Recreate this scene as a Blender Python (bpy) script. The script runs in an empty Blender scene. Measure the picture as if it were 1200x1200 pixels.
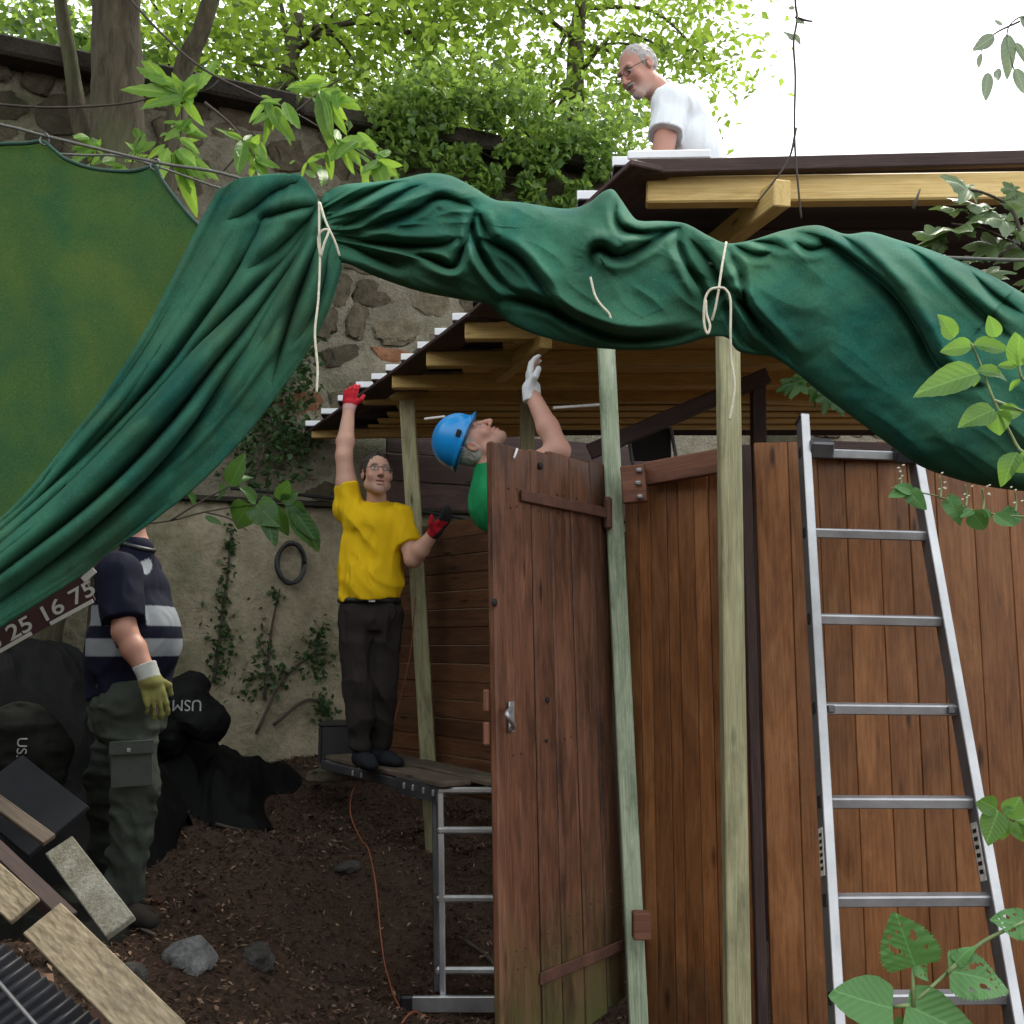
import bpy, bmesh, math, random
import numpy as np
from mathutils import Vector, Matrix, noise
from mathutils.bvhtree import BVHTree

scene = bpy.context.scene
COL = scene.collection
R = math.radians
random.seed(7)
rng = np.random.default_rng(7)

# ------------------------------------------------------------------ camera
EYE = Vector((0.0, 0.0, 1.5))
PITCH = R(7.4)
cam_data = bpy.data.cameras.new('camera')
cam_data.sensor_fit = 'HORIZONTAL'
cam_data.sensor_width = 36.0
cam_data.lens = 36.0
cam_data.clip_start = 0.05
cam_data.clip_end = 600.0
cam = bpy.data.objects.new('camera', cam_data)
cam.location = EYE
cam.rotation_euler = (R(90) + PITCH, 0, 0)
COL.objects.link(cam)
scene.camera = cam

# ------------------------------------------------------------------ world, sun, exposure
SUN_ELEV, SUN_AZ = R(56), R(-35)         # bright overcast, light from the upper right, behind the roof
world = bpy.data.worlds.new('World')
scene.world = world
world.use_nodes = True
wn = world.node_tree
wn.nodes.clear()
sky = wn.nodes.new('ShaderNodeTexSky')
sky.sky_type = 'NISHITA'
sky.sun_disc = False
sky.sun_elevation = SUN_ELEV
sky.sun_rotation = -SUN_AZ
sky.dust_density = 6.0
veil = wn.nodes.new('ShaderNodeMix')
veil.data_type = 'RGBA'
veil.inputs['Factor'].default_value = 0.82
veil.inputs['B'].default_value = (7.6, 7.9, 8.2, 1)      # high white cloud
bg = wn.nodes.new('ShaderNodeBackground')
bg.inputs['Strength'].default_value = 0.11
wo = wn.nodes.new('ShaderNodeOutputWorld')
wn.links.new(sky.outputs[0], veil.inputs['A'])
wn.links.new(veil.outputs['Result'], bg.inputs['Color'])
wn.links.new(bg.outputs[0], wo.inputs['Surface'])

sun_data = bpy.data.lights.new('sun', 'SUN')
sun_data.energy = 1.5
sun_data.angle = R(12)
sun_data.color = (1.0, 0.95, 0.86)
sun = bpy.data.objects.new('sun', sun_data)
sdir = Vector((-math.sin(SUN_AZ) * math.cos(SUN_ELEV), math.cos(SUN_AZ) * math.cos(SUN_ELEV), math.sin(SUN_ELEV)))
sun.rotation_euler = sdir.to_track_quat('Z', 'Y').to_euler()
sun.location = (4, 4, 12)
COL.objects.link(sun)

vs = scene.view_settings
vs.view_transform = 'Standard'
vs.look = 'None'
vs.exposure = 1.58
vs.gamma = 1.0
vs.use_curve_mapping = False
scene.cycles.use_denoising = True
scene.cycles.max_bounces = 8
scene.cycles.transparent_max_bounces = 8

# ------------------------------------------------------------------ helpers
_cp, _sp = math.cos(PITCH), math.sin(PITCH)

def P(u, v, Y):
    """world point seen at photograph position (u, v) at forward distance Y"""
    a, b = (u - 600) / 1200.0, (600 - v) / 1200.0
    d = Vector((a, _cp - b * _sp, _sp + b * _cp))
    return EYE + d * (Y / d.y)

def pix(p):
    q = Vector(p) - EYE
    fw = q.y * _cp + q.z * _sp
    up = -q.y * _sp + q.z * _cp
    return 600 + 1200 * q.x / fw, 600 - 1200 * up / fw

WM = {}

def link(o, parent=None, world_m=None):
    COL.objects.link(o)
    m = world_m if world_m is not None else Matrix.Identity(4)
    WM[o.name] = m.copy()
    if parent is not None:
        o.parent = parent
        o.matrix_local = WM[parent.name].inverted() @ m
    else:
        o.matrix_local = m
    return o

def tag(o, label=None, cat=None, group=None, kind=None):
    if label: o['label'] = label
    if cat: o['category'] = cat
    if group: o['group'] = group
    if kind: o['kind'] = kind
    return o

def thing(name, label, cat, loc=(0, 0, 0), group=None):
    o = bpy.data.objects.new(name, None)
    o.empty_display_size = 0.1
    link(o, None, Matrix.Translation(Vector(loc)))
    return tag(o, label, cat, group)

def mesh_obj(name, me, mat, parent=None, world_m=None, smooth=False):
    if mat is not None:
        me.materials.clear() if False else None
        if len(me.materials) == 0:
            me.materials.append(mat)
    if smooth:
        me.polygons.foreach_set('use_smooth', np.ones(len(me.polygons), dtype=bool))
    o = bpy.data.objects.new(name, me)
    return link(o, parent, world_m)

def np_mesh(name, V, F):
    """V (n,3) float, F (m,k) int with constant k"""
    V = np.asarray(V, dtype=np.float32); F = np.asarray(F, dtype=np.int32)
    me = bpy.data.meshes.new(name)
    n, k = F.shape
    me.vertices.add(len(V)); me.vertices.foreach_set('co', V.ravel())
    me.loops.add(n * k); me.loops.foreach_set('vertex_index', F.ravel())
    me.polygons.add(n)
    me.polygons.foreach_set('loop_start', np.arange(0, n * k, k, dtype=np.int32))
    me.polygons.foreach_set('loop_total', np.full(n, k, dtype=np.int32))
    me.update(calc_edges=True)
    return me

def grid_mesh(name, V, nu, nv, closed_u=False, closed_v=False):
    """V has nu*nv points, index i*nv+j"""
    iu = np.arange(nu if closed_u else nu - 1); jv = np.arange(nv if closed_v else nv - 1)
    I, J = np.meshgrid(iu, jv, indexing='ij')
    I2, J2 = (I + 1) % nu, (J + 1) % nv
    F = np.stack([I * nv + J, I2 * nv + J, I2 * nv + J2, I * nv + J2], -1).reshape(-1, 4)
    return np_mesh(name, V, F)

def attr_color(me, name, C):
    a = me.color_attributes.new(name, 'FLOAT_COLOR', 'POINT')
    C = np.asarray(C, dtype=np.float32)
    if C.shape[1] == 3:
        C = np.concatenate([C, np.ones((len(C), 1), np.float32)], 1)
    a.data.foreach_set('color', C.ravel())

_box_cache = {}
def box_mesh(l, w, h, bev=0.004):
    key = (round(l, 3), round(w, 3), round(h, 3), bev)
    if key in _box_cache: return _box_cache[key]
    bm = bmesh.new()
    bmesh.ops.create_cube(bm, size=1.0)
    bmesh.ops.scale(bm, vec=(l, w, h), verts=bm.verts)
    if bev > 0:
        bmesh.ops.bevel(bm, geom=list(bm.edges), offset=min(bev, 0.3 * min(l, w, h)), segments=1, affect='EDGES')
    me = bpy.data.meshes.new('box'); bm.to_mesh(me); bm.free()
    return me

def frame(a, b, up=(0, 0, 1)):
    """matrix: X along a->b, Z as near up as possible, origin at the middle"""
    a, b = Vector(a), Vector(b)
    x = (b - a).normalized()
    u = Vector(up)
    if abs(x.dot(u.normalized())) > 0.98: u = Vector((0, 1, 0))
    y = u.cross(x).normalized()
    z = x.cross(y)
    m = Matrix((x, y, z)).transposed().to_4x4()
    m.translation = (a + b) / 2
    return m

def beam(name, a, b, w, h, mat, parent=None, up=(0, 0, 1), bev=0.004, off=(0, 0, 0)):
    """box from a to b; w sideways, h along up"""
    me = box_mesh((Vector(b) - Vector(a)).length, w, h, bev).copy()
    m = frame(a, b, up)
    if any(off): m = m @ Matrix.Translation(off)
    return mesh_obj(name, me, mat, parent, m)

def catmull(pts, n):
    pts = [np.array(p, float) for p in pts]
    P_ = [2 * pts[0] - pts[1]] + pts + [2 * pts[-1] - pts[-2]]
    out = []
    for k in range(len(pts) - 1):
        p0, p1, p2, p3 = P_[k:k + 4]
        for i in range(n):
            t = i / n
            out.append(0.5 * ((2 * p1) + (-p0 + p2) * t + (2 * p0 - 5 * p1 + 4 * p2 - p3) * t * t + (-p0 + 3 * p1 - 3 * p2 + p3) * t ** 3))
    out.append(pts[-1])
    return np.array(out)

def tube_mesh(pts, rad, seg=8, n=6, cap=True, jitter=0.0, smooth_path=True):
    C = catmull(pts, n) if smooth_path and len(pts) > 2 else np.array([list(p) for p in pts], float)
    m = len(C)
    if np.isscalar(rad): rad = [rad, rad]
    r = np.interp(np.linspace(0, 1, m), np.linspace(0, 1, len(rad)), rad)
    T = np.gradient(C, axis=0); T /= np.linalg.norm(T, axis=1)[:, None] + 1e-9
    ref = np.array([0, 0, 1.0]) if abs(T[0][2]) < 0.9 else np.array([1.0, 0, 0])
    N = np.zeros_like(C); nprev = np.cross(T[0], ref); nprev /= np.linalg.norm(nprev)
    for i in range(m):
        nprev = nprev - T[i] * nprev.dot(T[i]); nprev /= np.linalg.norm(nprev) + 1e-9
        N[i] = nprev
    B = np.cross(T, N)
    th = np.linspace(0, 2 * math.pi, seg, endpoint=False)
    rr = r[:, None] * (1 + jitter * rng.standard_normal((m, seg)))
    V = C[:, None, :] + rr[..., None] * (np.cos(th)[None, :, None] * N[:, None, :] + np.sin(th)[None, :, None] * B[:, None, :])
    V = V.reshape(-1, 3)
    I, J = np.meshgrid(np.arange(m - 1), np.arange(seg), indexing='ij'); J2 = (J + 1) % seg
    F = np.stack([I * seg + J, I * seg + J2, (I + 1) * seg + J2, (I + 1) * seg + J], -1).reshape(-1, 4)
    if cap:
        V = np.concatenate([V, C[:1], C[-1:]]); a, b = len(V) - 2, len(V) - 1
        js = np.arange(seg); j2 = (js + 1) % seg
        capA = np.stack([np.full(seg, a), j2, js, js], -1); capB = np.stack([np.full(seg, b), (m - 1) * seg + js, (m - 1) * seg + j2, (m - 1) * seg + j2], -1)
        me = bpy.data.meshes.new('tube')
        faces = F.tolist() + [f[:3] for f in capA.tolist()] + [f[:3] for f in capB.tolist()]
        me.from_pydata(V.tolist(), [], faces); me.update()
        return me
    return np_mesh('tube', V, F)

def tube(name, pts, rad, mat, parent=None, seg=8, n=6, jitter=0.0, smooth_path=True):
    pts = [Vector(p) for p in pts]
    o0 = WM[parent.name].translation if parent is not None else pts[0]
    me = tube_mesh([p - o0 for p in pts], rad, seg, n, True, jitter, smooth_path)
    return mesh_obj(name, me, mat, parent, Matrix.Translation(o0), smooth=True)

def fbm(p, s, o=3):
    return noise.fractal(Vector(p) * s, 1.0, 2.0, o)

# vectorised value noise
_perm = rng.random((64, 64, 64)).astype(np.float32)
def vnoise(Pn):
    Pn = np.asarray(Pn, dtype=np.float32)
    i = np.floor(Pn).astype(int); f = Pn - i; f = f * f * (3 - 2 * f)
    i0 = i & 63; i1 = (i + 1) & 63
    def g(a, b, c): return _perm[a, b, c]
    x0, y0, z0 = i0[..., 0], i0[..., 1], i0[..., 2]; x1, y1, z1 = i1[..., 0], i1[..., 1], i1[..., 2]
    fx, fy, fz = f[..., 0], f[..., 1], f[..., 2]
    c00 = g(x0, y0, z0) * (1 - fx) + g(x1, y0, z0) * fx; c10 = g(x0, y1, z0) * (1 - fx) + g(x1, y1, z0) * fx
    c01 = g(x0, y0, z1) * (1 - fx) + g(x1, y0, z1) * fx; c11 = g(x0, y1, z1) * (1 - fx) + g(x1, y1, z1) * fx
    return ((c00 * (1 - fy) + c10 * fy) * (1 - fz) + (c01 * (1 - fy) + c11 * fy) * fz) * 2 - 1
def vfbm(Pn, o=4):
    s = 0; a = 1.0; Pn = np.asarray(Pn, dtype=np.float32)
    for k in range(o):
        s = s + a * vnoise(Pn * (2 ** k) + 17.3 * k); a *= 0.5
    return s

# ------------------------------------------------------------------ materials
class NT:
    def __init__(s, name):
        s.m = bpy.data.materials.new(name); s.m.use_nodes = True
        s.t = s.m.node_tree; s.t.nodes.clear()
        s.out = s.t.nodes.new('ShaderNodeOutputMaterial')
    def n(s, typ, **kw):
        nd = s.t.nodes.new('ShaderNode' + typ)
        for k, v in kw.items():
            if k.startswith('_'): setattr(nd, k[1:], v)
            else:
                key = k.replace('__', ' ')
                nd.inputs[int(key[1:]) if key[0] == 'i' and key[1:].isdigit() else key].default_value = v
        return nd
    def l(s, a, b): s.t.links.new(a, b)
    def coords(s, kind='Object', scale=(1, 1, 1), rnd=True, rot=(0, 0, 0)):
        tc = s.n('TexCoord'); mp = s.n('Mapping'); mp.inputs['Scale'].default_value = scale
        mp.inputs['Rotation'].default_value = rot
        s.l(tc.outputs[kind], mp.inputs['Vector'])
        if rnd:
            oi = s.n('ObjectInfo'); mu = s.n('Math', _operation='MULTIPLY'); mu.inputs[1].default_value = 37.0
            s.l(oi.outputs['Random'], mu.inputs[0]); cb = s.n('CombineXYZ')
            for k in range(3): s.l(mu.outputs[0], cb.inputs[k])
            s.l(cb.outputs[0], mp.inputs['Location'])
        return mp.outputs[0]
    def noise(s, vec, scale, detail=5, rough=0.6, dist=0.0):
        nd = s.n('TexNoise', Scale=scale, Detail=detail, Roughness=rough, Distortion=dist)
        s.l(vec, nd.inputs['Vector']); return nd.outputs['Fac']
    def ramp(s, fac, stops):
        r = s.n('ValToRGB'); e = r.color_ramp.elements
        while len(e) < len(stops): e.new(0.5)
        for k, (p, c) in enumerate(stops):
            e[k].position = p; e[k].color = (*c, 1) if len(c) == 3 else c
        s.l(fac, r.inputs[0]); return r.outputs[0]
    def mix(s, fac, a, b, mode='MIX'):
        m = s.n('Mix', _data_type='RGBA', _blend_type=mode)
        if hasattr(fac, 'is_linked') or hasattr(fac, 'links'): s.l(fac, m.inputs['Factor'])
        else: m.inputs['Factor'].default_value = fac
        for k, x in (('A', a), ('B', b)):
            if isinstance(x, tuple): m.inputs[k].default_value = (*x, 1)
            else: s.l(x, m.inputs[k])
        return m.outputs['Result']
    def val_random(s, col, lo=0.75, hi=1.25):
        oi = s.n('ObjectInfo'); mr = s.n('MapRange'); mr.inputs[3].default_value = lo; mr.inputs[4].default_value = hi
        s.l(oi.outputs['Random'], mr.inputs[0]); hs = s.n('HueSaturation'); s.l(mr.outputs[0], hs.inputs['Value']); s.l(col, hs.inputs['Color'])
        return hs.outputs[0]
    def bump(s, h, strength=0.3, dist=0.01):
        b = s.n('Bump', Strength=strength, Distance=dist); s.l(h, b.inputs['Height']); return b.outputs[0]
    def pbr(s, col, rough=0.6, metal=0.0, normal=None, spec=0.5, trans=None, alpha=None):
        b = s.n('BsdfPrincipled')
        for k, x in (('Base Color', col), ('Roughness', rough), ('Metallic', metal)):
            if isinstance(x, tuple): b.inputs[k].default_value = (*x, 1)
            elif isinstance(x, (int, float)): b.inputs[k].default_value = x
            else: s.l(x, b.inputs[k])
        b.inputs['Specular IOR Level'].default_value = spec
        if normal is not None: s.l(normal, b.inputs['Normal'])
        sh = b.outputs[0]
        if trans is not None:
            fac, tcol = trans
            t = s.n('BsdfTranslucent')
            if isinstance(tcol, tuple): t.inputs['Color'].default_value = (*tcol, 1)
            else: s.l(tcol, t.inputs['Color'])
            mx = s.n('MixShader'); mx.inputs[0].default_value = fac
            s.l(sh, mx.inputs[1]); s.l(t.outputs[0], mx.inputs[2]); sh = mx.outputs[0]
        s.l(sh, s.out.inputs['Surface'])
        return s.m

def wood(name, dark, mid, light, rough=0.6, grain=9.0, stain=None, var=(0.75, 1.25), spec=0.3, bumpk=0.35, knots=True, wear=0.35):
    t = NT(name)
    v = t.coords('Object', (1.2, grain, grain))
    g1 = t.noise(v, 2.2, 6, 0.65, 1.2)
    v2 = t.coords('Object', (2.0, grain * 9, grain * 9))
    g2 = t.noise(v2, 3.0, 3, 0.6)
    c = t.ramp(g1, [(0.30, dark), (0.5, mid), (0.70, light)])
    c = t.mix(0.35, c, t.ramp(g2, [(0.3, tuple(x * 0.45 for x in dark)), (0.65, light)]), 'MIX')
    if knots:
        v3 = t.coords('Object', (2.2, 9, 9))
        vo = t.n('TexVoronoi', Scale=1.1); t.l(v3, vo.inputs['Vector'])
        k = t.ramp(vo.outputs['Distance'], [(0.05, (1, 1, 1)), (0.13, (0, 0, 0))])
        c = t.mix(k, c, tuple(x * 0.35 for x in dark))
    if stain is not None:
        scol, lo, hi = stain
        geo = t.n('NewGeometry'); sp = t.n('SeparateXYZ'); t.l(geo.outputs['Position'], sp.inputs[0])
        nz = t.noise(geo.outputs['Position'], 6.0, 5, 0.7)
        ad = t.n('Math', _operation='MULTIPLY_ADD'); t.l(nz, ad.inputs[0]); ad.inputs[1].default_value = 0.7; t.l(sp.outputs['Z'], ad.inputs[2])
        mr = t.n('MapRange'); mr.inputs[1].default_value = lo + 0.35; mr.inputs[2].default_value = hi + 0.35; mr.inputs[3].default_value = 0.75; mr.inputs[4].default_value = 0.0
        t.l(ad.outputs[0], mr.inputs[0]); c = t.mix(mr.outputs[0], c, scol)
    vb = t.coords('Object', (1.0, 2.5, 2.5)); n5 = t.noise(vb, 2.6, 5, 0.7)
    c = t.mix(t.ramp(n5, [(0.48, (0, 0, 0)), (0.66, (wear, wear, wear))]), c, tuple(x * 0.45 for x in dark))
    vw = t.coords('Object', (0.8, 14, 14)); n6 = t.noise(vw, 3.1, 6, 0.75)
    c = t.mix(t.ramp(n6, [(0.58, (0, 0, 0)), (0.74, (wear * .7, wear * .7, wear * .7))]), c, tuple(min(1, x * 1.5 + .04) for x in light))
    c = t.val_random(c, *var)
    nb = t.bump(g2, bumpk, 0.004)
    rr = t.n('MapRange'); rr.inputs[3].default_value = rough - 0.12; rr.inputs[4].default_value = rough + 0.15; t.l(g1, rr.inputs[0])
    return t.pbr(c, rr.outputs[0], 0, nb, spec)

def plain(name, col, rough=0.6, metal=0.0, nscale=8.0, namt=0.3, bumpk=0.15, bscale=60, spec=0.5, kind='Object', var=None, trans=None):
    t = NT(name)
    v = t.coords(kind, (1, 1, 1))
    n1 = t.noise(v, nscale, 6, 0.65)
    c = t.ramp(n1, [(0.25, tuple(x * (1 - namt) for x in col)), (0.75, tuple(min(1, x * (1 + namt)) for x in col))])
    if var: c = t.val_random(c, *var)
    n2 = t.noise(v, bscale, 4, 0.6)
    nb = t.bump(n2, bumpk, 0.005)
    rr = t.n('MapRange'); rr.inputs[3].default_value = max(0.02, rough - 0.12); rr.inputs[4].default_value = min(1, rough + 0.12); t.l(n1, rr.inputs[0])
    return t.pbr(c, rr.outputs[0], metal, nb, spec, trans)

def attr_mat(name, rough=0.7, bumpk=0.2, bscale=120, spec=0.3, namt=0.12, sss=0.0):
    t = NT(name)
    a = t.n('VertexColor', _layer_name='col')
    v = t.coords('Object', (1, 1, 1), rnd=False)
    n1 = t.noise(v, 14, 5, 0.6)
    c = t.mix(t.ramp(n1, [(0.3, (0, 0, 0)), (0.7, (1, 1, 1))]), a.outputs[0], a.outputs[0])
    hs = t.n('HueSaturation'); mr = t.n('MapRange'); mr.inputs[3].default_value = 1 - namt; mr.inputs[4].default_value = 1 + namt
    t.l(n1, mr.inputs[0]); t.l(mr.outputs[0], hs.inputs['Value']); t.l(a.outputs[0], hs.inputs['Color'])
    nb = t.bump(t.noise(v, bscale, 4, 0.6), bumpk, 0.003)
    m = t.pbr(hs.outputs[0], rough, 0, nb, spec)
    if sss > 0:
        b = [n for n in t.t.nodes if n.type == 'BSDF_PRINCIPLED'][0]
        b.inputs['Subsurface Weight'].default_value = sss
        b.inputs['Subsurface Radius'].default_value = (0.012, 0.005, 0.003)
        b.inputs['Subsurface Scale'].default_value = 1.0
    return m

def leafmat(name, dark, light, tcol, tfac=0.45, rough=0.5, nscale=3.0, kind='Object', var=(0.75, 1.25)):
    t = NT(name)
    geo = t.n('NewGeometry')
    n1 = t.noise(geo.outputs['Position'], nscale, 3, 0.6)
    mr = t.n('Math', _operation='ADD'); sc = t.n('Math', _operation='MULTIPLY'); sc.inputs[1].default_value = 0.6
    sb = t.n('Math', _operation='SUBTRACT'); sb.inputs[1].default_value = 0.5
    t.l(geo.outputs['Random Per Island'], sb.inputs[0]); t.l(sb.outputs[0], sc.inputs[0]); t.l(sc.outputs[0], mr.inputs[0]); t.l(n1, mr.inputs[1])
    c = t.ramp(mr.outputs[0], [(0.25, dark), (0.75, light)])
    tc = t.mix(0.6, c, tcol)
    return t.pbr(c, rough, 0, None, 0.4, (tfac, tc))

M = {}
M['door_wood'] = wood('door_wood', (0.045, 0.015, 0.008), (0.115, 0.045, 0.022), (0.20, 0.090, 0.050), 0.5, stain=((0.05, 0.075, 0.02), 0.25, 0.75), wear=0.75, var=(0.7, 1.2))
M['shed_wood'] = wood('shed_wood', (0.115, 0.038, 0.011), (0.20, 0.076, 0.023), (0.31, 0.135, 0.05), 0.42, grain=4, var=(0.72, 1.22), bumpk=.2, stain=((0.035, 0.022, 0.014), 0.12, 0.5), wear=.28)
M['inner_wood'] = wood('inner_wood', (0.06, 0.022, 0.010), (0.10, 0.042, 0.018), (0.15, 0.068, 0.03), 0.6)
M['post_wood'] = wood('post_wood', (0.19, 0.18, 0.09), (0.33, 0.31, 0.17), (0.48, 0.45, 0.27), 0.75, var=(0.9, 1.1), knots=True, wear=.5)
M['post_green'] = wood('post_green', (0.15, 0.20, 0.12), (0.31, 0.37, 0.24), (0.50, 0.55, 0.40), 0.75, var=(0.95, 1.05), wear=.6)
M['new_beam'] = wood('new_beam', (0.48, 0.31, 0.09), (0.63, 0.44, 0.16), (0.74, 0.55, 0.24), 0.6, var=(0.9, 1.1), bumpk=0.15, wear=.2)
M['purlin'] = wood('purlin', (0.33, 0.21, 0.06), (0.48, 0.32, 0.10), (0.62, 0.44, 0.17), 0.6, var=(0.85, 1.15), wear=.2)
M['old_wood'] = wood('old_wood', (0.05, 0.035, 0.025), (0.10, 0.075, 0.055), (0.18, 0.14, 0.10), 0.8)
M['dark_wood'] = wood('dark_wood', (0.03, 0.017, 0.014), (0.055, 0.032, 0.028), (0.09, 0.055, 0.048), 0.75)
M['red_trim'] = wood('red_trim', (0.10, 0.035, 0.02), (0.18, 0.07, 0.04), (0.26, 0.12, 0.07), 0.65)
M['alu'] = plain('aluminium', (0.55, 0.55, 0.55), 0.42, 0.85, 5, 0.3, 0.12, 40)
M['alu_shaded'] = plain('aluminium_shaded', (0.17, 0.175, 0.185), 0.55, 0.7, 5, 0.35, 0.15, 40)  # darker copy: the rails' shaded side is put into the metal colour
M['alu_lit'] = plain('aluminium_lit', (0.42, 0.42, 0.42), 0.45, 0.85, 4, 0.35, 0.15, 40)  # paler copy: light on the rails' front is put into the colour
M['alu_dull'] = plain('aluminium_dull', (0.38, 0.38, 0.385), 0.5, 0.8, 6, 0.3, 0.12, 40)
M['steel'] = plain('steel_dark', (0.12, 0.12, 0.125), 0.5, 0.7, 6, 0.4)
M['rust'] = plain('rust', (0.10, 0.042, 0.026), 0.8, 0.2, 18, 0.5, 0.4, 80)
M['black_plastic'] = plain('black_plastic', (0.014, 0.014, 0.016), 0.5, 0, 10, 0.3)
M['slot'] = plain('slot_black', (0.006, 0.006, 0.006), 0.8)
M['sticker'] = plain('sticker', (0.62, 0.60, 0.54), 0.6, 0, 60, 0.45)
M['sheet_under'] = plain('roof_sheet', (0.045, 0.034, 0.042), 0.75, 0, 5, 0.35)
M['sheet_white'] = plain('roof_sheet_white', (0.72, 0.73, 0.74), 0.5, 0, 6, 0.1)
M['string'] = plain('string', (0.62, 0.58, 0.44), 0.9, 0, 90, 0.25, 0.5, 300)
M['rope'] = plain('rope', (0.14, 0.14, 0.12), 0.9, 0, 90, 0.3, 0.5, 300)
M['cable'] = plain('orange_cable', (0.30, 0.085, 0.035), 0.6)
M['twig'] = plain('twig', (0.055, 0.042, 0.030), 0.85, 0, 30, 0.4, 0.4, 120)
M['green_stem'] = plain('green_stem', (0.16, 0.22, 0.08), 0.6, 0, 30, 0.3)
M['bark'] = None
M['white_paint'] = plain('white_paint', (0.75, 0.74, 0.70), 0.6)
# ------------------------------------------------------------------ ground
def _gp(u, v, Y):
    p = P(u, v, Y); return (p.x, p.y, p.z)
CTRL = [_gp(470, 1188, 5.1), _gp(500, 1192, 5.05), _gp(590, 1190, 5.1), _gp(545, 1192, 5.05), _gp(150, 1062, 4.3), _gp(380, 888, 7.1), _gp(250, 880, 6.8), _gp(420, 1000, 5.7), _gp(300, 985, 5.5),
        _gp(250, 1100, 4.4), _gp(400, 1195, 4.2), _gp(200, 1195, 3.6), _gp(60, 1110, 3.5), _gp(560, 1000, 6.0), _gp(560, 1090, 5.3),
        (0, 0, 0), (-1, 1, 0.0), (-2, 2, 0.25), (0.3, 3.5, 0.0), (1, 3, -0.02), (1.5, 4, -0.05), (3, 3, 0), (3, 6, 0.1), (-3, 4, 0.95), (-2.6, 5.6, 1.25),
        (-4.5, 3, 1.3), (0.8, 6, 0.2), (1.5, 8, 0.5), (0, 8.5, 0.7), (-2, 8, 0.9), (4, 9, 0.5), (0, -3, 0), (-4, -3, 0.2), (4, -3, 0), (-0.9, 5.9, 0.42)]
CX = np.array(CTRL)
def ground_z(x, y):
    x = np.asarray(x, float); y = np.asarray(y, float)
    d2 = (x[..., None] - CX[:, 0]) ** 2 + (y[..., None] - CX[:, 1]) ** 2 + 0.02
    w = d2 ** -1.6
    z = (w * CX[:, 2]).sum(-1) / w.sum(-1)
    far = np.clip((np.hypot(x, y - 4) - 8) / 10, 0, 1)
    z = z * (1 - far) + 0.3 * far
    k = np.clip((-x - 3.3) / 3.0, 0, 1); k = k * k * (3 - 2 * k)
    k2 = np.clip((-2.2 - y) / 3.0, 0, 1) * np.clip((0.8 - x) / 2.5, 0, 1) * np.clip((12 + y) / 5, 0, 1)
    return z + 4.2 * k * np.clip((9 - np.abs(y - 1)) / 4, 0, 1) * (1 - .6 * k2) + 4.5 * k2      # unseen hills beside and behind the camera, added to block light

def axis(lo, hi, core_lo, core_hi, step, n_out):
    core = np.arange(core_lo, core_hi, step)
    k = np.linspace(0, 1, n_out + 1)[1:] ** 3
    return np.concatenate([(core_lo - (core_lo - lo) * k)[::-1], core, core_hi + (hi - core_hi) * k])
gx = axis(-220, 220, -4.5, 3.5, 0.045, 26); gy = axis(-220, 260, 1.6, 8.6, 0.045, 26)
GX, GY = np.meshgrid(gx, gy, indexing='ij')
GZ = ground_z(GX, GY)
Pg = np.stack([GX, GY, np.zeros_like(GX)], -1)
near = np.clip(1 - (np.hypot(GX, GY - 4) - 6) / 6, 0, 1)
GZ = GZ + near * (0.055 * vfbm(Pg * 1.6, 3) + 0.022 * vfbm(Pg * 7.0, 3))
GROUND = (gx, gy, GZ)
def gz(x, y):
    i = np.clip(np.searchsorted(gx, x) - 1, 0, len(gx) - 2); j = np.clip(np.searchsorted(gy, y) - 1, 0, len(gy) - 2)
    tx = np.clip((x - gx[i]) / (gx[i + 1] - gx[i]), 0, 1); ty = np.clip((y - gy[j]) / (gy[j + 1] - gy[j]), 0, 1)
    return (GZ[i, j] * (1 - tx) * (1 - ty) + GZ[i + 1, j] * tx * (1 - ty) + GZ[i, j + 1] * (1 - tx) * ty + GZ[i + 1, j + 1] * tx * ty)

t = NT('soil')
geo = t.n('NewGeometry')
n1 = t.noise(geo.outputs['Position'], 1.1, 5, 0.6); n2 = t.noise(geo.outputs['Position'], 26, 6, 0.75); n3 = t.noise(geo.outputs['Position'], 90, 4, 0.7)
c = t.ramp(n2, [(0.3, (0.022, 0.013, 0.008)), (0.55, (0.075, 0.044, 0.028)), (0.8, (0.16, 0.10, 0.065))])
c = t.mix(t.ramp(n1, [(0.4, (0, 0, 0)), (0.65, (1, 1, 1))]), c, t.ramp(n3, [(0.3, (0.040, 0.026, 0.018)), (0.8, (0.125, 0.082, 0.054))]))
ad = t.n('Math', _operation='ADD'); t.l(n2, ad.inputs[0]); t.l(n3, ad.inputs[1])
M['soil'] = t.pbr(c, 0.95, 0, t.bump(ad.outputs[0], 0.9, 0.02), 0.2)
g = mesh_obj('ground', grid_mesh('ground', np.stack([GX, GY, GZ], -1).reshape(-1, 3), len(gx), len(gy)), M['soil'], None, None, True)
tag(g, 'dark sloping soil strewn with wood chips', 'ground', kind='structure')

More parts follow.
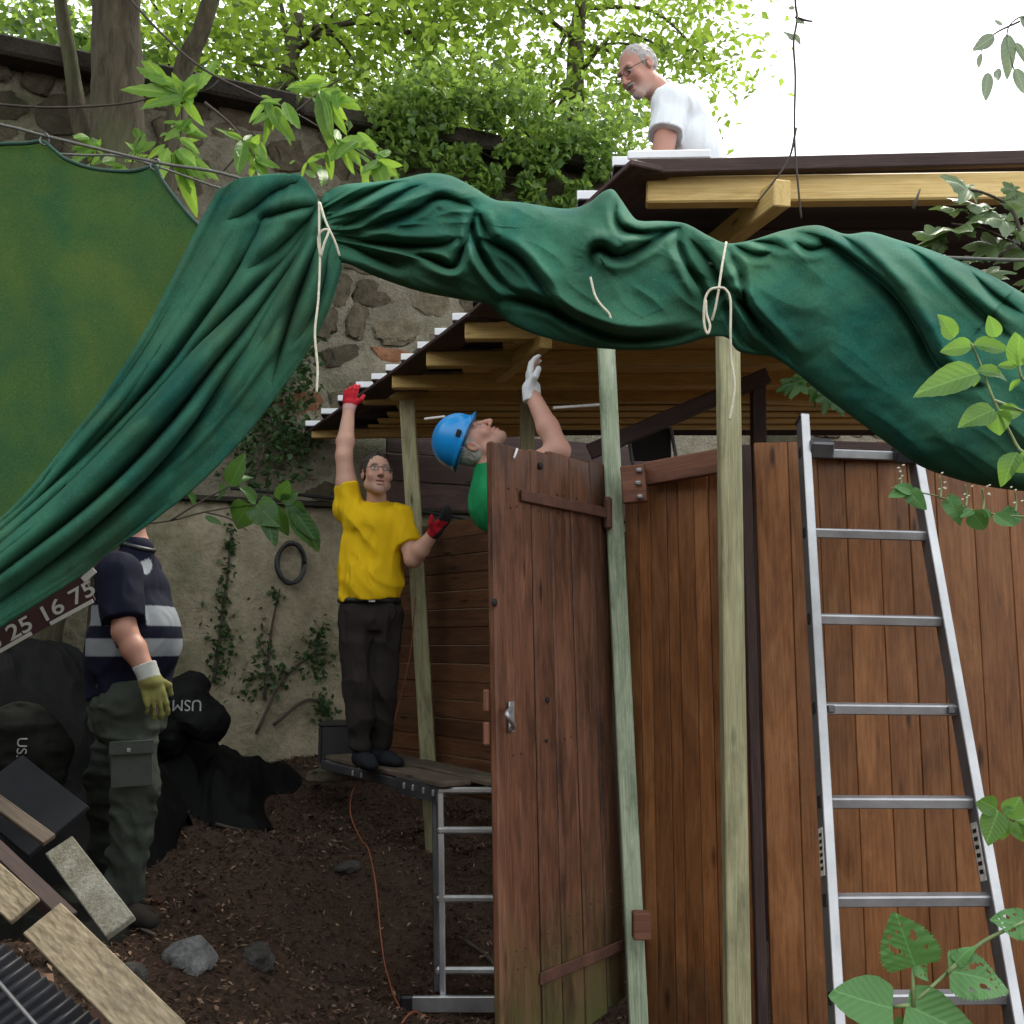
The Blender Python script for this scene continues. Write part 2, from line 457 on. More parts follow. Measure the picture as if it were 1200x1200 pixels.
# litter: wood chips and dead leaves lying on the soil
def flakes(n, xr, yr, smin, smax, asp, seed, dens=None):
    r = np.random.default_rng(seed)
    x = r.uniform(*xr, n); y = r.uniform(*yr, n)
    if dens is not None:
        k = vfbm(np.stack([x, y, 0 * x], -1) * 1.3, 3) > dens
        x, y = x[k], y[k]
    n = len(x)
    z = gz(x, y)
    L = r.uniform(smin, smax, n) ; W = L * r.uniform(*asp, n)
    a = r.uniform(0, 6.283, n); tilt = r.normal(0, 0.45, n); roll = r.normal(0, 0.45, n)
    dx = np.stack([np.cos(a) * np.cos(tilt), np.sin(a) * np.cos(tilt), np.sin(tilt)], -1)
    dy = np.stack([-np.sin(a) * np.cos(roll), np.cos(a) * np.cos(roll), np.sin(roll)], -1)
    C = np.stack([x, y, z + 0.006 + L * 0.12], -1)
    up = np.cross(dx, dy)
    q = [C - dx * L[:, None] / 2, C - dy * W[:, None] / 2 + up * (L * 0.08)[:, None], C + dx * L[:, None] / 2, C + dy * W[:, None] / 2 + up * (L * 0.08)[:, None]]
    V = np.stack(q, 1).reshape(-1, 3)
    F = np.arange(4 * n).reshape(n, 4)
    return V, F
V1, F1 = flakes(42000, (-3.0, 0.6), (2.6, 7.4), 0.010, 0.038, (0.15, 0.55), 3)
t = NT('litter'); geo = t.n('NewGeometry')
c = t.ramp(geo.outputs['Random Per Island'], [(0.0, (0.020, 0.010, 0.007)), (0.5, (0.060, 0.030, 0.020)), (0.85, (0.13, 0.075, 0.048)), (1.0, (0.30, 0.20, 0.13))])
M['litter'] = t.pbr(c, 0.9, 0, None, 0.2)
o = mesh_obj('wood_chips', np_mesh('wood_chips', V1, F1), M['litter'])
tag(o, 'brown wood chips and dead leaves scattered over the dark soil', 'wood chips', kind='stuff')
V1, F1 = flakes(420, (-3.0, 0.5), (2.8, 7.0), 0.05, 0.11, (0.35, 0.6), 5, 0.1)
o = mesh_obj('dead_leaves', np_mesh('dead_leaves', V1, F1), M['litter'])
tag(o, 'larger curled dead leaves lying in patches on the soil', 'leaf litter', kind='stuff')

# ------------------------------------------------------------------ stone wall behind everything
WE = Vector((math.cos(R(22.3)), math.sin(R(22.3)), 0)); WN = Vector((math.sin(R(22.3)), -math.cos(R(22.3)), 0))   # along, outwards to the camera
W0 = Vector((-3.2, 6.4, 0))
WTOP, WLEDGE = 5.30, 2.46
def wall_pt(s, z, off=0.0): return W0 + WE * s + WN * off + Vector((0, 0, z))
def wall_at(u, v, off=0.0):
    """point of the wall face seen at (u, v)"""
    d = P(u, v, 1.0) - EYE
    k = (W0 + WN * off - EYE).dot(WN) / d.dot(WN)
    return EYE + d * k
def wall_s(p): return (Vector(p) - W0).dot(WE)

def rockmat(name, dark, mid, light, moss=None, nscale=5.0, rough=0.9, bumpk=0.7, island=False):
    t = NT(name); geo = t.n('NewGeometry')
    n1 = t.noise(geo.outputs['Position'], nscale, 6, 0.65); n2 = t.noise(geo.outputs['Position'], nscale * 7, 5, 0.7)
    c = t.ramp(n1, [(0.3, dark), (0.5, mid), (0.72, light)])
    c = t.mix(0.4, c, t.ramp(n2, [(0.3, dark), (0.7, light)]))
    if moss:
        n3 = t.noise(geo.outputs['Position'], 1.7, 5, 0.7)
        c = t.mix(t.ramp(n3, [(0.48, (0, 0, 0)), (0.68, (0.8, 0.8, 0.8))]), c, moss)
    if island: c = t.val_random(c, 0.6, 1.4)
    ad = t.n('Math', _operation='ADD'); t.l(n1, ad.inputs[0]); t.l(n2, ad.inputs[1])
    return t.pbr(c, rough, 0, t.bump(ad.outputs[0], bumpk, 0.03), 0.2)
M['mortar'] = rockmat('mortar', (0.15, 0.13, 0.09), (0.29, 0.26, 0.185), (0.43, 0.39, 0.29), (0.11, 0.115, 0.055), 7, bumpk=1.2)
M['plaster'] = rockmat('plaster', (0.15, 0.125, 0.08), (0.28, 0.245, 0.16), (0.40, 0.35, 0.25), (0.10, 0.105, 0.05), 2.6, bumpk=0.8)
M['stone'] = rockmat('stone', (0.08, 0.064, 0.043), (0.21, 0.17, 0.11), (0.40, 0.34, 0.23), (0.12, 0.12, 0.065), 16, island=True, bumpk=1.3)
M['stone_red'] = rockmat('stone_red', (0.09, 0.04, 0.02), (0.20, 0.09, 0.045), (0.30, 0.15, 0.08), None, 7, island=True)
M['coping'] = rockmat('coping', (0.02, 0.018, 0.014), (0.045, 0.038, 0.03), (0.085, 0.072, 0.055), (0.03, 0.04, 0.018), 5, island=True)

wall = thing('stone_wall', 'tall old rubble stone wall with plastered foot behind the shed', 'wall', wall_pt(3, 0.3))
def wall_sheet(name, z0, z1, s0, s1, off, amp, thick, mat, step=0.07, freq=3.0):
    ns, nz = int((s1 - s0) / step), max(3, int((z1 - z0) / step))
    S, Z = np.meshgrid(np.linspace(s0, s1, ns), np.linspace(z0, z1, nz), indexing='ij')
    Pn = np.stack([S, Z, np.zeros_like(S)], -1)
    D = off + amp * vfbm(Pn * freq, 4)
    X = np.array(W0)[None, None] + S[..., None] * np.array(WE) + D[..., None] * np.array(WN); X[..., 2] += Z
    Bk = np.array(W0)[None, None] + S[..., None] * np.array(WE) - thick * np.array(WN); Bk = np.broadcast_to(Bk, X.shape).copy(); Bk[..., 2] += Z
    # front + back joined round the rim
    Vf = np.concatenate([X.reshape(-1, 3), Bk[::ns - 1, ::nz - 1].reshape(-1, 3)])
    b = ns * nz; a00, a01, a10, a11 = 0, nz - 1, (ns - 1) * nz, ns * nz - 1
    I, J = np.meshgrid(np.arange(ns - 1), np.arange(nz - 1), indexing='ij')
    F = np.stack([I * nz + J, (I + 1) * nz + J, (I + 1) * nz + J + 1, I * nz + J + 1], -1).reshape(-1, 4).tolist()
    F += [[b, b + 1, b + 3, b + 2]]
    top = [i * nz + nz - 1 for i in range(ns)]; bot = [i * nz for i in range(ns)]
    F += [top + [b + 3, b + 1], bot[::-1] + [b, b + 2], [k for k in range(nz)][::-1] + [b + 1, b] if False else [k for k in range(nz)] + [b + 1, b], [a10 + k for k in range(nz)][::-1] + [b + 2, b + 3]]
    me = bpy.data.meshes.new(name); me.from_pydata(Vf.tolist(), [], F); me.update()
    o_ = mesh_obj(name, me, mat, wall, None, True)
    return o_
wall_sheet('rubble_core', 0.0, WTOP, -4.0, 15.0, 0.0, 0.035, 0.55, M['mortar'], 0.08, 4.0)
wall_sheet('plaster_render', 0.1, WLEDGE, -3.9, 14.9, 0.075, 0.018, 0.0, M['plaster'], 0.06, 2.0)
# ledge stones on top of the plaster
protos = []
for k in range(11):
    bm = bmesh.new(); bmesh.ops.create_icosphere(bm, subdivisions=3, radius=1.0)
    for v in bm.verts:
        c = v.co.copy()
        q = Vector([math.copysign(abs(x) ** 0.72, x) for x in c])
        v.co = q * (0.82 + 0.5 * noise.noise(c * 1.35 + Vector((k * 9.1, 0, 0))) + 0.16 * noise.noise(c * 3.7 + Vector((0, k * 5.1, 0))))
    me = bpy.data.meshes.new('stone'); bm.to_mesh(me); bm.free()
    me.materials.append(M['stone'] if k < 10 else M['stone_red'])
    me.polygons.foreach_set('use_smooth', np.ones(len(me.polygons), dtype=bool))
    protos.append(me)
rs = random.Random(4)
z = WLEDGE + 0.02; n_st = 0
while z < WTOP - 0.12:
    rh = rs.uniform(0.14, 0.26); s = -0.6 + rs.uniform(0, 0.3)
    while s < 8.5:
        w = rs.uniform(0.14, 0.42); hh = rh * rs.uniform(0.72, 1.0)
        c = wall_pt(s + w / 2, z + rh / 2 + rs.uniform(-0.03, 0.03), 0.0)
        u, v = pix(c)
        vis = (-30 < u < 490 and v < 235) or (450 < u < 740 and 195 < v < 250) or (325 < u < 580 and 300 < v < 480) or (340 < u < 400 and 480 <= v < 595) or (860 < u < 1070 and 455 < v < 525)
        if vis and rs.random() < 0.93 and n_st < 300:
            m = Matrix.Translation(c) @ Matrix((WE, WN, Vector((0, 0, 1)))).transposed().to_4x4() @ Matrix.Rotation(rs.uniform(-0.3, 0.3), 4, 'Y') @ Matrix.Diagonal((w * 0.56, rs.uniform(0.012, 0.03), hh * 0.62, 1))
            mesh_obj('stone', protos[10] if rs.random() < .02 else protos[rs.randrange(10)], None, wall, m); n_st += 1
        s += w + rs.uniform(0.02, 0.07)
    z += rh + 0.015
# coping on top
s = -4.0
while s < 14.6:
    w = rs.uniform(0.7, 1.1)
    me = box_mesh(w - 0.02, 0.86, 0.14, 0.02).copy()
    m = Matrix.Translation(wall_pt(s + w / 2, WTOP + 0.055 + rs.uniform(-0.012, 0.012), -0.25)) @ Matrix((WE, -WN, Vector((0, 0, 1)))).transposed().to_4x4() @ Matrix.Rotation(rs.uniform(-0.015, 0.015), 4, 'Y')
    mesh_obj('coping_stone', me, M['coping'], wall, m); s += w
# thin dark ledge strip
beam('ledge', wall_pt(-3.9, WLEDGE + 0.01, 0.06), wall_pt(14.9, WLEDGE + 0.01, 0.06), 0.16, 0.035, M['coping'], wall)

# ------------------------------------------------------------------ trees
t = NT('bark'); v = t.coords('Object', (9, 9, 1.6)); n1 = t.noise(v, 2.2, 6, 0.7, 0.6)
v2 = t.coords('Object', (1, 1, 1)); n2 = t.noise(v2, 1.6, 4, 0.6)
c = t.ramp(n1, [(0.3, (0.035, 0.028, 0.018)), (0.6, (0.10, 0.085, 0.055)), (0.8, (0.17, 0.15, 0.10))])
c = t.mix(t.ramp(n2, [(0.45, (0, 0, 0)), (0.7, (0.7, 0.7, 0.7))]), c, (0.075, 0.09, 0.035))
M['bark'] = t.pbr(c, 0.9, 0, t.bump(n1, 0.8, 0.02), 0.2)
M['leaf_far'] = leafmat('leaf_far', (0.035, 0.09, 0.012), (0.15, 0.24, 0.03), (0.40, 0.56, 0.07), 0.6, 0.5, 0.9)
M['leaf_mid'] = leafmat('leaf_mid', (0.03, 0.075, 0.014), (0.075, 0.15, 0.028), (0.20, 0.32, 0.05), 0.45, 0.5, 1.2)
M['leaf_ivy'] = leafmat('leaf_ivy', (0.055, 0.12, 0.025), (0.15, 0.26, 0.05), (0.36, 0.52, 0.09), 0.5, 0.45, 2.0)
M['leaf_dark'] = leafmat('leaf_dark', (0.02, 0.05, 0.014), (0.05, 0.10, 0.03), (0.10, 0.18, 0.04), 0.3, 0.5, 2.0)

def leaf_cloud(C, size, seed, up=0.6):
    """folded leaf blades (4 verts, 2 faces) at centres C"""
    r = np.random.default_rng(seed); n = len(C)
    nrm = r.normal(0, 1, (n, 3)) * np.array([1, 1, 1]); nrm[:, 2] = np.abs(nrm[:, 2]) + up; nrm /= np.linalg.norm(nrm, axis=1)[:, None]
    d = r.normal(0, 1, (n, 3)); d -= nrm * (d * nrm).sum(1)[:, None]; d /= np.linalg.norm(d, axis=1)[:, None]
    sd = np.cross(nrm, d)
    L = size * r.uniform(0.6, 1.3, n)[:, None]; Wd = L * r.uniform(0.24, 0.36, n)[:, None]
    base = C - d * L * 0.5; tip = C + d * L * 0.5 - nrm * L * 0.12
    l = C + sd * Wd - d * L * 0.06 + nrm * L * 0.07; rr = C - sd * Wd - d * L * 0.06 + nrm * L * 0.07
    V = np.stack([base, l, tip, rr], 1).reshape(-1, 3)
    k = np.arange(n)[:, None] * 4
    F = np.concatenate([k + np.array([[0, 2, 1]]), k + np.array([[0, 3, 2]])], 0)
    return V, F

def crown_points(n, centre, rad, nclump, cr, seed, flat=1.0, keep=None):
    r = np.random.default_rng(seed)
    q = r.normal(0, 1, (nclump, 3)); q /= np.linalg.norm(q, axis=1)[:, None]
    q *= (r.uniform(0.15, 1, nclump) ** 0.5)[:, None]
    cc = np.array(centre) + q * np.array(rad)
    wts = r.uniform(0.4, 1.0, nclump); wts /= wts.sum()
    idx = r.choice(nclump, n, p=wts)
    off = r.normal(0, 1, (n, 3)) * cr * np.array([1, 1, 0.5 * flat]) * r.uniform(0.6, 1.3, nclump)[idx][:, None]
    pts = cc[idx] + off
    if keep is not None: pts = pts[keep(pts)]
    return pts, cc

def tree(name, label, base, path, rads, crown, mat, leaf, seed, group=None, limbs=5, keep=None):
    T = thing(name, label, 'tree', base, group)
    tr = tube('trunk', path, rads, M['bark'], T, seg=14, n=8, jitter=0.03)
    n, cen, rad, ncl, cr = crown
    pts, cc = crown_points(n, cen, rad, ncl, cr, seed, keep=keep)
    V, F = leaf_cloud(pts, leaf, seed + 1)
    V = V - np.array(T.location)
    mesh_obj('crown', np_mesh('crown', V, F), mat, T, Matrix.Translation(T.location))
    r = random.Random(seed)
    top = Vector(path[-1]); low = Vector(path[-2])
    for k in range(limbs):
        e = Vector(cc[r.randrange(len(cc))]); s0 = low.lerp(top, r.uniform(0.2, 1)); mid = s0.lerp(e, 0.5) + Vector((r.uniform(-.3, .3), r.uniform(-.3, .3), r.uniform(0, .4)))
        tube('limb', [s0, mid, e], [rads[-1] * 0.55, rads[-1] * 0.3, 0.012], M['bark'], tr, seg=7, n=5)
    return T

# trunks in front of the wall; big unseen crown is stretched over the left of the yard to shade it
b = P(150, 700, 6.1); base = (b.x - 0.75, 6.1, float(gz(b.x - 0.75, 6.1)))
tree('broadleaf_tree', 'thick mossy tree trunk growing close in front of the stone wall', base,
     [base, P(112, 420, 6.1), P(134, 240, 6.1), P(138, 120, 6.1), P(136, 0, 6.1), P(135, -160, 6.1)], [0.24, 0.2, 0.175, 0.16, 0.15, 0.13],
     (14000, (-2.4, 4.4, 7.6), (3.0, 3.2, 1.5), 90, 0.38), M['leaf_mid'], 0.13, 11, limbs=7,
     keep=lambda p: (p[:, 2] > 5.3 + 0.5 * np.clip(p[:, 1] - 4.2, -9, 9)) & (p[:, 2] > 5.2))
b = P(60, 700, 6.25)
base = (b.x, 6.25, float(gz(b.x, 6.25)))
tree('sapling_tree', 'thin dark sapling stem to the side of the thick trunk, furthest from the shed', base,
     [base, P(102, 300, 6.2), P(88, 110, 6.2), P(72, 10, 6.2), P(55, -130, 6.2)], [0.06, 0.055, 0.05, 0.042, 0.03],
     (1500, (-3.2, 6.0, 7.0), (1.2, 0.8, 0.7), 20, 0.3), M['leaf_mid'], 0.12, 21, limbs=4, keep=lambda p: p[:, 2] > 6.0)
b = P(105, 700, 6.2); base = (b.x + .05, 6.2, float(gz(b.x + .05, 6.2)))
tree('sapling_tree', 'slim leaning stem between the thick trunk and the ivy on the wall', base,
     [base, P(150, 420, 6.2), P(198, 200, 6.15), P(213, 90, 6.15), P(238, 30, 6.1), P(262, -60, 6.0)], [0.08, 0.075, 0.07, 0.062, 0.055, 0.05],
     (1800, (-1.6, 6.0, 7.2), (1.4, 0.8, 0.7), 24, 0.3), M['leaf_mid'], 0.12, 31, limbs=5, keep=lambda p: p[:, 2] > 5.9)

def bg_tree(label, u, Y, zc, rad, n, seed, mat='leaf_far', leaf=0.115, ncl=110, cr=0.36):
    x = (u - 600) / 1200 * Y
    base = (x, Y, float(gz(np.array(x), np.array(Y))) if Y < 8.5 else 0.5)
    tree('tree', label, base, [base, (x + .1, Y, 3.5), (x - .1, Y, zc - 0.8), (x, Y, zc + rad[2] * 0.3)], [0.2, 0.16, 0.11, 0.06],
         (n, (x, Y, zc), rad, ncl, cr), M[mat], leaf, seed, limbs=9, group='trees beyond the stone wall')
bg_tree('dense sunlit tree beyond the wall, filling the gap beside the thick trunk', 150, 10.5, 7.3, (2.4, 1.4, 2.2), 7000, 41)
bg_tree('yellow green tree beyond the wall behind the slim leaning stem', 330, 9.6, 7.2, (1.9, 1.4, 2.0), 6000, 42)
bg_tree('broad pale green tree beyond the wall above the ivy', 500, 10.5, 7.6, (2.3, 1.4, 2.4), 6500, 43)
bg_tree('loose tree beyond the wall behind the man on the roof', 690, 11.0, 8.4, (2.3, 1.4, 2.6), 8000, 44, ncl=80)
bg_tree('darker tree standing far beyond the other trees', 390, 13.5, 7.0, (4.2, 1.5, 2.6), 5500, 45, 'leaf_far', 0.15)
bg_tree('small dark leafed tree at the far end of the wall top', 30, 8.6, 6.3, (1.5, 0.9, 0.9), 4000, 46, 'leaf_mid')

# ivy hanging over the wall top
def ivy(label, n, seed, region, name='ivy_plant', leaf=0.06, mat='leaf_ivy', off=(0.05, 0.25), stems=(), holes=False):
    """region: list of (u, v, ru, rv, weight) blobs on the wall face"""
    r = np.random.default_rng(seed)
    ws = np.array([q[4] for q in region]); ws = ws / ws.sum()
    k = r.choice(len(region), n, p=ws); reg = np.array([q[:4] for q in region])[k]
    uv = reg[:, :2] + r.normal(0, 0.5, (n, 2)) * reg[:, 2:]
    if holes:
        kk = vfbm(np.stack([uv[:, 0] / 26, uv[:, 1] / 20, uv[:, 0] * 0 + seed], -1), 3) > -0.28; uv = uv[kk]; n = len(uv)
    offs = r.uniform(off[0], off[1], n)
    pts = np.array([wall_at(a, b_, o_) for (a, b_), o_ in zip(uv, offs)])
    root = wall_at(region[0][0], region[0][1], 0.02)
    T = thing(name, label, 'ivy', root, None)
    V, F = leaf_cloud(pts, leaf, seed, 0.0)
    # leaves hang outwards
    mesh_obj('foliage', np_mesh('foliage', V - np.array(T.location), F), M[mat], T, Matrix.Translation(T.location))
    for st in stems:
        tube('stem', [wall_at(a, b_, 0.10) for a, b_ in st], [0.012, 0.006], M['twig'], T, seg=6, n=5)
    return T
ivy('dense green ivy cascading over the top of the stone wall', 8600, 51,
    [(560, 165, 110, 60, 3), (640, 185, 110, 60, 3), (520, 120, 90, 50, 2), (700, 210, 40, 45, 0.8), (600, 120, 150, 45, 1.2), (670, 235, 50, 40, .9), (470, 150, 60, 50, .6), (560, 225, 60, 40, .7), (620, 215, 60, 40, .8), (700, 170, 60, 40, .6)], leaf=0.075, off=(0.05, 0.40), holes=True,
    stems=[[(505, 115), (540, 160), (600, 200)], [(580, 110), (620, 160), (690, 230)]])
ivy('ivy clinging to the rubble beside the drooping tarpaulin edge', 900, 52, [(320, 480, 45, 60, 2), (345, 520, 30, 40, 1), (300, 540, 40, 50, 1), (350, 430, 25, 50, 1)], leaf=0.06, off=(0.08, 0.14), mat='leaf_dark',
    stems=[[(290, 580), (318, 500), (345, 420)]])
ivy('thin ivy strand climbing the plaster behind the man with striped shirt', 240, 53, [(270, 640, 8, 30, 1), (262, 690, 10, 40, 1), (262, 740, 18, 40, 2), (255, 780, 16, 30, 1)], leaf=0.045, off=(0.09, 0.13), mat='leaf_dark',
    stems=[[(250, 800), (258, 740), (266, 680), (272, 620)]])
ivy('small ivy tufts on the plaster low beside the man in yellow', 420, 54, [(372, 765, 20, 30, 3), (380, 830, 18, 18, 2), (330, 790, 30, 20, 1), (300, 800, 25, 30, 1.5), (325, 700, 12, 14, .5), (310, 760, 12, 40, .7)], leaf=0.045, off=(0.09, 0.13), mat='leaf_dark',
    stems=[[(300, 860), (330, 800), (372, 760)], [(310, 820), (318, 740), (328, 690)], [(320, 850), (360, 820), (385, 830)]])
# ------------------------------------------------------------------ the shed
shed = thing('wooden_shed', 'brown timber garden shed with open door under a half finished roof', 'shed', (0.9, 3.7, 0))
def gfloor(x, y): return float(gz(np.array(x), np.array(y)))

def post(a, b, w, mat, name='post'):
    """upright seen from top a to bottom b, run down to the ground"""
    a, b = Vector(a), Vector(b); d = (b - a).normalized()
    z0 = gfloor(b.x, b.y) - 0.1
    b2 = a + d * ((z0 - a.z) / d.z)
    return beam(name, b2, a, w, w, mat, shed, up=(0, -1, 0))
# roof geometry: purlins run left-right, the outer edge runs back along EDGE
EDGE = [(3.0, 0.53), (3.3, 0.40), (4.7, -0.215), (5.2, -0.43), (5.7, -0.665), (6.2, -0.904), (6.9, -1.345), (7.05, -1.44)]
def edge_x(Y): return float(np.interp(Y, [e[0] for e in EDGE], [e[1] for e in EDGE]))
PUR_Y = [4.7, 5.2, 5.7, 6.2, 6.9]
PUR = [(545, 389, 0.085), (500, 422, 0.08), (460, 448, 0.08), (425, 467, 0.075), (366, 509, 0.06)]
roof_pts = []
fb_l, fb_r = P(757, 226, 3.36), P(1720, 214, 3.14)
fr = beam('front_beam', fb_l, fb_r, 0.06, 0.095, M['new_beam'], shed, bev=0.006)
roof_pts.append((3.33, fb_l.z + 0.055))
for k, (u, v, h) in enumerate(PUR):
    Y = PUR_Y[k]; a = P(u, v, Y)
    b = Vector((2.9 if k < 4 else 0.3, Y - 0.05, a.z + 0.01))
    beam('purlin', a, b, 0.06, h, M['purlin'], shed, bev=0.005)
    roof_pts.append((Y, a.z + h / 2 + 0.012))
roof_pts.append((7.05, roof_pts[-1][1] - 0.01))
# extra ceiling boards between the purlins, seen from below
def roof_z(Y): return float(np.interp(Y, [p[0] for p in roof_pts], [p[1] for p in roof_pts])) + 0.012
# rafter crossing under the front beam
ra, rb = P(917, 226, 3.2), P(800, 318, 4.15)
beam('rafter', ra, rb, 0.06, 0.09, M['new_beam'], shed)
for Y_ in np.arange(4.5, 6.9, 0.125):
    beam('ceiling_board', (edge_x(Y_) + 0.35, Y_, roof_z(Y_) - 0.012), (2.9, Y_, roof_z(Y_) - 0.012), 0.115, 0.016, M['new_beam'], shed)
beam('rafter', P(640, 398, 4.6), P(585, 440, 5.6), 0.06, 0.08, M['purlin'], shed)
# corrugated roofing: one sheet per rib, stepped along the slanting edge, pale upstand at each end
def sheet(y0, y1, xl, xr, z0, z1, k, xprev):
    prof = [(0, 0), (0.38, 0), (0.46, 0.034), (0.92, 0.034), (1.04, 0.0)]
    V = []; F = []
    for x in (xl, xr):
        for (tt, h) in prof:
            V.append((x, y0 + (y1 - y0) * tt, z0 + (z1 - z0) * tt + h))
    n = len(prof)
    V += [(x, y, z + 0.006) for x, y, z in V]
    for i in range(n - 1):
        F.append([i, n + i, n + i + 1, i + 1]); F.append([2 * n + i, 2 * n + i + 1, 3 * n + i + 1, 3 * n + i])
        F.append([i, i + 1, 2 * n + i + 1, 2 * n + i]); F.append([n + i, 3 * n + i, 3 * n + i + 1, n + i + 1])
    F += [[0, 2 * n, 3 * n, n], [n - 1, 2 * n - 1, 4 * n - 1, 3 * n - 1]]
    me = bpy.data.meshes.new('roof_sheet'); me.from_pydata(V, [], F); me.update()
    sh = mesh_obj('roof_sheet', me, M['sheet_under'], shed)
    # pale folded edge left bare where the next sheet steps outwards
    beam('folded_end', (xl - 0.004, y0 + 0.03, z0 + 0.03), (xprev - 0.012, y0 + 0.03, z0 + 0.03), 0.014, 0.036, M['sheet_white'], sh, bev=0.002)
ys = np.arange(3.30, 6.9, 0.24)
for k, y0 in enumerate(ys):
    y1 = y0 + 0.24
    xl = edge_x(y0 + 0.12)
    sheet(y0, y1, xl, 3.4, roof_z(y0), roof_z(y1), k, edge_x(y0 - 0.12))
# dark fascia under the front edge of the sheets
beam('fascia', (edge_x(3.3) + .02, 3.285, roof_z(3.3) - 0.014), (3.4, 3.155, roof_z(3.3) + 0.001), 0.03, 0.05, M['dark_wood'], shed)
beam('edge_trim', (edge_x(3.3) - .01, 3.275, roof_z(3.3) + 0.027), (edge_x(3.3) + .27, 3.267, roof_z(3.3) + 0.028), 0.012, 0.03, M['sheet_white'], shed)
# underlay board along the slanting edge
for (ya, yb) in ((3.25, 4.6), (4.62, 5.8), (5.82, 6.95)):
    a = Vector((edge_x(ya) + .05, ya, roof_z(ya) - 0.024)); b = Vector((edge_x(yb) + .05, yb, roof_z(yb) - 0.024))
    beam('verge_board', a, b, 0.17, 0.022, M['dark_wood'], shed)
# uprights
post(P(852, 345, 3.30), P(864, 1200, 3.12), 0.068, M['post_wood'])
post(P(708, 360, 3.75), P(748, 1200, 3.60), 0.062, M['post_green'])
post(P(477, 470, 6.05), P(503, 908, 6.05), 0.088, M['post_wood'])
post(P(615, 400, 5.9), P(628, 905, 5.9), 0.085, M['post_wood'])
post(P(888, 440, 5.2), P(892, 900, 5.2), 0.07, M['dark_wood'])
beam('brace', P(690, 530, 5.25), P(900, 440, 5.15), 0.05, 0.08, M['dark_wood'], shed)
beam('top_plate', P(880, 463, 6.3), P(1010, 467, 6.2), 0.06, 0.10, M['new_beam'], shed)
beam('pale_stick', P(648, 478, 4.95), P(704, 474, 4.95), 0.012, 0.014, M['white_paint'], shed)
beam('pale_stick', P(497, 491, 5.2), P(522, 488, 5.2), 0.012, 0.012, M['white_paint'], shed)
# black window frame at the back
win = beam('window', P(738, 520, 5.8), P(786, 520, 5.8), 0.03, 0.20, M['slot'], shed)
for a, b in (((734, 503), (786, 501)), ((735, 503), (742, 545)), ((786, 501), (794, 545))):
    beam('window_frame', P(*a, 5.77), P(*b, 5.77), 0.02, 0.018, M['steel'], win, up=(0, -1, 0))
# horizontally boarded inner wall
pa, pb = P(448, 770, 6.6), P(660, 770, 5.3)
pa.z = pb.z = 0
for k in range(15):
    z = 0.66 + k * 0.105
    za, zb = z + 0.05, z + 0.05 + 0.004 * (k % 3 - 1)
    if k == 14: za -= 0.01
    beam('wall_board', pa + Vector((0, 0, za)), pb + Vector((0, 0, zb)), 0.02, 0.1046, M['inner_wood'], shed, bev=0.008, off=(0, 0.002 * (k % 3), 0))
# dark back room wall behind the boarded part, closing the shed
bw = Vector((0.55, 6.0, 0))
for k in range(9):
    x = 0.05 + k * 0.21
    beam('back_or_shade_board', (x, 7.25, 0.2), (x, 7.25, 2.3), 0.2, 0.025, M['dark_wood'], shed, up=(0, -1, 0))

for k in range(3):  # added dark strips stand in for the deep shade on the stone wall
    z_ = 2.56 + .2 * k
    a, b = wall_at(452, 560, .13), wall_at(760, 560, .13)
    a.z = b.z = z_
    beam('back_or_shade_board', a, b, 0.02, 0.19, M['dark_wood'], shed)
# --- front panel between the door post and the right post
def fence_x(u, Y): return (u - 600) / 1200 * Y
def vboards(u0, u1, Ya, Yb, ztop_a, ztop_b, w, mat, thick=0.022, name='wall_board', z0=0.0):
    xa, xb = fence_x(u0, Ya), fence_x(u1, Yb)
    L = math.hypot(xb - xa, Yb - Ya); n = max(1, round(L / w)); e = Vector((xb - xa, Yb - Ya, 0)) / L
    nrm = Vector((-e.y, e.x, 0))
    cu = np.concatenate([[0], np.cumsum([random.uniform(.7, 1.3) for _ in range(n)])]); cu = cu / cu[-1]
    for k in range(n):
        s = (cu[k] + cu[k + 1]) / 2
        c = Vector((xa, Ya, 0)) + e * (s * L) + nrm * random.uniform(-0.003, 0.003)
        zt = ztop_a + (ztop_b - ztop_a) * s + random.uniform(-0.006, 0.006)
        beam(name, (c.x, c.y, z0 - random.uniform(0, .01)), (c.x, c.y, zt), L * (cu[k + 1] - cu[k]) - 0.001, thick, mat, shed, up=nrm, bev=0.0025)
zf = lambda v, Y: P(600, v, Y).z
vboards(735, 880, 3.72, 3.5, zf(568, 3.72), zf(548, 3.5), 0.05, M['shed_wood'], z0=0.05)
vboards(888, 1800, 3.5, 3.34, zf(518, 3.5), zf(528, 3.34), 0.105, M['shed_wood'], z0=0.05)
# trim: top rail, hinge block, dark jamb
beam('top_rail', P(756, 556, 3.64), P(846, 540, 3.46), 0.03, 0.085, M['red_trim'], shed)
hb = beam('hinge_block', P(729, 569, 3.62), P(757, 566, 3.60), 0.035, 0.135, M['red_trim'], shed)
for (u, v) in ((749, 551), (748, 566), (750, 582)):
    beam('bolt', P(u, v, 3.60), P(u, v, 3.575), 0.022, 0.016, M['alu_dull'], hb, bev=0.005)
jx = fence_x(876, 3.49)
beam('jamb', (jx, 3.47, 0.05), (jx, 3.47, zf(522, 3.47)), 0.035, 0.03, M['dark_wood'], shed, up=(0, -1, 0))
beam('header', P(955, 527, 3.44), P(1100, 532, 3.44), 0.04, 0.06, M['dark_wood'], shed)
lb = beam('latch_block', P(741, 1084, 3.5), P(762, 1084, 3.5), 0.05, 0.085, M['red_trim'], shed)
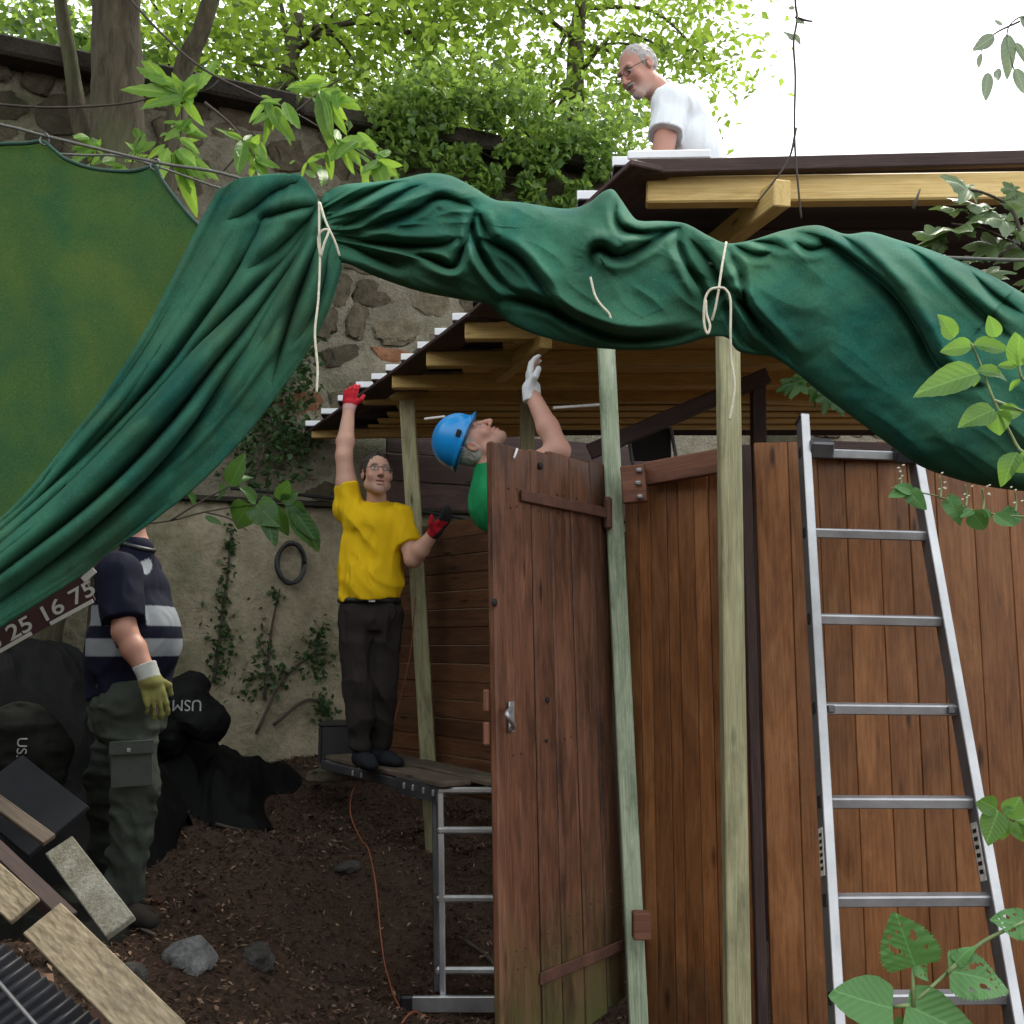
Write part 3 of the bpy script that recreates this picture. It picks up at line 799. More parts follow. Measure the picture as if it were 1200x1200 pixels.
# --- open door, swung towards the viewer
DL_t, DL_b = P(573, 519, 3.03), P(583, 1290, 3.03)
DR_t, DR_b = P(706, 541, 3.72), P(731, 1166, 3.72)
door = bpy.data.objects.new('door', None); door.empty_display_size = 0.1
link(door, shed, Matrix.Translation(DR_b)); door['label'] = 'weathered dark brown plank door standing open'
dn = (DR_b - DL_b).cross(DL_t - DL_b).normalized()
if dn.y > 0: dn = -dn
cuts = [0, 0.335, 0.50, 0.672, 0.845, 1.0]     # plank joints, foreshortened towards the hinge side
cuts = [0, 0.29, 0.45, 0.63, 0.82, 1.0]
def dpt(s, tt, off=0.0): return DL_t.lerp(DR_t, s).lerp(DL_b.lerp(DR_b, s), tt) + dn * off
for k in range(5):
    s = (cuts[k] + cuts[k + 1]) / 2; wdt = (cuts[k + 1] - cuts[k]) * (DR_b - DL_b).length - 0.015
    top = dpt(s, random.uniform(0.0, 0.006)); bot = dpt(s, 1.0)
    beam('plank', bot, top, wdt, 0.028, M['door_wood'], door, up=dn, bev=0.006, off=(0, 0, 0.0015 * (k % 2)))
mid_a, mid_b = dpt(0.5, 0.985, -0.022), dpt(0.5, 0.012, -0.022)
beam('door_back', mid_a, mid_b, (DR_b - DL_b).length - 0.10, 0.012, M['dark_wood'], door, up=dn)
# strap hinges
for (a, b, name) in ((P(604, 581, 3.03), P(706, 602, 3.72), 'strap_hinge'), (P(626, 1146, 3.2), P(729, 1104, 3.72), 'strap_hinge')):
    def on_door(p):
        d = (p - EYE); kk = (DL_t - EYE).dot(dn) / d.dot(dn); return EYE + d * kk
    a, b = on_door(a) + dn * 0.022, on_door(b) + dn * 0.022
    st = beam(name, a, b, 0.008, 0.036, M['rust'] if name else None, door, up=(0, 0, 1), bev=0.003)
    st_b = beam('hinge_knuckle', b + Vector((0.0, 0, -0.06)), b + Vector((0.0, 0, 0.06)), 0.03, 0.03, M['rust'], door, bev=0.01)
# latch, keeper blocks and lock hardware
def at_door(u, v, off):
    d = (P(u, v, 1) - EYE); kk = (DL_t + dn * off - EYE).dot(dn) / d.dot(dn); return EYE + d * kk
lk = beam('lock_plate', at_door(599, 822, .02), at_door(599, 858, .02), 0.028, 0.008, M['alu_dull'], door, up=dn, bev=0.003)
tube('door_handle', [at_door(599, 830, .03), at_door(594, 838, .06), at_door(602, 850, .05), at_door(597, 856, .03)], 0.007, M['alu_dull'], door)
for (v0, v1) in ((808, 834), (846, 873)):
    beam('latch_keeper', P(570, v0, 3.06), P(570, v1, 3.06), 0.02, 0.03, M['red_trim'], door, up=(0, -1, 0))
for (u, v, r_) in ((642, 820, 0.009), (641, 868, 0.006), (634, 546, 0.012), (580, 706, 0.012)):
    p = at_door(u, v, .0158)
    tube('knot_hole', [p - dn * .004, p + dn * 0.0015], r_, M['slot'], door, seg=10)
for k in range(5):
    s_ = (cuts[k] + cuts[k + 1]) / 2
    for tt in (.075, .105, .5, .80, .83):
        for ds in (-.03, .03):
            p = dpt(s_ + ds + random.uniform(-.008, .008), tt + random.uniform(-.004, .004), .0155)
            tube('nail_head', [p - dn * .002, p + dn * .0012], random.uniform(.0028, .0045), M['rust'], door, seg=7)
tube('pale_splinter', [at_door(606, 526, .02), at_door(604, 532, .022), at_door(602, 537, .02)], 0.004, M['white_paint'], door, seg=5)

# ------------------------------------------------------------------ aluminium ladder leaning on the shed
def LY(v): return 2.75 + (1200 - v) / 710 * 0.55
def Lp(u, v): return P(u, v, LY(v))
lad = thing('ladder', 'flared aluminium ladder leaning against the brown shed wall', 'ladder', (0.8, 2.65, 0.0))
def ext(a, b, z):
    a, b = Vector(a), Vector(b); d = (b - a); return a + d * ((z - a.z) / d.z)
l_top, l_bot = Lp(940, 491), Lp(980, 1200)
r_top, r_bot = Lp(1073, 545), Lp(1188, 1200)
l_end, r_end = ext(l_top, l_bot, gfloor(0.85, 2.7)), ext(r_top, r_bot, gfloor(1.2, 2.7))
r_top = ext(r_bot, r_top, l_top.z - 0.0)
ldir = (l_top - l_end).normalized()
lnorm = Vector((0, -1, 0)) - ldir * Vector((0, -1, 0)).dot(ldir); lnorm.normalize()
for a, b in ((l_end, l_top), (r_end, r_top)):
    rl = beam('rail', a, b, 0.024, 0.062, M['alu_shaded'], lad, up=lnorm, bev=0.004)
    beam('rail_flange', a + lnorm * 0.033, b + lnorm * 0.033, 0.027, 0.006, M['alu_lit'], rl, up=lnorm, bev=0.002)
    beam('rubber_foot', a - ldir * 0.01, a + ldir * 0.06, 0.036, 0.075, M['black_plastic'], lad, up=lnorm)
    beam('end_cap', b - ldir * 0.012, b + ldir * 0.006, 0.030, 0.068, M['black_plastic'], lad, up=lnorm)
def rail_pt(a, b, z): return ext(a, b, z)
rvs = [533, 627, 727, 830, 938, 1052, 1168, 1290, 1410]
for k, v in enumerate(rvs):
    zc = P(1040, v, LY(v)).z
    if zc < 0.1: continue
    tilt = [0.012, 0.010, 0.008, 0.004, 0.002, -.002, -.004, -.004, -.004][k]
    a, b = rail_pt(l_end, l_top, zc + tilt * 0.5), rail_pt(r_end, r_top, zc - tilt * 0.5)
    beam('rung', a, b, 0.032, 0.030, M['alu_dull'], lad, up=(0, -0.2, 1), bev=0.004)
    # punched slot on the outer face of the rail
    e = (b - a).normalized()
    beam('rung_slot', a - e * 0.0135 - ldir * 0.016, a - e * 0.0135 + ldir * 0.016, 0.003, 0.022, M['slot'], lad, up=lnorm, bev=0.001)
    if k == 3:
        for q in (a + e * 0.03, b - e * 0.03):
            beam('bolt', q + Vector((0, -0.015, 0)), q + Vector((0, -0.026, 0)), 0.022, 0.022, M['steel'], lad, bev=0.006)
    if k == 0:
        br = beam('corner_bracket', a + e * 0.01 + Vector((0, -.02, .012)), a + e * 0.085 + Vector((0, -0.02, .012)), 0.06, 0.055, M['steel'], lad, up=(0, -0.5, 1), bev=0.006)
        beam('corner_bracket', b - e * 0.075 + Vector((0, -.02, 0)), b - e * 0.01 + Vector((0, -0.02, 0)), 0.06, 0.045, M['black_plastic'], lad, up=(0, -0.5, 1), bev=0.006)
for (rail, v0, v1, side) in (((l_end, l_top), 968, 1024, -1), ((r_end, r_top), 962, 1030, -1)):
    za, zb = zf(v0, LY(v0)), zf(v1, LY(v1))
    a, b = rail_pt(*rail, zb), rail_pt(*rail, za)
    st = beam('sticker', a + Vector((-0.0132, 0, 0)), b + Vector((-0.0132, 0, 0)), 0.002, 0.036, M['sticker'], lad, up=lnorm, bev=0)
    for q in range(6):
        c0 = a.lerp(b, 0.12 + 0.14 * q) + Vector((-0.0148, 0, 0))
        beam('print_line', c0, c0 + (b - a) * 0.07, 0.0015, 0.022, M['slot'], st, up=lnorm, bev=0)

# ------------------------------------------------------------------ folding ladder used as a trestle, with plank
SY = 5.1
sc_ = thing('folding_ladder', 'folded multi position ladder set up as a low work trestle', 'ladder', (P(520, 1168, SY).x, SY, gfloor(-0.3, SY)))
top_z = P(520, 930, SY).z; bot = P(519, 1172, SY)
for dx in (0.0, 0.40):
    a = Vector((bot.x + dx, SY, bot.z)); b = Vector((P(516, 930, SY).x + dx, SY + 0.02, top_z))
    r1 = beam('leg_rail', a, b, 0.028, 0.055, M['alu'], sc_, up=(0, -1, 0))
    beam('leg_rail', a + Vector((-.034, .07, .02)), b + Vector((-.034, .07, -0.03)), 0.025, 0.05, M['steel'], sc_, up=(0, -1, 0))
    beam('rail_foot', a + Vector((0.006, -.004, -.012)), a + Vector((0.006, -.004, .02)), 0.036, 0.066, M['black_plastic'], sc_, up=(0, -1, 0))
for v in (973, 1053, 1137):
    z = P(520, v, SY).z
    beam('rung', (bot.x - 0.035, SY - .001, z), (bot.x + 0.44, SY - .001, z), 0.034, 0.034, M['alu'], sc_, bev=0.01)
beam('stabiliser_bar', (P(484, 1166, SY).x, SY - .045, bot.z - 0.002), (P(612, 1166, SY).x, SY - .045, bot.z - 0.002), 0.03, 0.072, M['alu'], sc_)
for u in (478, 620):
    x = P(u, 1166, SY).x
    beam('bar_foot', (x - .03, SY - .045, bot.z - 0.004), (x + .03, SY - .045, bot.z - 0.004), 0.04, 0.082, M['black_plastic'], sc_, bev=0.01)
far = P(378, 898, 6.2)
for dx in (0.0, 0.42):
    a = Vector((P(512, 926, SY).x + dx, SY + .03, top_z + 0.0)); b = Vector((far.x + dx, 6.2, far.z + 0.01))
    hr = beam('platform_rail', a, b, 0.026, 0.05, M['steel'], sc_)
    beam('hinge_plate', a.lerp(b, 0.0) + Vector((0, -.018, -.004)), a.lerp(b, 0.30) + Vector((-0.006, -.018, -.004)), 0.008, 0.085, M['steel'], sc_, bev=0.003)
    for s in (0.02, 0.09, 0.17, 0.24, 0.6, 0.68):
        c0 = a.lerp(b, s) + Vector((-0.004, -0.024, 0))
        beam('hinge_bolt', c0, c0 + Vector((-0.002, -0.014, 0)), 0.014, 0.032, M['alu'], hr, bev=0.004)
for s in (0.0, 0.33, 0.66, 0.98):
    c0 = Vector((P(512, 926, SY).x, SY + .03, top_z)).lerp(Vector((far.x, 6.2, far.z + .01)), s)
    beam('rung', c0 + Vector((0.0, -0.002, 0.012)), c0 + Vector((0.42, -0.002, 0.012)), 0.034, 0.03, M['alu'], sc_, bev=0.008)
# rear support leg standing on the bank
fz = gfloor(far.x + .2, 6.0)
pl = thing('scaffold_plank', 'grey weathered platform boards laid on the folded trestle ladder', 'plank', (-0.6, 5.6, top_z + 0.03))
for dx, e in ((0.09, 0.0), (0.325, 0.05)):
    a = Vector((P(512, 926, SY).x + dx, SY + .02 + e, top_z + 0.043)); b = Vector((far.x + dx, 6.25 + e, far.z + 0.053))
    beam('board', a, b, 0.18, 0.026, M['old_wood'], pl, bev=0.005)
pl2 = beam('scaffold_plank', (-0.06, 4.9, top_z + 0.043), (0.95, 4.9, top_z + 0.043), 0.5, 0.026, M['old_wood'], None, bev=0.005)
tag(pl2, 'wide plank the man in the hard hat stands on, behind the open door', 'plank')
PLANK_Z = top_z + 0.057

# black crate behind the man in yellow
c0 = P(402, 882, 6.5)
crt = thing('black_crate', 'small black crate on the soil bank behind the man in yellow', 'crate', (c0.x, 6.5, gfloor(c0.x, 6.5)))
cz = c0.z - 0.03
for dx, dy, l, w in ((-0.12, 0, .02, .28), (0.12, 0, .02, .28), (0, -0.13, .22, .02), (0, 0.13, .22, .02)):
    mesh_obj('crate_side', box_mesh(l, w, 0.22, .004).copy(), M['black_plastic'], crt, Matrix.Translation((c0.x + dx, 6.5 + dy, cz + 0.09)))
mesh_obj('crate_base', box_mesh(.22, .24, 0.02, .004).copy(), M['black_plastic'], crt, Matrix.Translation((c0.x, 6.5, cz - 0.01)))
mesh_obj('crate_lid', box_mesh(.27, .29, 0.02, .004).copy(), M['black_plastic'], crt, Matrix.Translation((c0.x, 6.5, cz + 0.212)))
crt.location = (c0.x, 6.5, cz - 0.02)
for ch in list(COL.objects):
    if ch.parent == crt: ch.matrix_local = Matrix.Translation(-Vector(crt.location)) @ WM[ch.name]
WM[crt.name] = Matrix.Translation(crt.location)
flat = thing('flat_stone', 'flat stone slab under the black crate', 'stone', (c0.x, 6.45, cz - 0.09))
mesh_obj('slab', protos[1].copy(), None, flat, Matrix.Translation((c0.x + .03, 6.42, cz - 0.075)) @ Matrix.Diagonal((.28, .22, .062, 1)))

# ring of black hose hanging on the plaster wall
hc = wall_at(341, 660, 0.12)
pts = []
for k in range(53):
    a = k / 17 * 2 * math.pi; rx, rz = 0.092 + 0.006 * math.sin(k), 0.135 + 0.006 * math.cos(k * 1.3)
    pts.append(hc + WE * (rx * math.cos(a)) + Vector((0, 0, rz * math.sin(a))) + WN * (0.012 * math.sin(k * 0.7)))
ho = tube('hose_coil', pts, 0.014, M['black_plastic'], None, seg=7, n=3)
tag(ho, 'oval coil of black hose hanging on the plaster wall', 'hose')
nl = beam('wall_nail', wall_at(341, 636, 0.03) + Vector((0, 0, 0.0)), wall_at(341, 636, 0.2) + Vector((0, 0, 0)), 0.012, 0.012, M['steel'])
tag(nl, 'dark nail in the plaster holding the hose coil', 'nail')
# dark conduit pipe along the ledge
cb = tube('wall_cable', [wall_at(270, 572, 0.17), wall_at(330, 578, 0.17), wall_at(395, 585, 0.17), wall_at(560, 610, 0.17)], 0.012, M['slot'])
tag(cb, 'black cable strung along the ledge of the stone wall', 'cable')

# ------------------------------------------------------------------ debris in the lower corner
def gslab(name, label, cat, a, b, w, th, mat, roll=0.0, group=None):
    """board lying between two points; roll about its length"""
    m = frame(a, b) @ Matrix.Rotation(roll, 4, 'X')
    o = mesh_obj(name, box_mesh((Vector(b) - Vector(a)).length, w, th, 0.003).copy(), mat, None, m)
    return tag(o, label, cat, group)
t = NT('osb'); v = t.coords('Object', (1, 1, 1))
vo = t.n('TexVoronoi', Scale=75.0); mp = t.n('Mapping'); mp.inputs['Scale'].default_value = (0.5, 1.3, 1); t.l(v, mp.inputs[0]); t.l(mp.outputs[0], vo.inputs['Vector'])
n1 = t.noise(v, 5, 5, 0.7); n2 = t.noise(v, 60, 4, 0.7)
sx = t.n('SeparateXYZ'); t.l(vo.outputs['Color'], sx.inputs[0])
c = t.mix(0.6, t.ramp(n2, [(0.3, (0.17, 0.115, 0.045)), (0.7, (0.36, 0.265, 0.12))]), t.ramp(sx.outputs[0], [(0.1, (0.14, 0.09, 0.032)), (0.9, (0.38, 0.285, 0.135))]))
hs = t.n('HueSaturation', Saturation=0.75); t.l(c, hs.inputs['Color'])
mpa = t.n('Mapping'); mpa.inputs['Scale'].default_value = (14, 75, 40); mpa.inputs['Rotation'].default_value = (0, 0, .6); t.l(v, mpa.inputs[0])
mpb = t.n('Mapping'); mpb.inputs['Scale'].default_value = (16, 80, 40); mpb.inputs['Rotation'].default_value = (0, 0, -.7); t.l(v, mpb.inputs[0])
sa = t.noise(mpa.outputs[0], 1.0, 2, .5); sbb = t.noise(mpb.outputs[0], 1.0, 2, .5)
c = t.mix(0.6, hs.outputs[0], t.ramp(sa, [(.35, (.13, .085, .032)), (.65, (.40, .30, .14))]))
c = t.mix(0.45, c, t.ramp(sbb, [(.35, (.15, .10, .04)), (.65, (.42, .32, .16))]))
c = t.mix(t.ramp(n1, [(0.52, (0, 0, 0)), (0.7, (0.6, 0.6, 0.6))]), c, (0.10, 0.075, 0.045))
hq = t.n('HueSaturation', Saturation=0.78, Value=0.8); t.l(c, hq.inputs['Color']); c = hq.outputs[0]
M['osb'] = t.pbr(c, 0.8, 0, t.bump(vo.outputs['Distance'], 0.4, 0.004), 0.25)
M['flaking'] = rockmat('flaking_plank', (0.10, 0.085, 0.06), (0.24, 0.22, 0.16), (0.42, 0.42, 0.36), (0.09, 0.07, 0.04), 12)
M['bag'] = plain('dark_canvas', (0.006, 0.006, 0.006), 0.7, 0, 7, 0.5, 0.5, 160, spec=.1)
M['bag_olive'] = plain('olive_canvas', (0.009, 0.009, 0.007), 0.8, 0, 7, 0.5, 0.5, 160, spec=.1)
M['grey_board'] = plain('grey_board', (0.016, 0.017, 0.019), 0.8, 0, 6, 0.4, spec=.15)
gslab('osb_strip', 'pale chipboard strip lying on the slope over black corrugated sheet', 'board', P(50, 1077, 3.0), P(196, 1222, 2.72), 0.118, 0.018, M['osb'], R(38))
gslab('osb_offcut', 'short pale chipboard offcut above the long chipboard strip', 'board', P(-25, 1018, 3.2), P(30, 1068, 3.1), 0.095, 0.02, M['osb'], R(40))
gslab('old_plank', 'mossy plank with flaking whitish paint on the slope', 'plank', P(70, 992, 3.7), P(142, 1088, 3.42), 0.10, 0.025, M['flaking'], R(35))
gslab('dark_board', 'dark grey board propped on the slope below the bags', 'board', P(-8, 912, 3.9), P(70, 975, 3.75), 0.25, 0.02, M['grey_board'], R(40))
gslab('broken_slat', 'short dark slat at the edge of the propped dark board', 'slat', P(-10, 935, 3.72), P(58, 985, 3.62), 0.05, 0.02, M['old_wood'], R(30))
gslab('dirty_batten', 'dark earthy batten behind the flaking plank', 'batten', P(-20, 985, 3.6), P(80, 1080, 3.4), 0.06, 0.05, M['dark_wood'], R(10))
# black corrugated sheet
a, b = P(-80, 1100, 2.85), P(110, 1262, 2.55)
m = frame(a, b) @ Matrix.Rotation(R(25), 4, 'X')
L = (b - a).length; nx, ny = 140, 6
X, Yy = np.meshgrid(np.linspace(-L / 2, L / 2, nx), np.linspace(-0.24, 0.10, ny), indexing='ij')
Z = 0.012 * np.sin(X * 2 * math.pi / 0.035)
o = mesh_obj('corrugated_sheet', grid_mesh('corrugated_sheet', np.stack([X, Yy, Z], -1).reshape(-1, 3), nx, ny), plain('black_sheet', (0.006, 0.0065, 0.009), 0.5, 0, 9, 0.6, spec=.2), None, m, True)
sm = o.modifiers.new('thickness', 'SOLIDIFY'); sm.thickness = 0.004
tag(o, 'glossy black corrugated plastic sheet under the chipboard strip', 'sheet')
gslab('metal_strip', 'thin shiny metal strip along the black corrugated sheet', 'strip', P(-20, 1130, 2.55), P(45, 1205, 2.45), 0.012, 0.008, M['steel'], R(-30))
# stones on the soil
def rock(label, u, v, Y, s, seed, mat, name='rock'):
    p = P(u, v, Y); z = gfloor(p.x, p.y)
    bm = bmesh.new(); bmesh.ops.create_icosphere(bm, subdivisions=4, radius=1.0)
    for vv in bm.verts:
        c = vv.co.copy(); k = 0.8 + 0.35 * noise.noise(c * 1.3 + Vector((seed, 0, 0))) + 0.12 * noise.noise(c * 4 + Vector((seed, 3, 0)))
        # facet it
        q = c * k
        for nn in ((0.6, -0.5, 0.6), (-0.7, -0.3, 0.6), (0.2, -0.9, 0.3), (0.1, 0.3, 0.95)):
            nv = Vector(nn).normalized(); dd = q.dot(nv)
            if dd > 0.62: q -= nv * (dd - 0.62) * 0.85
        vv.co = Vector((q.x * s[0], q.y * s[1], q.z * s[2]))
    me = bpy.data.meshes.new(name); bm.to_mesh(me); bm.free()
    o = mesh_obj(name, me, mat, None, Matrix.Translation((p.x, p.y, z + s[2] * 0.35)) @ Matrix.Rotation(seed, 4, 'Z'), True)
    return tag(o, label, 'rock')
M['grey_rock'] = rockmat('grey_rock', (0.06, 0.06, 0.055), (0.15, 0.15, 0.145), (0.34, 0.34, 0.32), None, 9)
M['dark_rock'] = rockmat('dark_rock', (0.02, 0.018, 0.015), (0.06, 0.055, 0.048), (0.14, 0.13, 0.115), None, 9)
rock('pale angular rock lying on the soil below the man in striped shirt', 226, 1098, 4.0, (0.12, 0.10, 0.10), 1.3, M['grey_rock'])
rock('darker rock half sunk in the soil beside the pale rock', 302, 1086, 4.3, (0.09, 0.08, 0.075), 2.9, M['dark_rock'])
rock('flat brown stone on the bank below the trestle ladder', 408, 1008, 5.5, (0.10, 0.07, 0.04), 4.1, M['dark_rock'])
rock('dark earthy stone by the lower end of the flaking plank', 155, 1108, 3.6, (0.07, 0.07, 0.08), 5.2, M['dark_rock'])
# orange cable
def gp(u, v, Y, dz=0.012):
    p = P(u, v, Y); return Vector((p.x, p.y, gfloor(p.x, p.y) + dz))
KQ = list(range(8))
cb = tube('extension_cable', [P(487, 700, 5.98), P(480, 770, 5.98), P(462, 845, 5.98), P(450, 884, 6.0), P(430, 905, 6.05), P(414, 925, 6.0), P(411, 955, 5.95), *[gp(float(np.interp(q, KQ, [425, 445, 462, 475, 505, 512, 505, 470])), float(np.interp(q, KQ, [975, 1020, 1075, 1105, 1138, 1180, 1200, 1240])), float(np.interp(q, KQ, [5.75, 5.4, 5.1, 4.95, 4.9, 4.7, 4.5, 4.2])), .022) for q in np.linspace(0, 7, 44)]], 0.0035, M['cable'], None, seg=6)
tag(cb, 'thin orange cable trailing from the trestle over the soil', 'cable')
sticks = [((228, 905), (265, 922), (312, 930), 6.0), ((255, 905), (300, 915), (330, 935), 5.9), ((155, 1065), (168, 1080), (182, 1083), 4.2), ((545, 1040), (575, 1060), (590, 1075), 5.3)]
for k, (a, b, c, Y) in enumerate(sticks):
    o = tube('stick', [gp(*a, Y, .03), gp(*b, Y - .05, .02), gp(*c, Y - .1, .02)], [0.011, 0.006], M['twig'] if k != 2 else M['old_wood'], None, seg=6)
    tag(o, ['thin bare stick in front of the dark bags', 'bent bare stick lying under the dark bags', 'pale twig by the shoe of the man in striped shirt', 'stick lying on soil behind the trestle rungs'][k], 'stick')
# ------------------------------------------------------------------ implicit surfaces -> mesh
A3 = lambda p: np.array([p[0], p[1], p[2]], dtype=np.float64)

class Prim:
    def __init__(s, fn, lo, hi, op='u', k=0.012): s.fn, s.lo, s.hi, s.op, s.k = fn, np.array(lo), np.array(hi), op, k

def rc(a, b, ra, rb, k=0.015, op='u', flat_b=False, flat_a=False):
    a, b = A3(a), A3(b); ab = b - a; L2 = ab.dot(ab) + 1e-12; d = ab / math.sqrt(L2)
    def fn(X):
        q = X - a; t_ = np.clip(q @ ab / L2, 0, 1)
        r = np.linalg.norm(q - t_[..., None] * ab, axis=-1) - (ra + (rb - ra) * t_)
        if flat_b: r = np.maximum(r, (X - b) @ d)
        if flat_a: r = np.maximum(r, -((X - a) @ d))
        return r
    R_ = max(ra, rb)
    return Prim(fn, np.minimum(a, b) - R_, np.maximum(a, b) + R_, op, k)

def ec(a, b, ra, rb, xd, k=0.02, op='u'):
    """elliptic cone: ra=(rx,ry) at a, rb at b; xd = direction of rx"""
    a, b = A3(a), A3(b); ab = b - a; L = np.linalg.norm(ab); d = ab / L
    x = A3(xd); x = x - d * x.dot(d); x /= np.linalg.norm(x); y = np.cross(d, x)
    def fn(X):
        q = X - a; s = q @ d; t_ = np.clip(s / L, 0, 1); e = s - t_ * L
        rx = ra[0] + (rb[0] - ra[0]) * t_; ry = ra[1] + (rb[1] - ra[1]) * t_; m = np.minimum(rx, ry)
        kk = np.sqrt((q @ x / rx) ** 2 + (q @ y / ry) ** 2 + (e / m) ** 2)
        return (kk - 1) * m
    R_ = max(*ra, *rb)
    return Prim(fn, np.minimum(a, b) - R_, np.maximum(a, b) + R_, op, k)

def el(c, r, axes=None, k=0.012, op='u'):
    c = A3(c); r = np.array(r, float); Q = np.eye(3) if axes is None else np.array([A3(v) for v in axes])
    def fn(X):
        q = (X - c) @ Q.T
        k0 = np.linalg.norm(q / r, axis=-1); k1 = np.linalg.norm(q / (r * r), axis=-1) + 1e-9
        return k0 * (k0 - 1) / k1
    return Prim(fn, c - r.max(), c + r.max(), op, k)

def cut(c, n):
    """remove everything on the side n points to"""
    c = A3(c); n = A3(n); n = n / np.linalg.norm(n)
    return Prim(lambda X: (X - c) @ n, (-1e3,) * 3, (1e3,) * 3, 'cut', 0)

def sdf_field(prims, h, disp=None, pad=0.03):
    lo = np.min([p.lo for p in prims if p.op == 'u'], axis=0) - pad; hi = np.max([p.hi for p in prims if p.op == 'u'], axis=0) + pad
    n = np.ceil((hi - lo) / h).astype(int) + 1
    D = np.full(n, 1.0, dtype=np.float32)
    ax = [lo[i] + h * np.arange(n[i]) for i in range(3)]
    for p in prims:
        m = p.k + 3 * h
        i0 = np.clip(np.floor((p.lo - m - lo) / h).astype(int), 0, n - 1); i1 = np.clip(np.ceil((p.hi + m - lo) / h).astype(int) + 1, 1, n)
        sl = tuple(slice(a, b) for a, b in zip(i0, i1))
        G = np.stack(np.meshgrid(*[ax[i][sl[i]] for i in range(3)], indexing='ij'), -1)
        if G.size == 0: continue
        d = p.fn(G).astype(np.float32); Dv = D[sl]
        if p.op == 'u':
            k = p.k
            hh = np.maximum(k - np.abs(Dv - d), 0) / k if k > 0 else 0
            D[sl] = np.minimum(Dv, d) - hh * hh * k * 0.25
        elif p.op == 's':
            k = p.k; d = -d
            hh = np.maximum(k - np.abs(Dv - d), 0) / k
            D[sl] = np.maximum(Dv, d) + hh * hh * k * 0.25
        else:
            D[sl] = np.maximum(Dv, d)
    if disp is not None:
        idx = np.argwhere(np.abs(D) < 0.045)
        X = lo + idx * h
        D[idx[:, 0], idx[:, 1], idx[:, 2]] += disp(X).astype(np.float32)
    return D, lo

def surface_nets(D, lo, h):
    neg = D < 0
    n = np.array(D.shape)
    cnt = np.zeros(n - 1, dtype=np.int8)
    for dx in (0, 1):
        for dy in (0, 1):
            for dz in (0, 1):
                cnt += neg[dx:n[0] - 1 + dx, dy:n[1] - 1 + dy, dz:n[2] - 1 + dz]
    act = np.argwhere((cnt > 0) & (cnt < 8))
    ids = np.full(n - 1, -1, dtype=np.int64); ids[act[:, 0], act[:, 1], act[:, 2]] = np.arange(len(act))
    acc = np.zeros((len(act), 3)); num = np.zeros(len(act))
    corners = [(0, 0, 0), (1, 0, 0), (0, 1, 0), (1, 1, 0), (0, 0, 1), (1, 0, 1), (0, 1, 1), (1, 1, 1)]
    vals = [D[act[:, 0] + c[0], act[:, 1] + c[1], act[:, 2] + c[2]] for c in corners]
    for i in range(8):
        for j in range(i + 1, 8):
            ci, cj = np.array(corners[i]), np.array(corners[j])
            if np.abs(ci - cj).sum() != 1: continue
            a, b = vals[i], vals[j]; m = (a < 0) != (b < 0)
            t_ = np.where(m, a / np.where(np.abs(a - b) < 1e-12, 1, a - b), 0)
            acc += np.where(m[:, None], ci + t_[:, None] * (cj - ci), 0); num += m
    V = lo + h * (act + acc / num[:, None])
    F = []
    for axn in range(3):
        o1, o2 = [(1, 2), (2, 0), (0, 1)][axn]
        sl0 = [slice(None)] * 3; sl1 = [slice(None)] * 3
        sl0[axn] = slice(0, n[axn] - 1); sl1[axn] = slice(1, n[axn])
        e = neg[tuple(sl0)] != neg[tuple(sl1)]
        w = np.argwhere(e)
        w = w[(w[:, o1] > 0) & (w[:, o2] > 0) & (w[:, o1] < n[o1] - 1) & (w[:, o2] < n[o2] - 1)]
        flip = neg[w[:, 0], w[:, 1], w[:, 2]]
        def cid(d1, d2):
            q = w.copy(); q[:, o1] += d1; q[:, o2] += d2; return ids[q[:, 0], q[:, 1], q[:, 2]]
        f = np.stack([cid(-1, -1), cid(0, -1), cid(0, 0), cid(-1, 0)], 1)
        f[~flip] = f[~flip][:, ::-1]
        F.append(f)
    F = np.concatenate(F); F = F[(F >= 0).all(1)]
    return V, F

def sdf_obj(name, prims, h, mat, parent, disp=None, color=None):
    D, lo = sdf_field(prims, h, disp)
    V, F = surface_nets(D, lo, h)
    org = np.array(WM[parent.name].translation) if parent is not None else V.mean(0)
    me = np_mesh(name, V - org, F)
    if color is not None: attr_color(me, 'col', color(V))
    o = mesh_obj(name, me, mat, parent, Matrix.Translation(Vector(org)), smooth=True)
    return o, V, F

# ------------------------------------------------------------------ people
M['skin'] = attr_mat('skin', 0.5, 0.12, 90, 0.35, 0.10, 0.0)
M['cloth'] = attr_mat('cloth', 0.85, 0.35, 260, 0.15, 0.10)
M['hair_dark'] = plain('hair_dark', (0.018, 0.013, 0.010), 0.6, 0, 60, 0.5, 0.6, 180)
M['hair_grey'] = plain('hair_grey', (0.34, 0.32, 0.30), 0.65, 0, 60, 0.4, 0.6, 180)
M['glass_frame'] = plain('glasses_frame', (0.02, 0.018, 0.018), 0.4)
M['eye_white'] = plain('eye_white', (0.34, 0.30, 0.28), 0.3, 0, 5, 0.05)
M['eye_dark'] = plain('eye_dark', (0.012, 0.009, 0.008), 0.2)
t = NT('lens'); gl = t.n('BsdfGlossy', Roughness=0.05); tr = t.n('BsdfTransparent'); mx = t.n('MixShader'); mx.inputs[0].default_value = 0.05
t.l(tr.outputs[0], mx.inputs[1]); t.l(gl.outputs[0], mx.inputs[2]); t.l(mx.outputs[0], t.out.inputs['Surface']); M['lens'] = t.m

def nrm(v): v = np.array(v, float); return v / np.linalg.norm(v)

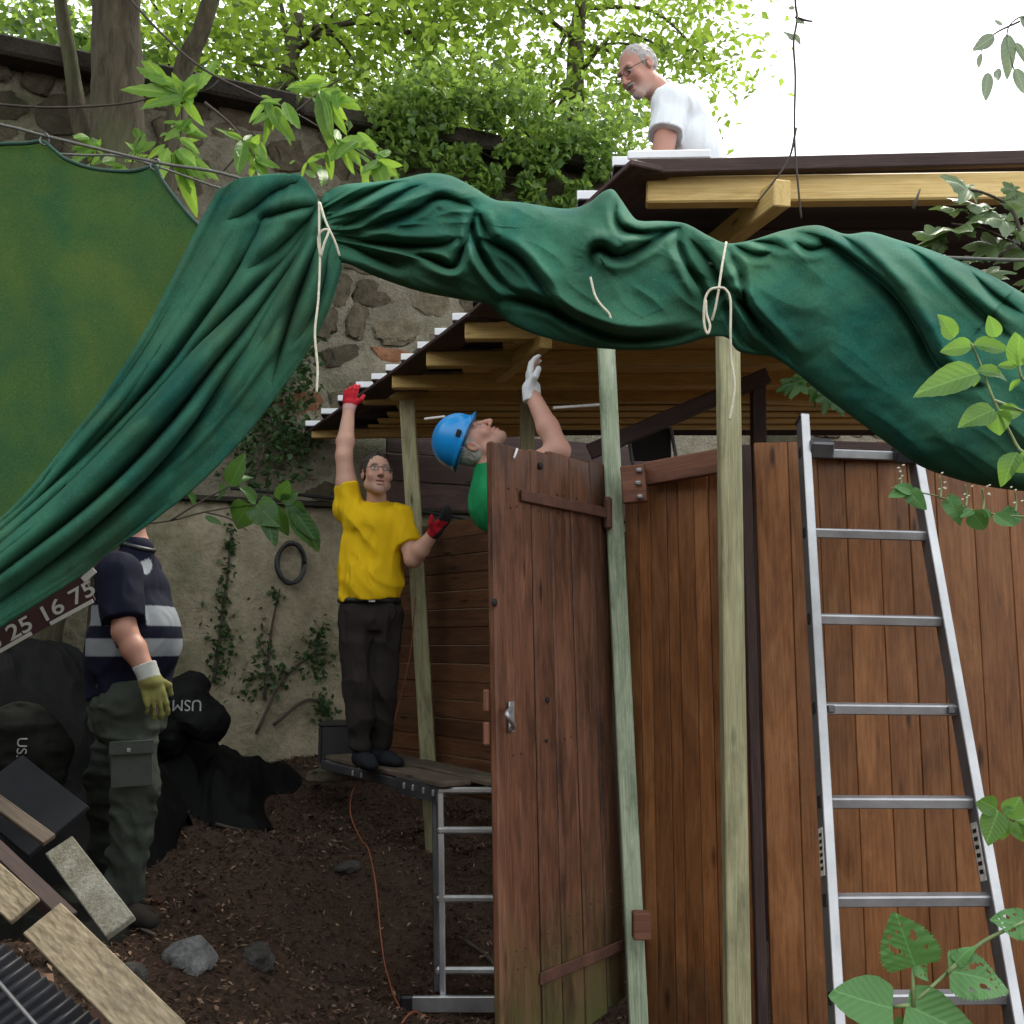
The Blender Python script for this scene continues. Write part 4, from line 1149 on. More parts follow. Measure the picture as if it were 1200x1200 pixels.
class Head:
    def __init__(s, c, fwd, up, sc=0.95):
        s.c = A3(c); s.f = nrm(fwd); u = np.array(up, float); u = u - s.f * u.dot(s.f); s.u = nrm(u); s.r = np.cross(s.f, s.u); s.sc = sc
    def w(s, x, y, z): return s.c + s.sc * (x * s.r + y * s.f + z * s.u)
    def loc(s, X): q = (X - s.c) / s.sc; return np.stack([q @ s.r, q @ s.f, q @ s.u], -1)
    def E(s, c, r, k=0.012, op='u'): return el(s.w(*c), [x * s.sc for x in r], (s.r, s.f, s.u), k, op)
    def C(s, a, b, ra, rb, k=0.012, op='u'): return rc(s.w(*a), s.w(*b), ra * s.sc, rb * s.sc, k, op)
    def prims(s, mouth_open=0.0):
        m = mouth_open
        P_ = [s.E((0, -.018, .038), (.074, .094, .084)), s.E((0, .03, -.03), (.061, .064, .082), .03), s.C((-.048, .0, -.062), (-.01, .066, -.098 - m), .026, .022, .025), s.C((.048, .0, -.062), (.01, .066, -.098 - m), .026, .022, .025),
              s.E((0, .072, -.102 - m), (.02, .016, .016), .02), s.C((-.038, .082, .028), (.038, .082, .028), .013, .013, .018),
              s.E((-.04, .066, -.028), (.024, .022, .024), .02), s.E((.04, .066, -.028), (.024, .022, .024), .02),
              s.E((-.030, .104, .006), (.017, .014, .011), .012, 's'), s.E((.030, .104, .006), (.017, .014, .011), .012, 's'),
              s.C((0, .092, .016), (0, .118, -.032), .0085, .0125, .010), s.E((-.012, .104, -.036), (.009, .010, .008), .006), s.E((.012, .104, -.036), (.009, .010, .008), .006),
              s.E((0, .093, -.060), (.026, .010, .007), .006), s.E((0, .092, -.075 - m), (.022, .010, .007), .006), s.E((0, .104, -.067 - m / 2), (.019, .012, .0022 + m * 0.45), .004, 's')]
        for sg in (-1, 1):
            P_ += [s.E((sg * .078, -.012, .002), (.010, .021, .032), .008), s.E((sg * .086, -.008, .004), (.006, .011, .017), .006, 's')]
        return P_
    def skin_color(s, X, base, lips=(0.36, 0.12, 0.10), stubble=None, flush=(0.44, 0.19, 0.14)):
        q = s.loc(X); C = np.tile(np.array(base), (len(X), 1))
        def blob(c, r): return np.exp(-(((q - np.array(c)) / np.array(r)) ** 2).sum(1))
        for c, r, col, k in (((0, .115, -.03), (.018, .02, .02), flush, .7), ((.042, .08, -.03), (.022, .03, .022), flush, .55), ((-.042, .08, -.03), (.022, .03, .022), flush, .55),
                             ((0, .098, -.066), (.022, .014, .011), lips, .9), ((.085, -.01, 0), (.02, .025, .035), flush, .5), ((-.085, -.01, 0), (.02, .025, .035), flush, .5)):
            w = np.clip(blob(c, r) * k, 0, 1)[:, None]; C = C * (1 - w) + np.array(col) * w
        for sg in (-1, 1):
            w = np.clip(blob((sg * .030, .092, .006), (.020, .02, .010)) * .55, 0, 1)[:, None]; C = C * (1 - w) + np.array((0.16, 0.075, 0.06)) * w
            w = np.clip(blob((sg * .030, .094, .029), (.021, .02, .006)) * .7, 0, 1)[:, None]; C = C * (1 - w) + np.array((0.07, 0.045, 0.035)) * w
        if stubble is not None:
            w = np.clip((blob((0, .06, -.10), (.06, .06, .035)) + 1.2 * blob((0, .1, -.049), (.03, .02, .008))) * stubble[1], 0, 1)[:, None]; C = C * (1 - w) + np.array(stubble[0]) * w
        return C
    def eyes(s, parent):
        for sg in (-1, 1):
            c = s.w(sg * .030, .081, .005)
            bm = bmesh.new(); bmesh.ops.create_icosphere(bm, subdivisions=2, radius=0.0108 * s.sc, matrix=Matrix.Translation(Vector(c) - WM[parent.name].translation))
            nf = len(bm.faces)
            bmesh.ops.create_icosphere(bm, subdivisions=2, radius=0.0062 * s.sc, matrix=Matrix.Translation(Vector(s.w(sg * .030, .0868, .005)) - WM[parent.name].translation))
            bm.faces.ensure_lookup_table()
            for i, f in enumerate(bm.faces):
                f.smooth = True; f.material_index = 0 if i < nf else 1
            me = bpy.data.meshes.new('eye'); bm.to_mesh(me); bm.free(); me.materials.append(M['eye_white']); me.materials.append(M['eye_dark'])
            mesh_obj('eye', me, None, parent, Matrix.Translation(WM[parent.name].translation))
    def glasses(s, parent, rx=.024, rz=.017, thick=.0017):
        org = WM[parent.name].translation
        g_ = None
        for sg in (-1, 1):
            pts = [Vector(s.w(sg * .032 + rx * math.cos(a), .108 - .004 * abs(math.cos(a)), .004 + rz * math.sin(a))) for a in np.linspace(0, 2 * math.pi, 17)]
            tb = tube('glasses', pts, thick, M['glass_frame'], parent if g_ is None else g_, seg=6, n=2) if g_ is None else tube('rim', pts, thick, M['glass_frame'], g_, seg=6, n=2)
            if g_ is None: g_ = tb
            V = [tuple(p - org) for p in pts[:-1]]
            me = bpy.data.meshes.new('lens'); me.from_pydata(V, [], [list(range(len(V)))]); me.update()
            ob = mesh_obj('lens', me, M['lens'], g_, Matrix.Translation(org))
            tube('temple', [Vector(s.w(sg * .056, .106, .006)), Vector(s.w(sg * .075, .07, .008)), Vector(s.w(sg * .084, -.005, .012))], thick, M['glass_frame'], g_, seg=6, n=3)
        tube('bridge', [Vector(s.w(-.009, .109, .006)), Vector(s.w(0, .114, .009)), Vector(s.w(.009, .109, .006))], thick, M['glass_frame'], g_, seg=6, n=3)

def hand_prims(W, d, n, side, curl=0.4, rad=0.010, spread=0.12, sc=1.0, thumb_in=0.3):
    """W wrist, d towards fingers, n palm normal (fingers curl that way), side towards the thumb"""
    W = A3(W); d = nrm(d); n = np.array(n, float); n = nrm(n - d * n.dot(d)); s = np.array(side, float); s = nrm(s - d * s.dot(d) - n * s.dot(n))
    out = [rc(W - d * .02, W + d * .02, .026 * sc, .028 * sc, .02), el(W + d * .05 * sc, (.048 * sc, .041 * sc, .018 * sc), (d, s, n), .015), el(W + d * .022 * sc + s * .02, (.035 * sc, .022 * sc, .019 * sc), (d, s, n), .012)]
    for k, (o_, L) in enumerate(((.030, .072), (.010, .080), (-.010, .074), (-.029, .058))):
        p0 = W + d * (.085 - .004 * abs(k - 1)) * sc + s * o_ * sc
        dir_ = nrm(d + s * spread * (1.2 - 0.8 * k) * 0.5); ang = curl * (0.8 + 0.12 * k)
        p = p0 - dir_ * .02
        out.append(rc(p, p0, rad * 1.1, rad * 1.05, .006)); cur = p0
        for j, f in enumerate((.42, .33, .25)):
            a = ang * (j + 0.6); dd = dir_ * math.cos(a) + n * math.sin(a)
            nx_ = cur + dd * L * f * sc; out.append(rc(cur, nx_, rad * (1.02 - .08 * j), rad * (0.95 - .09 * j), .004)); cur = nx_
    t0 = W + d * .022 * sc + s * .030 * sc; t1 = t0 + nrm(d * .75 + s * .75 + n * thumb_in) * .042 * sc; t2 = t1 + nrm(d * .95 + s * .25 + n * (thumb_in + curl * .5)) * .034 * sc
    out += [rc(t0, t1, rad * 1.3, rad * 1.1, .008), rc(t1, t2, rad * 1.1, rad * .9, .004)]
    return out

def wrinkle(amp, seed, freq=26.0, dirs=5):
    r = np.random.default_rng(seed); K = r.normal(0, 1, (dirs, 3)); K[:, 2] *= 1.1; K = K / np.linalg.norm(K, axis=1)[:, None] * r.uniform(0.6, 1.4, dirs)[:, None] * freq; ph = r.uniform(0, 6.28, dirs)
    def f(X):
        warp = vnoise(X * 7.0)[:, None] * 1.7; s = 0
        for k in range(dirs): s = s + (1 - 2 * np.abs(np.sin((X @ K[k]) * 0.5 + ph[k] + warp[:, 0])))
        return -amp * s / dirs * 1.6 + 0.25 * amp * vnoise(X * 40)
    return f

def drape(amp, seed, hf=13.0, vf=3.0, diag=0.5):
    def f(X):
        w = vnoise(X * 3.1 + seed)[:, None] * np.array([1.2, 1.2, .3])
        q = X * np.array([hf, hf, vf]) + w + seed
        q2 = np.stack([X[:, 0] * 8 + X[:, 2] * 9, X[:, 1] * 8, X[:, 2] * 3 - X[:, 0] * 3], -1) + seed * 1.7 + w
        a = np.abs(vnoise(q)); b = np.abs(vnoise(q2)); c = np.abs(vnoise(q * 2.1 + 5))
        return amp * (1.6 * a + diag * 2.0 * b + .6 * c - .9)
    return f

def v3(*a): return np.array(a, float)
def shoe(pr, ankle, fwd, mat, col, sole_z, size=1.0):
    a = A3(ankle); f = nrm((fwd[0], fwd[1], 0)); r_ = np.cross(f, (0, 0, 1.0)); z = sole_z
    p0 = v3(a[0], a[1], z + .045) - f * .055; p1 = v3(a[0], a[1], z + .04) + f * .10; p2 = v3(a[0], a[1], z + .03) + f * .175
    prims = [ec(p0, p1, (.040, .045), (.047, .042), r_, .02), ec(p1, p2, (.047, .042), (.038, .030), r_, .02), rc(v3(a[0], a[1], z + .06) - f * .01, v3(a[0], a[1], z + .125) - f * .02, .048, .046, .02), cut((0, 0, z + .002), (0, 0, -1))]
    o, V, F = sdf_obj('shoe', prims, 0.006, M['cloth'], pr, None, lambda X: np.where((X[:, 2] < z + .022)[:, None], np.array((0.012, 0.012, 0.012)), np.array(col)))

def const(c): return lambda X: np.tile(np.array(c), (len(X), 1))
SKIN = (0.50, 0.285, 0.205)
# ---------- man in yellow on the plank
Y1 = 5.7
zs = PLANK_Z
f1 = nrm((0.22, -1, 0)); r1 = np.cross(f1, (0, 0, 1.0))       # facing the viewer; r1 = his right
man = thing('person', 'man in yellow T-shirt reaching up to the roof edge with red glove', 'person', (P(440, 910, Y1).x, Y1, zs))
J = {}
J['neck'] = A3(P(441, 590, Y1)); J['head'] = A3(P(442, 556, Y1 - .05))
J['sR'] = A3(P(409, 596, Y1)); J['sL'] = A3(P(469, 606, Y1))
J['eR'] = A3(P(403, 535, Y1 - .03)); J['wR'] = A3(P(409, 478, Y1 + .04)); J['eL'] = A3(P(484, 655, Y1 - .06)); J['wL'] = A3(P(509, 624, Y1 - .16))
J['hR'] = A3(P(415, 715, Y1)); J['hL'] = A3(P(451, 715, Y1 + .02)); J['kR'] = A3(P(421, 808, Y1 - .04)); J['kL'] = A3(P(448, 808, Y1 + .03))
J['aR'] = v3(P(424, 890, Y1 - .03).x, Y1 - .03, zs + .10); J['aL'] = v3(P(443, 890, Y1 + .08).x, Y1 + .08, zs + .10)
ch = (J['sR'] + J['sL']) / 2 + v3(0, 0, -.06); pel = (J['hR'] + J['hL']) / 2
H = Head(J['head'], nrm(f1 * 1.0 + v3(0.10, 0, 0.16)), (0.02, 0, 1), 1.03)
prims = H.prims(0.006) + [rc(J['neck'], H.w(0, -.02, -.05), .056, .052, .02), ec(pel, ch, (.13, .09), (.14, .09), r1, .03), rc(ch, J['sR'], .06, .05, .03), rc(ch, J['sL'], .06, .05, .03),
     rc(J['sR'], J['sR'] * .5 + J['eR'] * .5, .058, .057, .02), rc(J['sR'] * .5 + J['eR'] * .5, J['eR'], .057, .046, .02), rc(J['eR'], J['eR'] * .7 + J['wR'] * .3, .045, .050, .02), rc(J['eR'] * .7 + J['wR'] * .3, J['wR'], .050, .030, .02), rc(J['sL'], J['eL'], .058, .047, .02), rc(J['eL'], J['eL'] * .65 + J['wL'] * .35, .047, .048, .02), rc(J['eL'] * .65 + J['wL'] * .35, J['wL'], .048, .030, .02),
     rc(J['hR'], J['kR'], .06, .045, .03), rc(J['hL'], J['kL'], .06, .045, .03), rc(J['kR'], J['aR'], .045, .032, .02), rc(J['kL'], J['aL'], .045, .032, .02)]
wr_d = nrm(J['wR'] - J['eR'])
prims += hand_prims(J['wR'], wr_d, (0.2, 1, 0.3), (1, 0, 0), 0.35, .0085)
wl_d = nrm(J['wL'] - J['eL'])
prims += hand_prims(J['wL'], wl_d, (0.5, -.4, 0.6), (-.3, .3, 1), 0.3, .0085)
sdf_obj('body', prims, 0.0055, M['skin'], man, None, lambda X: H.skin_color(X, SKIN, stubble=((0.10, 0.07, 0.055), 0.55)))
H.eyes(man); H.glasses(man)
sdf_obj('hair', [H.E((0, -.026, .046), (.080, .096, .086)), H.E((0, -.03, .02), (.083, .084, .07), .02), cut(H.w(0, .062, .075), H.f * 1.0 - H.u * 0.32), cut(H.w(0, 0, -.045), -H.u)], 0.0055, M['hair_dark'], man,
        lambda X: 0.006 * vnoise(X * 130))
sl_R = J['sR'] * .52 + J['eR'] * .48; sl_L = J['sL'] * .35 + J['eL'] * .65
YEL = (0.66, 0.42, 0.008)
hem = A3(P(434, 703, Y1))
prims = [ec(pel + v3(0, 0, .0), pel + v3(0, 0, .20), (.176, .140), (.174, .132), r1, .03), ec(pel + v3(0, 0, .18), ch, (.172, .130), (.165, .105), r1, .03), ec(ch, J['neck'] - v3(0, 0, .02), (.15, .10), (.07, .065), r1, .03), el(pel + v3(0, 0, .12) + f1 * .06, (.14, .105, .15), (r1, f1, (0, 0, 1)), .04),
         rc(ch + r1 * .08, J['sR'], .085, .080, .03), rc(ch - r1 * .08, J['sL'], .085, .072, .03), rc(J['sR'], sl_R, .080, .070, .03, flat_b=True), rc(J['sL'], sl_L, .074, .070, .03, flat_b=True),
         el(J['neck'] + v3(0, 0, .035) + f1 * .02, (.062, .066, .05), (r1, f1, (0, 0, 1)), .008, 's'), cut(hem, (0.06, 0, -1))]
sdf_obj('shirt', prims, 0.0065, M['cloth'], man, drape(.015, 3), const(YEL))
PAN = (0.026, 0.021, 0.019)
prims = [ec(pel - v3(0, 0, .04), pel + v3(0, 0, .03), (.162, .122), (.158, .120), r1, .03), ec(J['hR'] - v3(0, 0, .03), J['kR'], (.094, .098), (.076, .078), r1, .03), ec(J['hL'] - v3(0, 0, .03), J['kL'], (.094, .098), (.076, .078), r1, .03),
         rc(J['kR'], J['aR'] + v3(0, 0, .03), .077, .068, .03), rc(J['kL'], J['aL'] + v3(0, 0, .03), .077, .068, .03)]
sdf_obj('trousers', prims, 0.007, M['cloth'], man, drape(.018, 5, 10, 5), const(PAN))
bt = pel + v3(0, 0, .052)
pts = [Vector(bt + r1 * .163 * math.cos(a) + f1 * .125 * math.sin(a)) for a in np.linspace(0, 2 * math.pi, 25)]
bl = tube('belt', pts, 0.017, M['black_plastic'], man, seg=8, n=2)
bk = bt + f1 * .142
beam('buckle', Vector(bk - r1 * .02), Vector(bk + r1 * .02), .01, .03, M['alu'], bl)
for a, sd in (('aR', 0.25), ('aL', 0.75)):
    shoe(man, J[a], f1 + v3(sd, 0, 0), None, (0.016, 0.018, 0.022), zs)
def glove_colors(W, d, cut_d, back_n, col_back, col_palm, cuff=None):
    W = A3(W); d = nrm(d); n = nrm(back_n)
    def f(X):
        q = X - W; s = q @ d; b = q @ n
        C = np.where((b > -.004)[:, None], np.array(col_back), np.array(col_palm))
        C = np.where((s > cut_d)[:, None], np.array(col_palm), C)
        if cuff is not None: C = np.where((s < .012)[:, None], np.array(cuff), C)
        return C
    return f
RED, BLK = (0.36, 0.012, 0.022), (0.02, 0.02, 0.022)
sdf_obj('glove', hand_prims(J['wR'], wr_d, (0.2, 1, 0.3), (1, 0, 0), 0.35, .0125, sc=1.06) + [rc(J['wR'] - wr_d * .025, J['wR'] + wr_d * .02, .036, .036, .01, flat_a=True)], 0.005, M['cloth'], man, None, glove_colors(J['wR'], wr_d, .15, (-0.2, -1, -.3), RED, RED, (0.5, 0.30, 0.27)))
sdf_obj('glove', hand_prims(J['wL'], wl_d, (0.5, -.4, 0.6), (-.3, .3, 1), 0.3, .0125, sc=1.06) + [rc(J['wL'] - wl_d * .02, J['wL'] + wl_d * .02, .036, .036, .01, flat_a=True)], 0.005, M['cloth'], man, None, glove_colors(J['wL'], wl_d, .095, (-.6, -.3, .6), RED, BLK))

# ---------- man in the blue hard hat behind the door
Y2 = 4.4
man = thing('person', 'man in blue hard hat and green shirt looking up behind the open door', 'person', (P(600, 910, 4.65).x, 4.65, zs))
f2 = nrm((1, -0.12, 0)); r2 = np.cross(f2, (0, 0, 1.0))      # faces right, r2 towards the viewer
J = {}
J['head'] = A3(P(557, 519, Y2)); J['neck'] = A3(P(578, 566, Y2 + .02)); J['sR'] = A3(P(603, 558, Y2 - .14)); J['sL'] = A3(P(600, 585, Y2 + .20))
J['eR'] = A3(P(655, 528, Y2 - .18)); J['wR'] = A3(P(623, 461, Y2 - .12)); J['eL'] = A3(P(648, 640, Y2 + .26)); J['wL'] = A3(P(680, 590, Y2 + .2))
J['hR'] = A3(P(634, 720, Y2 + .04)); J['hL'] = A3(P(634, 720, Y2 + .24)); J['kR'] = A3(P(640, 810, Y2 + .08)); J['kL'] = A3(P(636, 812, Y2 + .3))
J['aR'] = v3(P(632, 890, Y2 + .02).x, Y2 + .22, zs + .10); J['aL'] = v3(P(626, 890, Y2 + .3).x, Y2 + .42, zs + .10)
ch = (J['sR'] + J['sL']) / 2 + v3(-.01, 0, -.07); pel = (J['hR'] + J['hL']) / 2
H = Head(J['head'], (0.34, -0.30, 0.92), (-0.93, -0.05, 0.36))
prims = H.prims() + [rc(J['neck'], H.w(0, -.03, -.05), .058, .054, .025), ec(pel, ch, (.13, .09), (.14, .09), r2, .03), rc(ch, J['sR'], .06, .05, .03), rc(ch, J['sL'], .06, .05, .03),
     rc(J['sR'], J['eR'], .052, .047, .02), rc(J['eR'], J['eR'] * .6 + J['wR'] * .4, .047, .046, .02), rc(J['eR'] * .6 + J['wR'] * .4, J['wR'], .046, .031, .02), rc(J['sL'], J['eL'], .05, .043, .02), rc(J['eL'], J['wL'], .043, .028, .02),
     rc(pel, J['kR'], .07, .05, .03), rc(pel, J['kL'], .07, .05, .03), rc(J['kR'], J['aR'], .05, .035, .02), rc(J['kL'], J['aL'], .05, .035, .02)]
w_d = nrm(v3(-.10, 0, 1)); prims += hand_prims(J['wR'], w_d, (0.9, 0.1, 0.2), (0.2, -1, 0), 0.5, .0085)
w_l = nrm(J['wL'] - J['eL']); prims += hand_prims(J['wL'], w_l, (0.9, 0.1, 0.2), (0, 1, 0), 0.5, .0085)
sdf_obj('body', prims, 0.0055, M['skin'], man, None, lambda X: H.skin_color(X, (0.52, 0.28, 0.21), stubble=((0.22, 0.16, 0.13), 0.4)))
H.eyes(man)
sdf_obj('hair', [H.E((0, -.026, .03), (.079, .092, .075)), H.E((0, -.035, -.02), (.076, .07, .05), .02), cut(H.w(0, .02, .0), H.f * 1.0), cut(H.w(0, 0, -.06), -H.u)], 0.0055, M['hair_grey'], man, lambda X: 0.004 * vnoise(X * 130))
t = NT('helmet_blue'); v = t.coords('Object'); n1 = t.noise(v, 9, 5, 0.6)
c = t.ramp(n1, [(0.3, (0.0, 0.19, 0.50)), (0.7, (0.005, 0.25, 0.62))]); M['helmet'] = t.pbr(c, 0.32, 0, None, 0.5)
hel = [H.E((0, -.02, .075), (.106, .126, .118)), H.E((0, -.02, .052), (.110, .131, .016), .014), H.E((0, .08, .046), (.072, .058, .009), .012),
       H.E((0, -.02, .08), (.016, .129, .119), .012), H.E((0, -.02, .02), (.094, .112, .08), .004, 's'), cut(H.w(0, 0, .038), -H.u)]
ho_, _, _ = sdf_obj('helmet', hel, 0.0045, M['helmet'], man)
c0 = H.w(.105, .03, .08)
beam('helmet_slot', Vector(c0 - H.f * .016), Vector(c0 + H.f * .016), .012, .02, M['black_plastic'], ho_, up=tuple(H.u))
tube('helmet_band', [Vector(H.w(.113 * math.cos(a), -.02 + .137 * math.sin(a), .044)) for a in np.linspace(0, 2 * math.pi, 25)], .004, M['glass_frame'], ho_, seg=6, n=2)
GRN = (0.012, 0.22, 0.075)
sR2 = J['sR'] * .45 + J['eR'] * .55
prims = [ec(pel - v3(0, 0, .06), pel + v3(0, 0, .2), (.168, .135), (.165, .13), r2, .03), ec(pel + v3(0, 0, .1), ch, (.168, .135), (.17, .125), r2, .03), ec(ch, J['neck'] - v3(0, 0, .02), (.15, .11), (.072, .07), r2, .03),
         el(P(588, 588, Y2 + .03), (.14, .19, .15), None, .05), rc(P(574, 556, Y2 + .02), P(584, 590, Y2 + .02), .075, .125, .04), rc(ch + r2 * .08, J['sR'], .085, .076, .03), rc(ch - r2 * .08, J['sL'], .085, .076, .03), rc(J['sR'], sR2, .076, .066, .03, flat_b=True), rc(J['sL'], J['sL'] * .4 + J['eL'] * .6, .074, .068, .03, flat_b=True), cut(pel + v3(0, 0, -.07), (0, 0, -1))]
sdf_obj('shirt', prims, 0.0075, M['cloth'], man, drape(.008, 8), const(GRN))
tube('collar_trim', [Vector(J['neck'] + r2 * .07 * math.cos(a) + f2 * .07 * math.sin(a) + v3(0, 0, .0 - .012 * math.sin(a))) for a in np.linspace(0, 2 * math.pi, 20)], .009, M['cloth'] if False else plain('collar_green', (0.03, 0.26, 0.11), 0.85), man, seg=6, n=2)
prims = [ec(pel - v3(0, 0, .04), pel + v3(0, 0, .03), (.155, .12), (.155, .12), r2, .03), rc(J['hR'], J['kR'], .09, .075, .03), rc(J['hL'], J['kL'], .09, .075, .03), rc(J['kR'], J['aR'] + v3(0, 0, .03), .076, .066, .03), rc(J['kL'], J['aL'] + v3(0, 0, .03), .076, .066, .03)]
sdf_obj('trousers', prims, 0.009, M['cloth'], man, wrinkle(.007, 6, 26), const((0.05, 0.055, 0.07)))
for a in ('aR', 'aL'): shoe(man, J[a], f2, None, (0.03, 0.022, 0.016), zs)
WHT = (0.62, 0.63, 0.64)
sdf_obj('glove', hand_prims(J['wR'], w_d, (0.9, 0.1, 0.2), (0.2, -1, 0), 0.5, .0135, sc=1.1) + [rc(J['wR'] - w_d * .035, J['wR'] + w_d * .02, .042, .040, .01, flat_a=True)], 0.005, M['cloth'], man, wrinkle(.003, 2, 60), const(WHT))

# ---------- white haired man kneeling on the roof
Y3 = 4.45
zr = roof_z(Y3) + 0.045
man = thing('person', 'grey haired man in white T-shirt and glasses kneeling on top of the roof', 'person', (P(800, 200, Y3).x, Y3, zr))
f3 = nrm((-1, -0.35, 0)); r3 = np.cross(f3, (0, 0, 1.0))     # his left side... faces left
J = {}
J['head'] = A3(P(748, 84, Y3 - .05)); J['neck'] = A3(P(777, 112, Y3)); J['sL'] = A3(P(786, 122, Y3 - .17)); J['sR'] = A3(P(800, 122, Y3 + .17))
J['eL'] = A3(P(774, 196, Y3 - .22)); J['wL'] = A3(P(735, 245, Y3 - .25)); J['eR'] = A3(P(778, 195, Y3 + .2)); J['wR'] = A3(P(735, 240, Y3 + .15))
pel = A3(P(822, 240, Y3)); ch = (J['sL'] + J['sR']) / 2 + v3(.02, 0, -.07)
r3 = np.array((0.33, -0.94, 0.0)); r3 = nrm(r3)     # across the shoulders, towards the viewer
J['hL'] = pel + r3 * .09; J['hR'] = pel - r3 * .09
zk = zr + .07
J['kL'] = v3(*(J['hL'] + nrm((-.9, -.3, 0)) * .15)); J['kL'][2] = zk; J['kR'] = v3(*(J['hR'] + nrm((-.9, -.3, 0)) * .15)); J['kR'][2] = zk
J['aL'] = J['kL'] + v3(.40, .12, .0); J['aR'] = J['kR'] + v3(.40, .12, 0)
H = Head(J['head'], (-0.72, -0.44, -0.50), (-0.38, -0.10, 0.9))
prims = H.prims() + [rc(J['neck'], H.w(0, -.02, -.05), .058, .054, .025), ec(pel, ch, (.13, .09), (.14, .09), r3, .03), rc(ch, J['sR'], .06, .05, .03), rc(ch, J['sL'], .06, .05, .03)]
for s_ in 'LR':
    prims += [rc(J['s' + s_], J['e' + s_], .055, .046, .02), rc(J['e' + s_], J['w' + s_], .046, .030, .02), rc(J['h' + s_], J['k' + s_], .075, .055, .03), rc(J['k' + s_], J['a' + s_], .05, .035, .03)]
    d_ = nrm(J['w' + s_] - J['e' + s_]); prims += hand_prims(J['w' + s_], d_, (-.3, 0, -1), (-1, 0, 0), 0.4, .009)
sdf_obj('body', prims, 0.0055, M['skin'], man, None, lambda X: H.skin_color(X, (0.44, 0.22, 0.16), stubble=((0.45, 0.40, 0.36), 0.75)))
H.eyes(man); H.glasses(man)
sdf_obj('hair', [H.E((0, -.026, .046), (.078, .093, .083)), H.E((0, -.03, .01), (.080, .08, .06), .02), cut(H.w(0, .055, .08), H.f * 1.0 - H.u * 0.45), cut(H.w(0, 0, -.05), -H.u)], 0.0055, M['hair_grey'], man, lambda X: 0.007 * vnoise(X * np.array([160, 160, 90.])))
sdf_obj('beard', [H.C((-.024, .097, -.053), (0, .106, -.048), .0055, .007, .004), H.C((.024, .097, -.053), (0, .106, -.048), .0055, .007, .004), H.E((0, .078, -.105), (.022, .018, .02), .01)], 0.004, M['hair_grey'], man)
slL, slR = J['sL'] * .5 + J['eL'] * .5, J['sR'] * .5 + J['eR'] * .5
prims = [ec(pel, pel * .4 + ch * .6, (.165, .14), (.17, .14), r3, .03), ec(pel * .5 + ch * .5, ch, (.17, .135), (.17, .12), r3, .03), ec(ch, J['neck'], (.15, .11), (.075, .07), r3, .03),
         rc(ch + r3 * .08, J['sL'], .085, .078, .03), rc(ch - r3 * .08, J['sR'], .085, .078, .03), rc(J['sL'], slL, .080, .082, .03, flat_b=True), rc(J['sR'], slR, .08, .08, .03, flat_b=True),
         el(J['neck'] + nrm(H.c - J['neck']) * .05, (.066, .066, .05), None, .008, 's'), cut(pel, (0, 0, -1))]
sdf_obj('shirt', prims, 0.007, M['cloth'], man, drape(.009, 12), const((0.78, 0.82, 0.84)))
prims = [ec(pel - v3(0, 0, .06), pel + v3(0, 0, .03), (.16, .125), (.155, .12), r3, .03)]
for s_ in 'LR': prims += [rc(J['h' + s_], J['k' + s_], .095, .075, .03), rc(J['k' + s_], J['a' + s_], .07, .06, .03)]
sdf_obj('trousers', prims, 0.009, M['cloth'], man, None, const((0.06, 0.065, 0.09)))
for s_ in 'LR': 
    q = J['a' + s_]; sdf_obj('shoe', [ec(q + v3(-.02, 0, -.01), q + v3(.18, .05, -.02), (.042, .04), (.036, .03), (0, 1, 0), .02)], .008, M['cloth'], man, None, const((.03, .03, .03)))

# ---------- man in navy shirt with pale stripes on the bank
Y4 = 4.35
man = thing('person', 'man in navy polo with grey stripes and olive cargo trousers standing below the tarpaulin', 'person', (P(150, 1062, Y4).x, Y4, gfloor(P(150, 1062, Y4).x, Y4)))
f4 = nrm((1, -0.25, 0)); r4 = np.cross(f4, (0, 0, 1.0))      # r4 towards the viewer
J = {}
J['neck'] = A3(P(160, 640, Y4)); J['head'] = A3(P(152, 592, Y4)); J['sR'] = A3(P(140, 672, Y4 - .17)); J['sL'] = A3(P(165, 668, Y4 + .2))
J['eR'] = A3(P(146, 740, Y4 - .24)); J['wR'] = A3(P(174, 792, Y4 - .26)); J['eL'] = A3(P(150, 750, Y4 + .32)); J['wL'] = A3(P(172, 800, Y4 + .3))
J['hR'] = A3(P(150, 822, Y4 - .10)); J['hL'] = A3(P(152, 820, Y4 + .10)); J['kR'] = A3(P(160, 925, Y4 - .12)); J['kL'] = A3(P(125, 915, Y4 + .18))
zR = gfloor(P(152, 1060, Y4 - .10).x, Y4 - .10); J['aR'] = v3(P(142, 1030, Y4 - .10).x, Y4 - .10, zR + .10)
xl = P(128, 1000, Y4 + .35).x; zL = gfloor(xl, Y4 + .35); J['aL'] = v3(xl, Y4 + .35, zL + .10)
ch = (J['sR'] + J['sL']) / 2 + v3(.01, 0, -.09); pel = (J['hR'] + J['hL']) / 2
H = Head(J['head'], (1, -.3, -.25), (0.1, 0, 1))
prims = H.prims() + [rc(J['neck'], H.w(0, -.02, -.05), .058, .054, .025), ec(pel, ch, (.13, .09), (.14, .09), r4, .03), rc(ch, J['sR'], .06, .05, .03), rc(ch, J['sL'], .06, .05, .03)]
for s_ in 'LR':
    prims += [rc(J['s' + s_], J['e' + s_], .053, .047, .02), rc(J['e' + s_], J['e' + s_] * .6 + J['w' + s_] * .4, .047, .046, .02), rc(J['e' + s_] * .6 + J['w' + s_] * .4, J['w' + s_], .046, .033, .02), rc(J['h' + s_], J['k' + s_], .06, .045, .02), rc(J['k' + s_], J['a' + s_], .045, .032, .02)]
